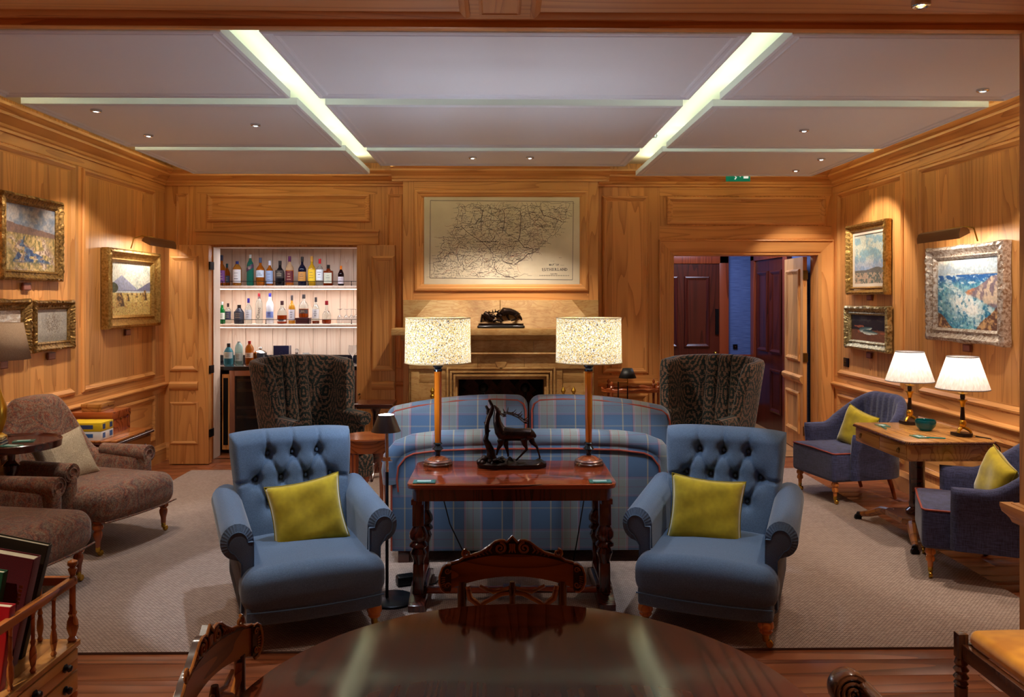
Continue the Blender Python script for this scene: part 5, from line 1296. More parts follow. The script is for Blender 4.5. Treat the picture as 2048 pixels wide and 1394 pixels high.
def book(loc, rot, sz, cov, lab, title=None):
    t = thing('book', lab, 'book', loc, 0, 'large books in the rack'); t.rotation_euler = rot
    w_, th_, h_ = sz
    mb = MB(); mb.box(-w_ / 2, w_ / 2, -th_ / 2, -th_ / 2 + .004, 0, h_); mb.box(-w_ / 2, w_ / 2, th_ / 2 - .004, th_ / 2, 0, h_); mb.box(w_ / 2 - .004, w_ / 2, -th_ / 2, th_ / 2, 0, h_); mb.build('cover', cov, t, bevel=.001)
    MB().box(-w_ / 2 + .006, w_ / 2 - .005, -th_ / 2 + .004, th_ / 2 - .004, .005, h_ - .005).build('pages', plain('pages', (206, 196, 168), .9), t)
    if title:
        mb = MB()
        for k in range(5): mb.box(w_ / 2 - .030, w_ / 2 - .018, -th_ / 2 - .0006, -th_ / 2, h_ * .62 + k * .014, h_ * .62 + k * .014 + .009)
        mb.build('gilt_lettering', gilt, t, kind='stuff')
M_ = math.radians
maroon = fabric('maroon_cloth', (74, 8, 14), (104, 14, 24), 400); redc = plain('red_leather', (150, 10, 22), .35); greenc = plain('green_leather', (12, 70, 42), .5); olive = plain('dark_olive_binding', (52, 44, 28), .7)
book((-1.88, 2.86, .421), (0, M_(13), M_(4)), (.36, .03, .45), olive, 'large dark book with torn page edges at the back of the rack')
book((-1.855, 2.79, .421), (0, M_(12), M_(4)), (.33, .05, .42), maroon, 'maroon cloth book with gilt spine lettering in the rack', True)
book((-1.86, 2.71, .421), (0, M_(10), M_(4)), (.26, .03, .385), greenc, 'dark green book behind the bright red one in the rack')
book((-1.745, 2.63, .421), (0, M_(7), M_(4)), (.24, .035, .29), redc, 'bright red leather book at the front of the rack')

# ============================================================ RIGHT SIDE: DESK
dk = thing('writing_desk', 'honey coloured writing desk with two drawers and a pedestal base', 'desk', (2.99, 5.655, 0))
mb = MB(); mb.prism([(-.27, -.415), (.27, -.415), (.305, -.38), (.305, .38), (.27, .415), (-.27, .415), (-.305, .38), (-.305, -.38)], TZ, .725, .75); mb.build('desktop', satin_y, dk, bevel=.004)
mb = MB()
for (a, b) in (((-.27, -.418), (.27, -.418)), ((-.308, -.38), (-.308, .38)), ((-.27, -.418), (-.308, -.38)), ((.27, -.418), (.308, -.38))):
    n = int(math.hypot(b[0] - a[0], b[1] - a[1]) / .011)
    for k in range(n):
        f = (k + .5) / n; mb.ell((a[0] + (b[0] - a[0]) * f, a[1] + (b[1] - a[1]) * f, .737), (.005, .005, .010), 4, 6, Matrix.Rotation(.5, 3, 'Y'))
mb.build('gadrooned_edge', mahog_dark, dk, kind='stuff')
MB().box(-.285, .285, -.39, .39, .615, .725).build('frieze', satin_y, dk, bevel=.003)
for y0, y1 in ((-.375, -.005), (.005, .375)):
    d = MB().box(-.292, -.285, y0, y1, .628, .715).build('drawer', satin_y, dk, bevel=.002)
    for yy in (y0 + .09, y1 - .09)[:]:
        if (y0 < 0 and yy > -.2) or (y0 > 0 and yy < .2): continue
        mb = MB(); mb.lathe([(.010, 0), (.012, .004), (.004, .008)], (-.292, yy, .68), 10, rot=Matrix.Rotation(-PI / 2, 3, 'Y')); mb.tube([(-.300, yy + .014 * math.cos(a * PI / 8), .668 + .014 * math.sin(a * PI / 8)) for a in range(16)], .0028, 6, True); mb.build('ring_pull', oldbrass, d)
MB().box(-.2, .2, -.393, -.388, .628, .715).build('end_panel', satin_y, dk, bevel=.002)
mb = MB(); mb.lathe([(.075, .16), (.075, .19), (.05, .21), (.055, .24), (.05, .26), (.052, .54), (.06, .56), (.06, .58), (.10, .615)], (-.02, 0, 0), 20); mb.build('column', mahog_dark, dk)
mb = MB(); mb.prism([(-.17, -.12), (-.12, -.17), (.12, -.17), (.17, -.12), (.17, .12), (.12, .17), (-.12, .17), (-.17, .12)], lambda a, b, c: (a - .02, b, c), .125, .165); mb.build('platform', walnut_x, dk, bevel=.004)
for sx, sy in ((-1, -1), (-1, 1), (1, -1), (1, 1)):
    mb = MB(); mb.tube([(-.02 + sx * .10, sy * .12, .14), (-.02 + sx * .15, sy * .22, .13), (-.02 + sx * .19, sy * .32, .08), (-.02 + sx * .22, sy * .40, .055)], [.028, .03, .024, .019], 8); lg = mb.build('leg', walnut_x, dk)
    mb = MB(); mb.lathe([(.016, -.012), (.026, -.01), (.026, .01), (.016, .012)], (-.02 + sx * .235, sy * .42, .026), 14, rot=Matrix.Rotation(PI / 2, 3, 'X')); mb.tube([(-.02 + sx * .215, sy * .39, .055), (-.02 + sx * .235, sy * .42, .05)], .02, 8); mb.build('castor', black, lg)
def candle_lamp(x, y, lab):
    t = thing('candlestick_lamp', lab, 'lamp', (x, y, .7505), 0, 'gilt candlestick lamps on the writing desk')
    dkb = plain('dark_bronze_column', (52, 38, 34), .3, .6)
    mb = MB(); mb.prism([(-.055, -.03), (-.03, -.055), (.03, -.055), (.055, -.03), (.055, .055), (-.055, .055)], TZ, 0, .022); mb.build('plinth', dkb, t, bevel=.002)
    for k in range(3):
        a = k * 2 * PI / 3 + PI / 2; c_, s_ = math.cos(a), math.sin(a)
        mb = MB(); mb.tube([(.05 * c_, .05 * s_, .024), (.047 * c_, .047 * s_, .035), (.03 * c_, .03 * s_, .05), (.012 * c_, .012 * s_, .058)], [.011, .009, .012, .01], 8); mb.build('paw_foot', gilt, t)
    mb = MB(); mb.lathe([(.012, .05), (.018, .065), (.024, .08), (.022, .10), (.016, .108), (.018, .112)], n=16); mb.build('gilt_bulb', gilt, t)
    mb = MB(); mb.lathe([(.0165, .112), (.011, .20)], n=16); mb.build('column', dkb, t)
    mb = MB(); mb.lathe([(.012, .20), (.016, .215), (.020, .235), (.030, .245), (.030, .25), (.012, .252)], n=16); mb.build('gilt_capital', gilt, t)
    mb = MB(); mb.lathe([(.013, .252), (.016, .27), (.014, .285)], n=16); mb.build('sconce', dkb, t)
    mb = MB(); mb.lathe([(.014, .285), (.032, .29), (.032, .295), (.008, .297), (.007, .40)], n=16); mb.build('gilt_pan', gilt, t)
    mb = MB(); zt, zb, rt, rb_ = .545, .325, .098, .168
    def f(u, v):
        a = 2 * PI * v; r = (rb_ + (rt - rb_) * u) * (1 + .011 * math.sin(a * 46)); return (r * math.cos(a), r * math.sin(a), zb + (zt - zb) * u)
    mb.grid(f, 5, 184, cv=True); mb.build('lamp_shade', shade_white, t, smooth=80)
    for z, r in ((zt, rt), (zb, rb_)): mb = MB(); mb.tube([(r * math.cos(a * PI / 24), r * math.sin(a * PI / 24), z) for a in range(48)], .0035, 6, True); mb.build('shade_rim', plain('grey_trim', (120, 110, 112), .8), t)
    mb = MB(); mb.tube([(-rt, 0, zt - .01), (rt, 0, zt - .01)], .002, 6); mb.build('spider', brass, t)
    mb = MB(); mb.ell((0, 0, .43), (.02, .02, .03)); mb.build('bulb', emis('bulb_white', (255, 240, 215), 8), t)
    point((0, 0, .43), 9, (1.0, .92, .82), .025, t)
candle_lamp(3.083, 5.975, 'gilt candlestick lamp with pleated white shade at the far end of the desk')
candle_lamp(3.184, 5.46, 'gilt candlestick lamp with pleated white shade at the near end of the desk')
mb = MB(); mb.lathe([(.0, .008), (.035, .010), (.058, .035), (.064, .06), (.062, .075), (.066, .078), (.068, .074), (.070, .06), (.064, .032), (.04, .004), (.03, 0), (0, 0)], n=28, cap=False)
setp(mb.build('glass_bowl', tealglass, loc=(3.05, 5.69, .7503)), 'small teal glass bowl on the writing desk', 'bowl')
coaster(2.84, 5.90, .7503, 1.5, 'pair of teal printed glass coaster at the far corner of the desk'.replace('pair of ', ''), True)
coaster(2.86, 5.42, .7503, 1.6, 'teal printed glass coaster at the near corner of the desk')
def pen(loc, rz, lab):
    t = thing('pen', lab, 'pen', loc, rz); mb = MB(); mb.tube([(0, -.07, .006), (0, .045, .006)], .0045, 8); mb.build('barrel', plain('teal_plastic', (20, 130, 130), .2), t)
    mb = MB(); mb.tube([(0, .045, .006), (0, .07, .006)], [.0045, .003], 8); mb.build('tip', chrome, t)
pen((2.80, 5.80, .7503), -.2, 'teal pen lying near the far coaster on the desk'); pen((2.93, 5.36, .7503), 1.2, 'teal pen lying beside the near coaster on the desk')
mb = MB(); mb.tube([(3.25, 5.42, .755), (3.31, 5.35, .75), (3.34, 5.3, .70), (3.36, 5.28, .5), (3.38, 5.3, .2), (3.44, 5.4, .02)], .004, 6); setp(mb.build('lamp_cord', black), 'thin black cord trailing off the back corner of the writing desk', 'cord')

# ============================================================ SIDE TABLES ETC
rt_ = thing('round_side_table', 'small round mahogany side table behind the left blue armchair', 'table', (-1.0, 6.12, .012))
mb = MB(); mb.lathe([(.185, .62), (.195, .624), (.198, .63), (.195, .638), (0, .64)], n=40, cap=False); mb.build('tabletop', mahog_x, rt_, smooth=30)
mb = MB(); mb.lathe([(.175, .53), (.175, .622)], n=40); mb.build('apron', mahog_x, rt_)
for k in range(4):
    a = PI / 4 + k * PI / 2 + .3; mb = MB(); mb.tube([(.155 * math.cos(a), .155 * math.sin(a), .52), (.165 * math.cos(a), .165 * math.sin(a), 0)], [.020, .012], 4); mb.build('leg', mahog_z, rt_, smooth=20)
coaster(-1.0, 6.10, .623, .5, 'teal glass coaster on the small round side table')
bt = thing('pedestal_table', 'dark square topped table behind the round side table', 'table', (-1.17, 7.55, .012))
mb = MB(); mb.rb((0, 0, .695), (.36, .36, .03), .008); mb.build('tabletop', mahog_dark, bt); mb = MB(); mb.rb((0, 0, .675), (.31, .31, .02), .008); mb.build('moulding', mahog_dark, bt)
mb = MB(); mb.lathe([(.05, .05), (.03, .1), (.045, .2), (.025, .35), (.03, .6), (.06, .67)], n=16); mb.build('column', mahog_dark, bt)
for k in range(3): a = k * 2.094 + .5; mb = MB(); mb.tube([(0, 0, .14), (.12 * math.cos(a), .12 * math.sin(a), .1), (.2 * math.cos(a), .2 * math.sin(a), .01)], [.02, .018, .012], 8); mb.build('leg', mahog_dark, bt)
# etagere
et = thing('etagere', 'oval two tier mahogany tray table with finials by the right pier', 'table', (1.33, 7.98, 0))
def oval(a_, b_, n=40): return [(a_ * math.cos(2 * PI * k / n), b_ * math.sin(2 * PI * k / n)) for k in range(n)]
for z in (.77, .28):
    mb = MB(); mb.prism(oval(.32, .19), TZ, z, z + .014); s_ = mb.build('tray', mahog_x, et, smooth=30)
    mb = MB(); n = 72
    P = []
    for k in range(n): a = 2 * PI * k / n; P.append((.318 * math.cos(a), .188 * math.sin(a)))
    vs = [(x, y, z + .01) for x, y in P] + [(x * 1.01, y * 1.01, z + .035 + .008 * math.sin(k * 2 * PI / 6)) for k, (x, y) in enumerate(P)]
    mb.add(vs, [(k, (k + 1) % n, n + (k + 1) % n, n + k) for k in range(n)]); o = mb.build('wavy_rim', mahog_x, s_); m = o.modifiers.new('th', 'SOLIDIFY'); m.thickness = .006
for sx, sy in ((-1, -1), (1, -1), (-1, 1), (1, 1)):
    mb = MB(); mb.lathe([(.012, 0), (.016, .05), (.012, .1), (.013, .8), (.018, .82), (.008, .835), (.015, .85), (.012, .865), (.003, .88)], (sx * .23, sy * .12, 0), 12); mb.build('post', mahog_z, et)
# small reading lamp with black shade
rl = thing('reading_lamp', 'small brass swing arm floor lamp with a black shade by the tray table', 'lamp', (1.22, 7.70, .012))
mb = MB(); mb.lathe([(.11, 0), (.11, .012), (.02, .025)], n=24); mb.build('base', oldbrass, rl); mb = MB(); mb.tube([(-.08, 0, .02), (-.08, 0, .88)], .006, 8); mb.build('pole', black, rl)
mb = MB(); mb.tube([(-.08, 0, .84), (.01, 0, .84)], .004, 6); mb.tube([(-.08, 0, .87), (.01, 0, .87)], .004, 6); mb.build('swing_arm', brass, rl, kind='stuff')
mb = MB(); mb.tube([(.01, 0, .83), (.01, 0, .93)], .005, 6); mb.build('lamp_stem', brass, rl)
mb = MB(); mb.lathe([(.086, .918), (.048, 1.01)], (.01, 0, 0), 28, cap=False); o = mb.build('lamp_shade', plain('black_card', (24, 24, 26), .5), rl); m = o.modifiers.new('th', 'SOLIDIFY'); m.thickness = .002
mb = MB(); mb.tube([(.01, 0, .01), (.01, 0, .84)], .006, 8); mb.build('second_pole', black, rl)
wt = thing('wine_table', 'small dished black tripod table before the tray table', 'table', (1.20, 7.15, .012))
mb = MB(); mb.lathe([(.02, .68), (.05, .70), (.115, .735), (.12, .748), (.11, .742), (.04, .712), (0, .71)], n=32, cap=False); mb.build('dished_top', mahog_dark, wt)
mb = MB(); mb.lathe([(.02, .1), (.03, .2), (.015, .4), (.02, .6), (.025, .69)], n=14); mb.build('column', mahog_dark, wt)
for k in range(3): a = k * 2.094 + .2; mb = MB(); mb.tube([(0, 0, .14), (.1 * math.cos(a), .1 * math.sin(a), .1), (.17 * math.cos(a), .17 * math.sin(a), .01)], [.018, .015, .01], 8); mb.build('leg', mahog_dark, wt)
# tripod table at the left
tt = thing('tripod_table', 'round mahogany tripod table between the paisley armchairs', 'table', (-3.13, 5.17, 0.0))
mb = MB(); mb.lathe([(.02, .76), (.24, .765), (.285, .742), (.29, .785), (.284, .79), (.27, .778), (0, .776)], n=48, cap=False); mb.build('dished_top', mahog_dark, tt, smooth=40)
mb = MB(); mb.lathe([(.035, .12), (.045, .2), (.02, .25), (.025, .4), (.02, .55), (.05, .6), (.05, .63), (.022, .66), (.03, .76)], n=16); mb.build('column', mahog_dark, tt)
for k in range(3): a = k * 2.094 + .4; mb = MB(); mb.tube([(0, 0, .17), (.12 * math.cos(a), .12 * math.sin(a), .14), (.22 * math.cos(a), .22 * math.sin(a), .02)], [.026, .022, .016], 8); mb.build('leg', mahog_dark, tt)
coaster(-3.06, 5.19, .778, .3, 'clear glass coaster on the tripod table, nearer its middle'); coaster(-3.04, 5.02, .778, -.2, 'clear glass coaster at the near edge of the tripod table')
for k, (c_, lb) in enumerate((((30, 34, 60), 'navy booklet lowest in the stack on the tripod table'), ((24, 24, 30), 'black booklet in the stack on the tripod table'), ((196, 160, 80), 'yellow topped booklet on the stack on the tripod table'))):
    z = .7785 + k * .0165; t = thing('booklet', lb, 'book', (-3.20 - .006 * k, 5.08, z), .2 + .1 * k, 'booklets on the tripod table')
    MB().box(-.08, .08, -.055, .055, 0, .003).box(-.08, .08, -.055, .055, .013, .016).box(-.08, -.077, -.055, .055, 0, .016).build('cover', plain('booklet_%s' % ('abc'[k]), c_, .5), t); MB().box(-.076, .077, -.052, .052, .003, .013).build('pages', bpy.data.materials['pages'], t)
bl = thing('table_lamp', 'gilt table lamp with a beige tapered shade at the left edge', 'lamp', (-3.29, 5.30, .777))
mb = MB(); mb.lathe([(.05, 0), (.05, .02), (.02, .04), (.045, .12), (.05, .2), (.02, .3), (.008, .34), (.008, .62)], n=20); mb.build('lamp_base', gilt, bl)
mb = MB(); mb.lathe([(.185, .52), (.14, .76)], (0, 0, 0), 40, cap=False); o = mb.build('lamp_shade', shade_beige, bl); m = o.modifiers.new('th', 'SOLIDIFY'); m.thickness = .002
mb = MB(); mb.tube([(-.16, 0, .73), (.14, 0, .73)], .002, 6); mb.build('spider', brass, bl)
# low chest with boxes
ch = thing('low_chest', 'low dark mahogany chest against the left wall behind the armchair', 'cabinet', (-3.22, 6.52, 0))
MB().box(-.27, .27, -.33, .33, .585, .60).build('top_board', mahog_y, ch, bevel=.004)
mb = MB(); mb.rb((0, 0, .572), (.56, .68, .022), .009); mb.build('reeded_edge', mahog_dark, ch)
c0 = MB().box(-.255, .255, -.32, .32, .08, .565).build('carcass', mahog_y, ch, bevel=.004)
for z0, z1 in ((.40, .55), (.24, .39), (.1, .23)):
    d = MB().box(.255, .262, -.30, .30, z0, z1).build('drawer', mahog_y, ch, bevel=.003)
    for yy in (-.18, .18): mb = MB(); mb.ell((.27, yy, (z0 + z1) / 2), (.012, .014, .014), 6, 10); mb.build('knob', mahog_dark, d)
for sx in (-1, 1):
    for sy in (-1, 1): mb = MB(); mb.lathe([(.015, 0), (.025, .03), (.028, .08)], (sx * .22, sy * .28, 0), 12); mb.build('foot', mahog_dark, ch)
def wbox(loc, sz, m, lab, lid=.35, rz=0):
    t = thing('wooden_box', lab, 'box', loc, rz, 'boxes on the low chest'); a, b, h = sz
    MB().box(-a / 2, a / 2, -b / 2, b / 2, 0, h * (1 - lid) - .001).build('box_body', m, t, bevel=.002)
    MB().box(-a / 2 - .004, a / 2 + .004, -b / 2 - .004, b / 2 + .004, h * (1 - lid), h).build('lid', m, t, bevel=.003)
    mb = MB(); mb.ell((a / 2 + .003, 0, h * .6), (.003, .007, .007), 5, 8); mb.build('keyhole_plate', brass, t)
wbox((-3.30, 6.66, .6005), (.34, .32, .175), mahog_x, 'large mahogany lidded box on the low chest')
wbox((-3.32, 6.66, .777), (.16, .22, .06), satin_y, 'small honey wood box on top of the mahogany box', .5)
for k, (c_, cs, lb) in enumerate((((236, 238, 240), (60, 110, 180), 'white and blue game box under the yellow one'), ((232, 196, 30), (60, 80, 130), 'yellow game box on top of the white one'))):
    t = thing('game_box', lb, 'box', (-3.22, 6.32, .6005 + k * .068), 0, 'game boxes on the low chest')
    MB().box(-.14, .14, -.10, .10, 0, .066).build('box_body', plain('game_card_%s' % 'ab'[k], c_, .5), t, bevel=.002)
    MB().box(.1402, .141, -.07, -.03, .014, .054).build('picture_panel', plain('game_print_%s' % 'ab'[k], cs, .5), t); MB().box(.1402, .141, .04, .085, .014, .054).build('picture_panel', bpy.data.materials['game_print_%s' % 'ab'[k]], t)
    MB().box(-.1, .08, -.1012, -.1004, .02, .05).build('side_print', bpy.data.materials['game_print_%s' % 'ab'[k]], t)
# ============================================================ PAINTINGS
def vnoise(x, y, seed, oct_=5):
    r = np.zeros_like(x); amp = 1.0; tot = 0; rs = np.random.RandomState(seed)
    for o in range(oct_):
        g = rs.rand(67, 67); f = 2 ** o; xs = (x * f) % 66; ys = (y * f) % 66
        xi = xs.astype(int); yi = ys.astype(int); fx = xs - xi; fy = ys - yi; fx = fx * fx * (3 - 2 * fx); fy = fy * fy * (3 - 2 * fy)
        v = (g[xi, yi] * (1 - fx) + g[xi + 1, yi] * fx) * (1 - fy) + (g[xi, yi + 1] * (1 - fx) + g[xi + 1, yi + 1] * fx) * fy
        r += amp * v; tot += amp; amp *= .55
    return r / tot
def mixc(a, b, k): k = np.clip(k, 0, 1)[..., None]; return a * (1 - k) + b * k
A = lambda *c: np.array(c, float)
def sm(a, b, x): k = np.clip((x - a) / (b - a), 0, 1); return k * k * (3 - 2 * k)
def paint_sea(u, v):
    n = vnoise(u * 9, v * 9, 1); n2 = vnoise(u * 34, v * 22, 2); n3 = vnoise(u * 5, v * 5, 3); n4 = vnoise(u * 16 + v * 8, v * 26, 31)
    one = 0 * u[..., None]
    sky = mixc(A(176, 192, 206) + one, A(240, 236, 226), sm(.38, .62, vnoise(u * 4, v * 6, 4)))
    sea = mixc(A(46, 116, 160) + one, A(104, 176, 196), sm(.3, .7, n2)); sea = mixc(sea, A(34, 84, 160), sm(.60, .74, v) * .8)
    sea = mixc(sea, A(220, 234, 240), sm(.55, .66, n4) * .8)
    ctr = np.exp(-((u - .45 + .5 * (v - .4)) / .30) ** 2 - ((v - .33) / .22) ** 2)
    sea = mixc(sea, A(240, 246, 248), np.clip(ctr * 1.3 * sm(.34, .56, n * .5 + n2 * .5), 0, 1))
    c = np.where((v > .77)[..., None], sky, sea)
    c = mixc(c, A(150, 140, 130), sm(.012, .0, np.abs(v - .775)) * sm(.2, .7, u) * .7)
    top = .52 + .24 * sm(.40, 1.0, u) + .07 * (n - .5); bot = .50 - .22 * sm(.45, 1.0, u) + .14 * (n3 - .5)
    k = sm(0, .02, top - v) * sm(0, .05, v - bot) * sm(.36, .42, u)
    rc = mixc(A(206, 186, 168) + one, A(132, 116, 128), sm(.42, .58, vnoise(u * 18, v * 10, 33))); rc = mixc(rc, A(206, 134, 92), sm(.5, .62, n) * sm(.72, .5, u))
    c = mixc(c, rc, k)
    k2 = np.maximum(sm(0, .02, .03 + .30 * sm(.6, 1.0, u) + .10 * (n - .5) - v) * sm(.6, .66, u), sm(0, .02, .24 * sm(.30, .0, u) + .05 * n - .03 - v))
    c = mixc(c, mixc(A(104, 72, 62) + one, A(196, 156, 112), sm(.4, .6, n2)), k2)
    return c
def paint_hay(u, v):
    n = vnoise(u * 9, v * 9, 5); n2 = vnoise(u * 40, v * 40, 6, 3)
    c = mixc(A(190, 205, 200) + 0 * u[..., None], A(238, 240, 230), sm(.35, .6, n + .25 * (1 - abs(u - .3))))
    m1 = .46 + .28 * np.clip(1 - np.abs(u - .28) / .42, 0, 1) + .03 * n; m2 = .46 + .17 * np.clip((u - .62) / .38, 0, 1) + .04 * n
    c = np.where((v < m1)[..., None], mixc(A(150, 160, 196) + 0 * u[..., None], A(180, 186, 210), n), c); c = np.where((v < m2)[..., None], mixc(A(110, 120, 160) + 0 * u[..., None], A(140, 140, 170), n), c)
    c = np.where((v < .455)[..., None], A(206, 214, 216), c)
    fld = mixc(A(196, 168, 96) + 0 * u[..., None], A(228, 206, 140), sm(.35, .65, n2)); fld = mixc(fld, A(170, 120, 60), sm(.58, .7, n2) * (v < .25)); c = np.where((v < .43)[..., None], fld, c)
    tree = (np.hypot((u - .07) / .13, (v - .52) / .10) < 1 + .3 * (n - .5)); c = np.where(tree[..., None], A(74, 86, 70) * (.7 + .6 * n2[..., None]), c)
    for cx, bz, h, w_ in ((.24, .17, .26, .10), (.17, .28, .14, .05), (.42, .27, .13, .05), (.64, .34, .09, .035), (.86, .28, .20, .06), (.80, .36, .08, .03), (.52, .38, .05, .03), (.74, .38, .05, .025)):
        d = (v > bz) & (v < bz + h) & (np.abs(u - cx) < w_ * (1.1 - .75 * (v - bz) / h)); c = np.where(d[..., None], mixc(A(92, 74, 58) + 0 * u[..., None], A(196, 158, 96), sm(.45, .6, n2 + .4 * (cx - u) / w_)), c)
    return c
def paint_river(u, v):
    n = vnoise(u * 10, v * 10, 8); n2 = vnoise(u * 34, v * 20, 9, 3); one = 0 * u[..., None]
    c = mixc(A(112, 124, 142) + one, A(170, 162, 160), sm(.3, .7, n)); hl = .72 - .12 * u + .03 * n
    c = mixc(c, mixc(A(104, 84, 84) + one, A(138, 108, 92), n2), sm(0, .01, hl - v)); c = mixc(c, mixc(A(120, 108, 70) + one, A(190, 160, 108), sm(.35, .65, n2)), sm(0, .02, .58 - .03 * u - v))
    ctr = .42 + .10 * np.sin(v * 11) + .08 * (n - .5); wd = .05 + .34 * sm(.42, .1, v)
    riv = sm(0, .03, wd - np.abs(u - ctr)) * sm(.54, .50, v) * sm(.10, .16, v)
    rk = sm(.46, .56, vnoise(u * 11 + v * 6, v * 14, 11)) * sm(.56, .48, v) * sm(.5, .3, np.abs(u - ctr - .12))
    c = mixc(c, mixc(A(200, 178, 158) + one, A(128, 104, 96), sm(.4, .6, n2)), rk)
    return mixc(c, mixc(A(44, 66, 104) + one, A(96, 118, 146), sm(.4, .7, n2)), riv * sm(.62, .5, vnoise(u * 12, v * 20, 41)))
def paint_dunes(u, v):
    n = vnoise(u * 7, v * 8, 12); n2 = vnoise(u * 26, v * 26, 13, 3)
    c = mixc(A(126, 158, 170) + 0 * u[..., None], A(186, 190, 176), sm(.38, .62, n)); c = mixc(c, A(140, 150, 190), sm(.6, .3, v) * .6)
    hill = .27 + .05 * np.exp(-((u - .75) / .2) ** 2) + .01 * n; c = np.where((v < hill)[..., None], mixc(A(90, 88, 92) + 0 * u[..., None], A(120, 116, 104), n2), c)
    c = np.where((v < .22)[..., None], mixc(A(176, 150, 130) + 0 * u[..., None], A(96, 104, 96), sm(.45, .6, n2 + .25 * (u - .5))), c); return c
def paint_fish(u, v):
    n = vnoise(u * 6, v * 6, 14); c = mixc(A(30, 22, 22) + 0 * u[..., None], A(74, 70, 64), sm(.4, .7, n) * sm(.5, .9, v)); c = np.where((v < .42)[..., None], mixc(A(92, 54, 34) + 0 * u[..., None], A(130, 82, 52), n), c)
    for cx, cz, a, b, t_ in ((.42, .45, .2, .09, .35), (.55, .34, .22, .09, -.1)):
        x = (u - cx) * math.cos(t_) + (v - cz) * math.sin(t_); y = -(u - cx) * math.sin(t_) + (v - cz) * math.cos(t_); b = b * (1 - .45 * np.clip(x / a, -1, 1)); d = (x / a) ** 2 + (y / b) ** 2
        c = np.where((d < 1)[..., None], mixc(A(60, 84, 84) + 0 * u[..., None], A(206, 206, 190), sm(.6, -.7, y / b)), c)
    c = mixc(c, A(170, 92, 60), sm(.62, .66, vnoise(u * 9, v * 9, 16)) * (v < .6) * (v > .3) * .8); return c
def paint_sketch(u, v):
    n = vnoise(u * 22, v * 8, 17); n2 = vnoise(u * 60, v * 40, 18, 3); c = mixc(A(150, 144, 138) + 0 * u[..., None], A(186, 180, 170), n)
    tr = sm(.50, .60, n2) * np.clip(1 - np.hypot((u - .55) / .4, (v - .55) / .45), 0, 1); c = mixc(c, A(104, 88, 70), tr * 1.3); return mixc(c, A(110, 104, 92), sm(.3, .1, v) * n2)
def paint_pale(u, v):
    n = vnoise(u * 8, v * 14, 19); return mixc(A(196, 176, 160) + 0 * u[..., None], A(236, 228, 220), sm(.4, .6, n))
cm_ = NT('oil_paint'); at = cm_.n('ShaderNodeAttribute', attribute_name='paint'); cm_.l(at.outputs['Color'], cm_.b.inputs['Base Color']); cm_.p(Roughness=0.45); cm_.bump(cm_.noise(cm_.coord(), 120, 3), .12, .002); cm_ = cm_.m
def frame_mat(name, c1, c2, metal=.85):
    t = NT(name); t.col(t.ramp(t.noise(t.coord(), 50, 3), [(.35, c1), (.62, c2)])); t.p(Metallic=metal, Roughness=.38); t.bump(t.noise(t.coord(), 90, 3, .6), .5, .006); return t.m
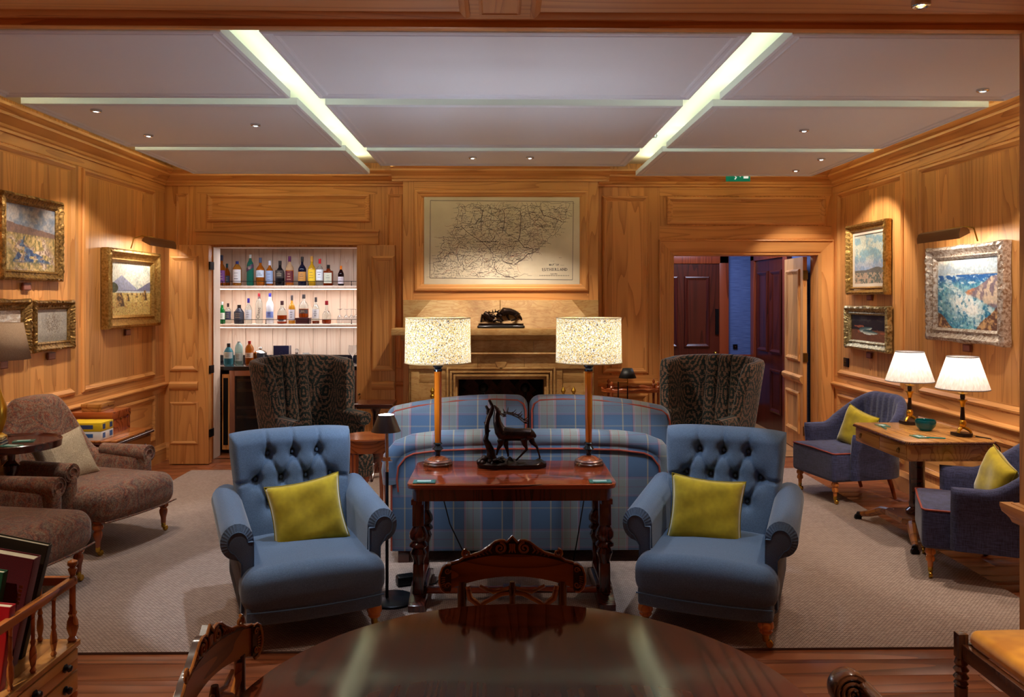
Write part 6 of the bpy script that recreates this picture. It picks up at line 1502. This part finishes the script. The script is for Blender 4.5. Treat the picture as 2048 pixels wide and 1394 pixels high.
def painting(nm, S, y0, y1, z0, z1, fw, fd, mat, fn, lab, orn=.004, liner=None, flip=False, out=.02, res=150):
    """S = -1 left wall, +1 right wall; y0<y1 along the wall"""
    Tm = (lambda a, b, c: (XL + .012 + c, a, b)) if S < 0 else (lambda a, b, c: (XR - .012 - c, a, b))
    cy, cz = (y0 + y1) / 2, (z0 + z1) / 2
    t = thing(nm, lab, 'painting', Tm(cy, z0, 0))
    ox, oy, oz = Tm(cy, z0, 0)
    G = lambda a, b, c: tuple(p - q for p, q in zip(Tm(a, b, c), (ox, oy, oz)))
    prof = [(0, 0), (0, fd * .75), (fw * .10, fd * .95), (fw * .25, fd), (fw * .38, fd * .8), (fw * .55, fd * .55), (fw * .72, fd * .5), (fw * .82, fd * .62), (fw * .9, fd * .5), (fw, fd * .35), (fw, fd * .2)]
    per = []; nS = 44
    def loop(d):
        pts = []; a0, a1, b0, b1 = y0 + d, y1 - d, z0 + d, z1 - d
        for k in range(nS): pts.append((a0 + (a1 - a0) * k / nS, b0))
        for k in range(nS): pts.append((a1, b0 + (b1 - b0) * k / nS))
        for k in range(nS): pts.append((a1 - (a1 - a0) * k / nS, b1))
        for k in range(nS): pts.append((a0, b1 - (b1 - b0) * k / nS))
        return pts
    rg = random.Random(len(lab)); vs = []; n = 4 * nS
    for i, (d, c) in enumerate(prof):
        for k, (a, b) in enumerate(loop(d)):
            q = k % nS; cor = min(q, nS - q) / (nS / 2); e = orn * (rg.uniform(-1, 1) + .8 * math.sin(k * 1.9 + i)) if 0 < i < 6 else 0
            e2 = 0
            if i in (0, 1, 2) and orn > .0035:      # lobed corners and centres
                e2 = -orn * 1.6 * (math.exp(-(cor / .16) ** 2) + math.exp(-((1 - cor) / .16) ** 2))
                sx_ = -1 if a < cy else 1; sz_ = -1 if b < cz else 1
                side_ = k // nS
                if side_ in (0, 2): b += -e2 * sz_
                else: a += -e2 * sx_
            vs.append(G(a, b, max(c + e, .001)))
    fs = [(i * n + k, i * n + (k + 1) % n, (i + 1) * n + (k + 1) % n, (i + 1) * n + k) for i in range(len(prof) - 1) for k in range(n)]
    mb = MB(); mb.add(vs, fs); mb.build('gilt_frame', mat, t, smooth=35)
    iy0, iy1, iz0, iz1 = y0 + fw, y1 - fw, z0 + fw, z1 - fw
    if liner:
        lw = liner[0]; mb = MB()
        for (a0, a1, b0, b1) in ((iy0, iy1, iz0, iz0 + lw), (iy0, iy1, iz1 - lw, iz1), (iy0, iy0 + lw, iz0 + lw, iz1 - lw), (iy1 - lw, iy1, iz0 + lw, iz1 - lw)):
            P = [G(a0, b0, fd * .15), G(a1, b1, fd * .3)]; mb.box(P[0][0], P[1][0], P[0][1], P[1][1], P[0][2], P[1][2])
        mb.build('liner', liner[1], t, kind='stuff'); iy0 += lw; iy1 -= lw; iz0 += lw; iz1 -= lw
    ny = res; nz = int(res * (iz1 - iz0) / (iy1 - iy0)) ; c_ = fd * .2
    uu, vv = np.meshgrid(np.linspace(0, 1, ny + 1), np.linspace(0, 1, nz + 1), indexing='ij')
    col = fn(uu, vv); br_n = vnoise(uu * 55, vv * 38, 77, 2)[..., None]; br_m = vnoise(uu * 30, vv * 60, 78, 3)[..., None]
    col = np.clip(col * (.86 + .28 * br_n) + (br_m - .5) * A(14, 8, -8), 0, 255) / 255.0
    if S > 0: col = col[::-1]        # seen from inside the room, +y runs to the left on the right wall
    col = np.where(col <= .04045, col / 12.92, ((col + .055) / 1.055) ** 2.4)
    mb = MB(); mb.grid(lambda u, v: G(iy0 + (iy1 - iy0) * u, iz0 + (iz1 - iz0) * v, c_), ny, nz)
    me = bpy.data.meshes.new('canvas'); me.from_pydata(mb.v, [], mb.f); me.materials.append(cm_)
    ca = me.color_attributes.new('paint', 'FLOAT_COLOR', 'POINT'); ca.data.foreach_set('color', np.concatenate([col, np.ones(col.shape[:2] + (1,))], axis=2).reshape(-1).astype(np.float32))
    o = bpy.data.objects.new('canvas', me); COL.objects.link(o); o.parent = t
    if S > 0:
        for p in me.polygons: pass
    return t
gold1 = frame_mat('antique_gold', (112, 84, 46), (176, 138, 80)); gold2 = frame_mat('bright_gold', (150, 116, 60), (190, 152, 86)); silv = frame_mat('silvered_frame', (150, 122, 100), (216, 208, 200), .55); champ = frame_mat('champagne_gold', (120, 104, 66), (206, 190, 140), .7)
lin_w = plain('painted_liner', (214, 200, 184), .6)
painting('painting', -1, 5.66, 6.45, 1.83, 2.46, .075, .05, gold1, paint_river, 'rocky river landscape in a gilt frame, upper left wall', .003)
painting('painting', -1, 7.13, 8.20, 1.42, 2.15, .12, .085, gold2, paint_hay, 'hayfield with stooks in a deep gilt frame under the picture light', .002)
painting('painting', -1, 6.05, 6.62, 1.29, 1.68, .07, .05, gold1, paint_sketch, 'small grey tree sketch in an ornate gilt frame', .0036)
painting('painting', -1, 5.30, 6.0, 1.29, 1.69, .08, .06, gold1, paint_pale, 'pale picture in an ornate frame half hidden by the beige lampshade', .0036)
painting('painting', 1, 5.50, 6.50, 1.365, 2.10, .10, .075, silv, paint_sea, 'stormy seascape with rocks in a wide silvered frame', .005, res=220)
painting('painting', 1, 7.20, 8.02, 1.735, 2.42, .075, .07, gold2, paint_dunes, 'tall sky and dunes landscape in a bright gilt frame', .0037, (.03, lin_w))
painting('painting', 1, 7.18, 8.08, 1.20, 1.62, .085, .06, champ, paint_fish, 'dark still life of fish in a carved champagne frame', .0038)
# ---- picture lights
def pic_light(S, y0, y1, z, lab, wy, wz):
    Xw = XL if S < 0 else XR; s = -S
    t = thing('picture_light', lab, 'lamp', (Xw + s * .03, wy, wz))
    ox, oy, oz = t.location
    xh = Xw + s * .24
    bm = plain('painted_bronze', (140, 106, 72), .45, .4)
    mb = MB(); Lh = y1 - y0
    prof = [(-.035, -.005), (-.03, .015), (-.015, .032), (.012, .04), (.034, .026), (.044, -.005), (.042, -.045)]
    n = len(prof)
    vs = [(xh - ox + s * a, y - oy, z - oz + b) for y in (y0, y1) for a, b in prof]; fs = [(k, k + 1, n + k + 1, n + k) for k in range(n - 1)] + [tuple(range(n)), tuple(range(n, 2 * n))]
    mb.add(vs, fs); o = mb.build('trough_shade', bm, t, smooth=30)
    mb = MB(); ym = (y0 + y1) / 2
    mb.tube([(0, 0, 0), (s * .03, 0, .10), (s * .08, (ym - oy) * .4, z - oz + .06), (s * .15, ym - oy, z - oz + .05), (xh - ox, ym - oy, z - oz + .03)], .006, 8); mb.build('bent_arm', brass, t)
    mb = MB(); mb.tube([(xh - ox, y0 - oy + .02, z - oz + .008), (xh - ox, y1 - oy - .02, z - oz + .008)], .006, 8); mb.build('tube_lamp', emis('tube_glow', (255, 235, 205), 8), t)
    l = area('picture_light_beam', (xh, ym, z - .012), .03, Lh, 4.2, (1, .88, .72), rot=(0, s * math.radians(-38) * -1 if False else -s * math.radians(-32), 0)); return t
pic_light(-1, 7.50, 8.10, 2.235, 'bronze picture light above the hayfield painting', 7.66, 2.17)
pic_light(1, 5.66, 6.24, 2.17, 'bronze picture light above the seascape', 5.86, 2.12)
# plaques
brz = plain('label_wood', (112, 54, 36), .4)
for S, y, z, lb in ((-1, 6.0, 1.785, 'small wooden label under the river painting'), (-1, 7.62, 1.375, 'small wooden label under the hayfield painting'), (-1, 6.33, 1.245, 'small wooden label under the tree sketch'), (-1, 5.72, 1.225, 'small wooden label beside the beige lampshade'), (1, 7.61, 1.705, 'small wooden label under the dunes painting'), (1, 7.62, 1.15, 'small wooden label under the fish painting'), (1, 6.01, 1.32, 'small wooden label under the seascape')):
    X = XL if S < 0 else XR; s = -S
    t = thing('picture_label', lb, 'label', (X + s * .012, y, z), 0, 'wooden picture labels'); MB().box(0, s * .015, -.05, .05, -.028, .028).build('label_block', brz, t, bevel=.002)
    MB().box(s * .0152, s * .016, -.04, .04, -.02, .02).build('label_plate', plain('label_print', (150, 96, 84), .4), t)
t = thing('light_switch', 'black light switch plate on the right wall by the doorway', 'switch', (XR, 8.157, 1.04)); MB().box(-.012, 0, -.06, .06, -.045, .045).build('plate', black, t, bevel=.002); mb = MB(); mb.tube([(-.012, .0, 0), (-.03, 0, .0)], .006, 8); mb.build('toggle', oldbrass, t)

# ============================================================ BAR
bar = thing('bar_counter', 'dark stone topped counter in the bar alcove', 'counter', (-2.36, 9.1, 0))
MB().box(-.93, .95, -.36, .345, .915, .955).build('countertop', blackstone, bar, bevel=.004)
MB().box(-.93, .95, .325, .345, .955, 1.03).build('backsplash', blackstone, bar)
MB().box(-.93, -.72, -.33, .345, 0, .915).build('end_cabinet', mahog_y, bar)
g = MB().box(-.665, -.585, -.345, -.33, .05, .87).build('grille_panel', pine_z, bar); MB().box(-.65, -.60, -.35, -.345, .1, .83).build('vent_slot', black, bar)
wf = thing('wine_fridge', 'glass fronted wine fridge under the bar counter', 'fridge', (-2.2, 8.80, 0.02))
stl = plain('coppered_steel', (176, 134, 116), .3, .7)
for x0, x1, z0, z1 in ((-.75, -.69, 0, .89), (.62, .68, 0, .89), (-.69, .62, .83, .89), (-.69, .62, 0, .06)): MB().box(x0, x1, -.04, 0, z0, z1).build('door_frame', stl, wf, bevel=.003)
MB().box(-.74, .67, .0, .6, 0, .89).box(-.73, .66, .0, .58, .01, .88).build('carcass', plain('fridge_black', (12, 12, 14), .5), wf)
MB().box(-.69, .62, -.012, -.006, .06, .83).build('glass_door', glass('smoked_glass', (150, 150, 160), .95), wf)
for z in (.775, .665, .48, .375, .2): MB().box(-.68, .61, -.004, -.001, z - .012, z + .018).build('shelf_front', wood('fridge_shelf', (150, 96, 56), (200, 146, 96), 'x', .5), wf)
MB().box(-.36, -.33, -.003, -.001, .59, .60).build('display', emis('blue_led', (70, 90, 255), 12), wf)
def shelf(zt, lab):
    t = thing('bar_shelf', lab, 'shelf', (-2.35, 9.1, zt), 0, 'lit bottle shelves in the bar')
    mb = MB(); mb.rb((0, .175, -.018), (1.84, .35, .036), .012, 3, 2); mb.build('shelf_board', pine_pale, t)
    MB().box(-.9, .9, .045, .06, -.045, -.037).build('led_channel', emis('warm_led', (255, 226, 206), 6), t)
    mb = MB(); mb.tube([(-.9, .03, .05), (.9, .03, .05)], .003, 6); mb.build('gallery_rail', black, t)
    for x in (-.8, -.31, .17, .66): mb = MB(); mb.lathe([(.008, 0), (.004, .012), (.0035, .045), (.006, .053)], (x, .03, 0), 8); mb.build('rail_post', black, t)
shelf(1.84, 'upper lit bottle shelf in the bar'); shelf(1.405, 'lower lit bottle shelf in the bar')
GL = {}
def gmat(c, tr=.55, r=.04):
    k = (tuple(c), tr)
    if k not in GL: GL[k] = glass('glass_' + '_'.join(['tint', str(len(GL))]), c, tr, r)
    return GL[k]
PM = {}
def pmat(c, r=.5):
    if tuple(c) not in PM: PM[tuple(c)] = plain('print_%d' % len(PM), c, r)
    return PM[tuple(c)]
AMB = (196, 110, 24); CLR = (226, 236, 236)
def bottle(u, vt, vb, wpx, Y, zb, gc, lc, cc, lab, shape='round', lo=.12, hi=.55, fill=None, sh=.56, tr=.6, name='bottle', cat='bottle', grp='bottles in the bar', script=None, diag=False):
    k = Y / 1600.0; x = (u - 1000) * k - .015 * Y * 0; H = (vb - vt) * k; R = wpx * k / 2
    t = thing(name, lab, cat, (x, Y, zb + .0008), 0, grp)
    hn = H * sh
    if shape == 'onion': sh *= .8; hn = H * sh
    if shape == 'tall': sh *= .9; hn = H * sh
    if tuple(gc) == CLR: tr = .93
    if shape == 'round': P = [(R * .9, 0), (R, .008), (R, hn), (R * .92, hn + .015), (R * .6, hn + .04), (R * .32, hn + .06), (R * .30, H * .93)]
    elif shape == 'onion': P = [(R * .9, 0), (R, .01), (R, hn * .7), (R * .95, hn * .85), (R * .7, hn), (R * .35, hn + .025), (R * .28, H * .93)]
    elif shape == 'tall': P = [(R * .9, 0), (R, .01), (R * .97, hn), (R * .8, hn + .03), (R * .4, hn + .06), (R * .33, H * .93)]
    else: P = [(R * .9, 0), (R, .01), (R, hn), (R * .9, hn + .01), (R * .35, hn + .03), (R * .3, H * .93)]
    n = 18 if shape != 'square' else 4
    mb = MB(); mb.lathe(P, (0, 0, 0), n, rot=Matrix.Rotation(PI / 4, 3, 'Z') @ Matrix.Scale(1.3, 3) if shape == 'square' else None)
    if shape == 'square':
        mb = MB(); 
        mb.rb((0, 0, hn / 2), (R * 2, R * 1.3, hn), .008, 2, 2); mb.lathe([(R * .6, hn - .004), (R * .35, hn + .02), (R * .3, H * .93)], (0, 0, 0), 14)
    mb.build('glass_body', gmat(gc, tr), t, smooth=50)
    if fill:
        mb = MB(); fh = hn * fill[1]
        if shape == 'square': mb.rb((0, 0, fh / 2 + .002), (R * 2.02, R * 1.32, fh), .006, 2, 2)
        else: mb.lathe([(R * .9, .001), (R * 1.006, .010), (R * 1.006, fh)], (0, 0, 0), 18)
        mb.build('liquid', gmat(fill[0], .4), t)
    if lc is not None:
        lr = R * 1.012; z0, z1 = H * lo, H * hi; mb = MB()
        if shape == 'square': mb.box(-R * .85, R * .85, -R * .66 - .001, -R * .65, z0, z1)
        elif diag: mb.grid(lambda a, b: (lr * math.sin((a - .5) * 2.6), -lr * math.cos((a - .5) * 2.6), z0 + (z1 - z0) * b + (a - .5) * .06), 8, 1)
        else: mb.grid(lambda a, b: (lr * math.sin((a - .5) * 2.4), -lr * math.cos((a - .5) * 2.4), z0 + (z1 - z0) * b), 8, 1)
        lb_ = mb.build('label', pmat(lc), t, smooth=50)
        dkc = sum(lc) > 380; mb = MB(); rg = random.Random(int(u))
        for q in range(3):
            zz = z0 + (z1 - z0) * (.28 + .22 * q); ww = rg.uniform(.25, .55); hh = H * rg.uniform(.008, .02); off = (.0012 if shape != 'square' else 0)
            if shape == 'square': mb.box(-R * ww, R * ww, -R * .66 - .002, -R * .66 - .001, zz, zz + hh)
            else: mb.grid(lambda a, b: ((lr + .001) * math.sin((a - .5) * 2.2 * ww), -(lr + .001) * math.cos((a - .5) * 2.2 * ww), zz + hh * b), 4, 1)
        mb.build('label_print', pmat((60, 60, 86) if dkc else (206, 190, 160)), lb_, kind='stuff')
    if cc is not None:
        mb = MB(); mb.lathe([(R * .34, H * .82), (R * .36, H * .83), (R * .36, H), (R * .30, H + .001)], (0, 0, 0), 12); mb.build('cap', pmat(cc, .35), t)
    if script: text_mesh('script_lettering', script, H * .15, pmat((50, 40, 50)), Matrix.Translation((R * .35, -R * 1.03, H * .16)) @ RX90 @ Matrix.Rotation(PI / 2 * .93, 4, 'Z'), t, .0003, 'LEFT')
    return t
Y1, Z1 = 9.20, 1.84; Y2, Z2 = 9.20, 1.405
B = bottle; g1 = 'bottles on the upper bar shelf'; g2 = 'bottles on the lower bar shelf'; g3 = 'bottles on the bar counter'
Bz = lambda *a, **k: B(a[0], a[1], 571.5, a[2], Y1, Z1, *a[3:], grp=g1, **k)
Bz(446.5, 511, 15, AMB, (120, 70, 150), (30, 44, 84), 'amber bottle with purple label at the left end of the upper shelf', sh=.55, lo=.1, hi=.5)
B(457, 525, 569, 12, 9.3, Z1, AMB, (60, 90, 130), (30, 84, 96), 'amber bottle with teal cap behind the purple labelled one', grp=g1, lo=.15, hi=.45)
Bz(477, 523, 17, (214, 150, 60), (236, 238, 240), (24, 50, 130), 'squat amber bottle with white label and blue cap, upper shelf', shape='round', sh=.68, hi=.66)
Bz(503, 510, 14, (40, 140, 120), (70, 40, 70), (214, 220, 214), 'tall green bottle with a slanting purple label, upper shelf', shape='tall', sh=.72, lo=.50, hi=.64, diag=True)
Bz(523, 516, 17, AMB, (200, 214, 230), (70, 84, 120), 'amber bottle with pale blue label and slate cap, upper shelf', lo=.3, hi=.55)
Bz(541.5, 522, 15, AMB, (150, 170, 206), (206, 214, 236), 'amber bottle with blue patterned label and white cap, upper shelf', lo=.08, hi=.6)
Bz(562, 522, 18, (20, 20, 26), (52, 46, 44), (30, 28, 32), 'black bottle with cream bordered black label, upper shelf', lo=.3, hi=.62, tr=.1, shape='onion', sh=.8)
Bz(581, 513, 16, (226, 190, 150), (92, 26, 46), (96, 24, 90), 'bottle with maroon label and purple cap, upper shelf', fill=(AMB, .9), lo=.1, hi=.5, sh=.58)
Bz(606, 514, 16, (14, 18, 44), (196, 140, 70), (36, 32, 34), 'dark blue bottle with a copper label, upper shelf', lo=.15, hi=.48, tr=.1)
Bz(625, 513, 15, (236, 190, 40), (236, 196, 40), (214, 160, 60), 'yellow bottle with a yellow label, upper shelf', lo=.15, hi=.55)
Bz(641, 518, 15, CLR, (226, 236, 246), (206, 20, 30), 'clear bottle with pale label and red cap, upper shelf', lo=.2, hi=.6)
Bz(658, 530, 18, (150, 60, 20), (206, 210, 190), (30, 26, 26), 'square brown bottle with black stopper, upper shelf', shape='square', sh=.72, lo=.12, hi=.62)
Bz(683, 532, 12, (40, 14, 20), (220, 214, 226), (240, 130, 20), 'dark bottle with an orange cap at the right of the upper shelf', lo=.1, hi=.45)
Bz = lambda *a, **k: B(a[0], a[1], 647.5, a[2], Y2, Z2, *a[3:], grp=g2, **k)
Bz(447, 604, 13, (20, 130, 60), (220, 230, 220), (200, 210, 210), 'green bottle with a white label at the left of the lower shelf', lo=.2, hi=.5, shape='tall')
B(459, 606, 646, 13, 9.3, Z2, CLR, (60, 62, 90), (50, 32, 34), 'clear gin bottle with dark label behind the green one', grp=g2, lo=.2, hi=.6)
Bz(481, 610, 20, (52, 54, 66), (66, 70, 84), (40, 30, 32), 'round shouldered slate bottle, lower shelf', shape='onion', sh=.9, tr=.2, lo=.2, hi=.65)
Bz(499.5, 597, 14, CLR, (220, 226, 236), (50, 40, 130), 'clear bottle with blue and white label, lower shelf', lo=.15, hi=.55)
Bz(520.5, 587, 14, CLR, None, (130, 30, 40), 'tall clear bottle with black script lettering, lower shelf', shape='tall', sh=.72, script='Chase')
Bz(542, 587, 15, (232, 238, 248), (120, 140, 206), (40, 40, 130), 'tall frosted bottle with blue motif, lower shelf', shape='tall', sh=.68, tr=.25, lo=.2, hi=.4)
Bz(566, 602, 19, CLR, (226, 216, 206), (70, 44, 50), 'clear decanter shaped bottle half full of amber, lower shelf', shape='onion', fill=((170, 60, 10), .62), lo=.1, hi=.18, sh=.75)
Bz(585.5, 591, 13, (206, 150, 50), (226, 226, 236), (60, 54, 60), 'slim amber bottle with a pale label, lower shelf', lo=.12, hi=.5)
wb_ = thing('spirit_box', 'small dark box under a whisky bottle on the lower shelf', 'box', ((608.5 - 1000) * 9.2 / 1600, 9.2, Z2 + .0005)); MB().box(-.078, .078, -.06, .06, 0, .05).build('box_body', plain('burgundy_box', (76, 34, 40), .4), wb_, bevel=.003); MB().box(-.08, .08, -.062, .062, .051, .068).build('lid', bpy.data.materials['burgundy_box'], wb_, bevel=.003)
B(609, 590, 636, 19, 9.2, Z2 + .0695, CLR, (60, 56, 60), (50, 46, 50), 'bottle with a stag emblem standing on the dark box, lower shelf', grp=g2, shape='onion', fill=((180, 76, 14), .62), lo=.18, hi=.36, sh=.78)
Bz(633, 595, 14, CLR, (216, 216, 220), (50, 46, 50), 'clear bottle with white label and dark cap, lower shelf', fill=((120, 40, 10), .2), lo=.2, hi=.55)
Bz(654.5, 602, 18, CLR, None, (130, 20, 36), 'clear bottle with a red cap and a little whisky left, lower shelf', fill=((150, 56, 16), .35), shape='onion', sh=.62)
def wineglass(u, vt, vb, Y, z, lab, inv=False, r=.036):
    k = Y / 1600.; H = (vb - vt) * k; x = (u - 1000) * k
    t = thing('wine_glass', lab, 'glass', (x, Y, z + .0008), 0, 'stem glasses in the bar')
    P = [(r * .85, 0), (r * .85, .003), (.006, .01), (.004, H * .35), (.008, H * .42), (r * .8, H * .55), (r, H * .72), (r * .85, H)]
    if inv: P = [(a, H - b) for a, b in P][::-1]
    bowl = P; mb = MB(); mb.lathe(bowl, (0, 0, 0), 18, cap=False); mb.build('glass_bowl', gmat((235, 240, 244), .9), t)
    mb = MB(); zz = 0 if not inv else H - .003; mb.lathe([(r * .85, zz), (r * .85, zz + .003)], (0, 0, 0), 18); mb.build('glass_foot', gmat((235, 240, 244), .9), t)
for i, u in enumerate((681, 693.5, 704, 713)): wineglass(u, 617, 646, 9.3 - .03 * (i % 2), Z2, ['first upturned stem glass from the left on the lower shelf', 'second upturned stem glass on the lower shelf', 'third upturned stem glass on the lower shelf', 'last upturned stem glass at the right end of the lower shelf'][i], True)
Z3 = .955
B(460, 685, 727, 19, 9.0, Z3, (90, 170, 190), (190, 210, 214), (40, 40, 46), 'blue green gin bottle at the left of the counter', grp=g3, shape='onion', sh=.9, lo=.3, hi=.6)
B(480.5, 679, 724, 16, 9.05, Z3, (190, 226, 224), (206, 226, 226), (110, 104, 100), 'pale clear gin bottle with a grey stopper on the counter', grp=g3, shape='tall', sh=.8, lo=.15, hi=.5)
B(501.5, 677, 723, 17, 9.05, Z3, AMB, (236, 214, 196), (170, 30, 24), 'amber rum bottle with a round label and red cap on the counter', grp=g3, lo=.28, hi=.5, sh=.66)
t = thing('ice_bucket', 'polished silver ice bucket with lid on the bar counter', 'bucket', ((523 - 1000) * 9.1 / 1600, 9.1, Z3))
mb = MB(); mb.lathe([(.055, 0), (.062, .01), (.07, .12), (.074, .125)], n=24); mb.build('pail', silver, t); mb = MB(); mb.lathe([(.074, .126), (.06, .145), (.02, .158), (.012, .165), (.02, .178), (.012, .19), (0, .192)], n=24); mb.build('lid', silver, t)
for s in (-1, 1): mb = MB(); mb.tube([(s * .07, 0, .1), (s * .1, 0, .09), (s * .1, 0, .05), (s * .066, 0, .04)], .005, 8); mb.build('handle', silver, t)
t = thing('drinks_menu', 'navy drinks menu folder standing on the bar counter', 'menu', ((566 - 1000) * 9.1 / 1600, 9.1, Z3 + .001), .12)
MB().box(-.095, .075, -.004, .0, 0, .205).build('front_cover', plain('navy_leather', (40, 44, 84), .4), t, bevel=.001); MB().box(.05, .09, .002, .01, .004, .2).build('pages', pmat((236, 232, 226)), t); MB().box(.078, .098, .012, .016, 0, .205).build('back_cover', bpy.data.materials['navy_leather'], t)
mb = MB(); mb.tube([(-.01 + .016 * math.cos(a * PI / 8), -.0048, .12 + .016 * math.sin(a * PI / 8)) for a in range(16)], .0012, 5, True); mb.build('embossed_crest', pmat((84, 88, 130)), t)
t = thing('decanter', 'small cut glass whisky decanter on the bar counter', 'decanter', ((595 - 1000) * 9.1 / 1600, 9.1, Z3))
mb = MB(); mb.lathe([(.05, 0), (.054, .01), (.054, .06), (.04, .085), (.016, .10), (.014, .125), (.022, .13)], n=12); mb.build('glass_body', gmat((235, 240, 244), .9), t); mb = MB(); mb.lathe([(.049, .005), (.049, .05)], n=12); mb.build('liquid', gmat((210, 130, 30), .5), t); mb = MB(); mb.lathe([(.012, .13), (.02, .14), (.02, .165), (.012, .17)], n=8); mb.build('stopper', gmat((235, 240, 244), .9), t)
t = thing('glass_jug', 'small clear glass jug on the bar counter', 'jug', ((613 - 1000) * 9.1 / 1600, 9.1, Z3)); mb = MB(); mb.lathe([(.03, 0), (.045, .02), (.048, .06), (.03, .1), (.036, .125)], n=18, cap=False); mb.build('glass_body', gmat((210, 230, 246), .9), t); mb = MB(); mb.tube([(.045, 0, .03), (.07, 0, .05), (.065, 0, .1), (.035, 0, .11)], .005, 8); mb.build('handle', gmat((210, 230, 246), .9), t)
t = thing('steel_pot', 'small steel pot with handle on the bar counter', 'pot', ((632 - 1000) * 9.1 / 1600, 9.1, Z3)); mb = MB(); mb.lathe([(.04, 0), (.045, .005), (.045, .09), (.048, .092)], n=20); mb.build('pot_body', silver, t); mb = MB(); mb.tube([(.045, 0, .08), (.07, 0, .075), (.085, 0, .06)], .006, 8); mb.build('handle', black, t)
t = thing('tumbler', 'clear tumbler at the right of the bar counter', 'glass', ((689 - 1000) * 9.0 / 1600, 9.0, Z3)); mb = MB(); mb.lathe([(.03, 0), (.042, .01), (.045, .05), (.04, .085)], n=18, cap=False); mb.build('glass_body', gmat((235, 240, 244), .9), t); mb = MB(); mb.lathe([(.03, 0), (.03, .006)], n=18); mb.build('glass_base', gmat((235, 240, 244), .9), t)
wineglass(706, 685, 722, 9.05, Z3, 'large balloon wine glass at the right end of the bar counter', False, .05)
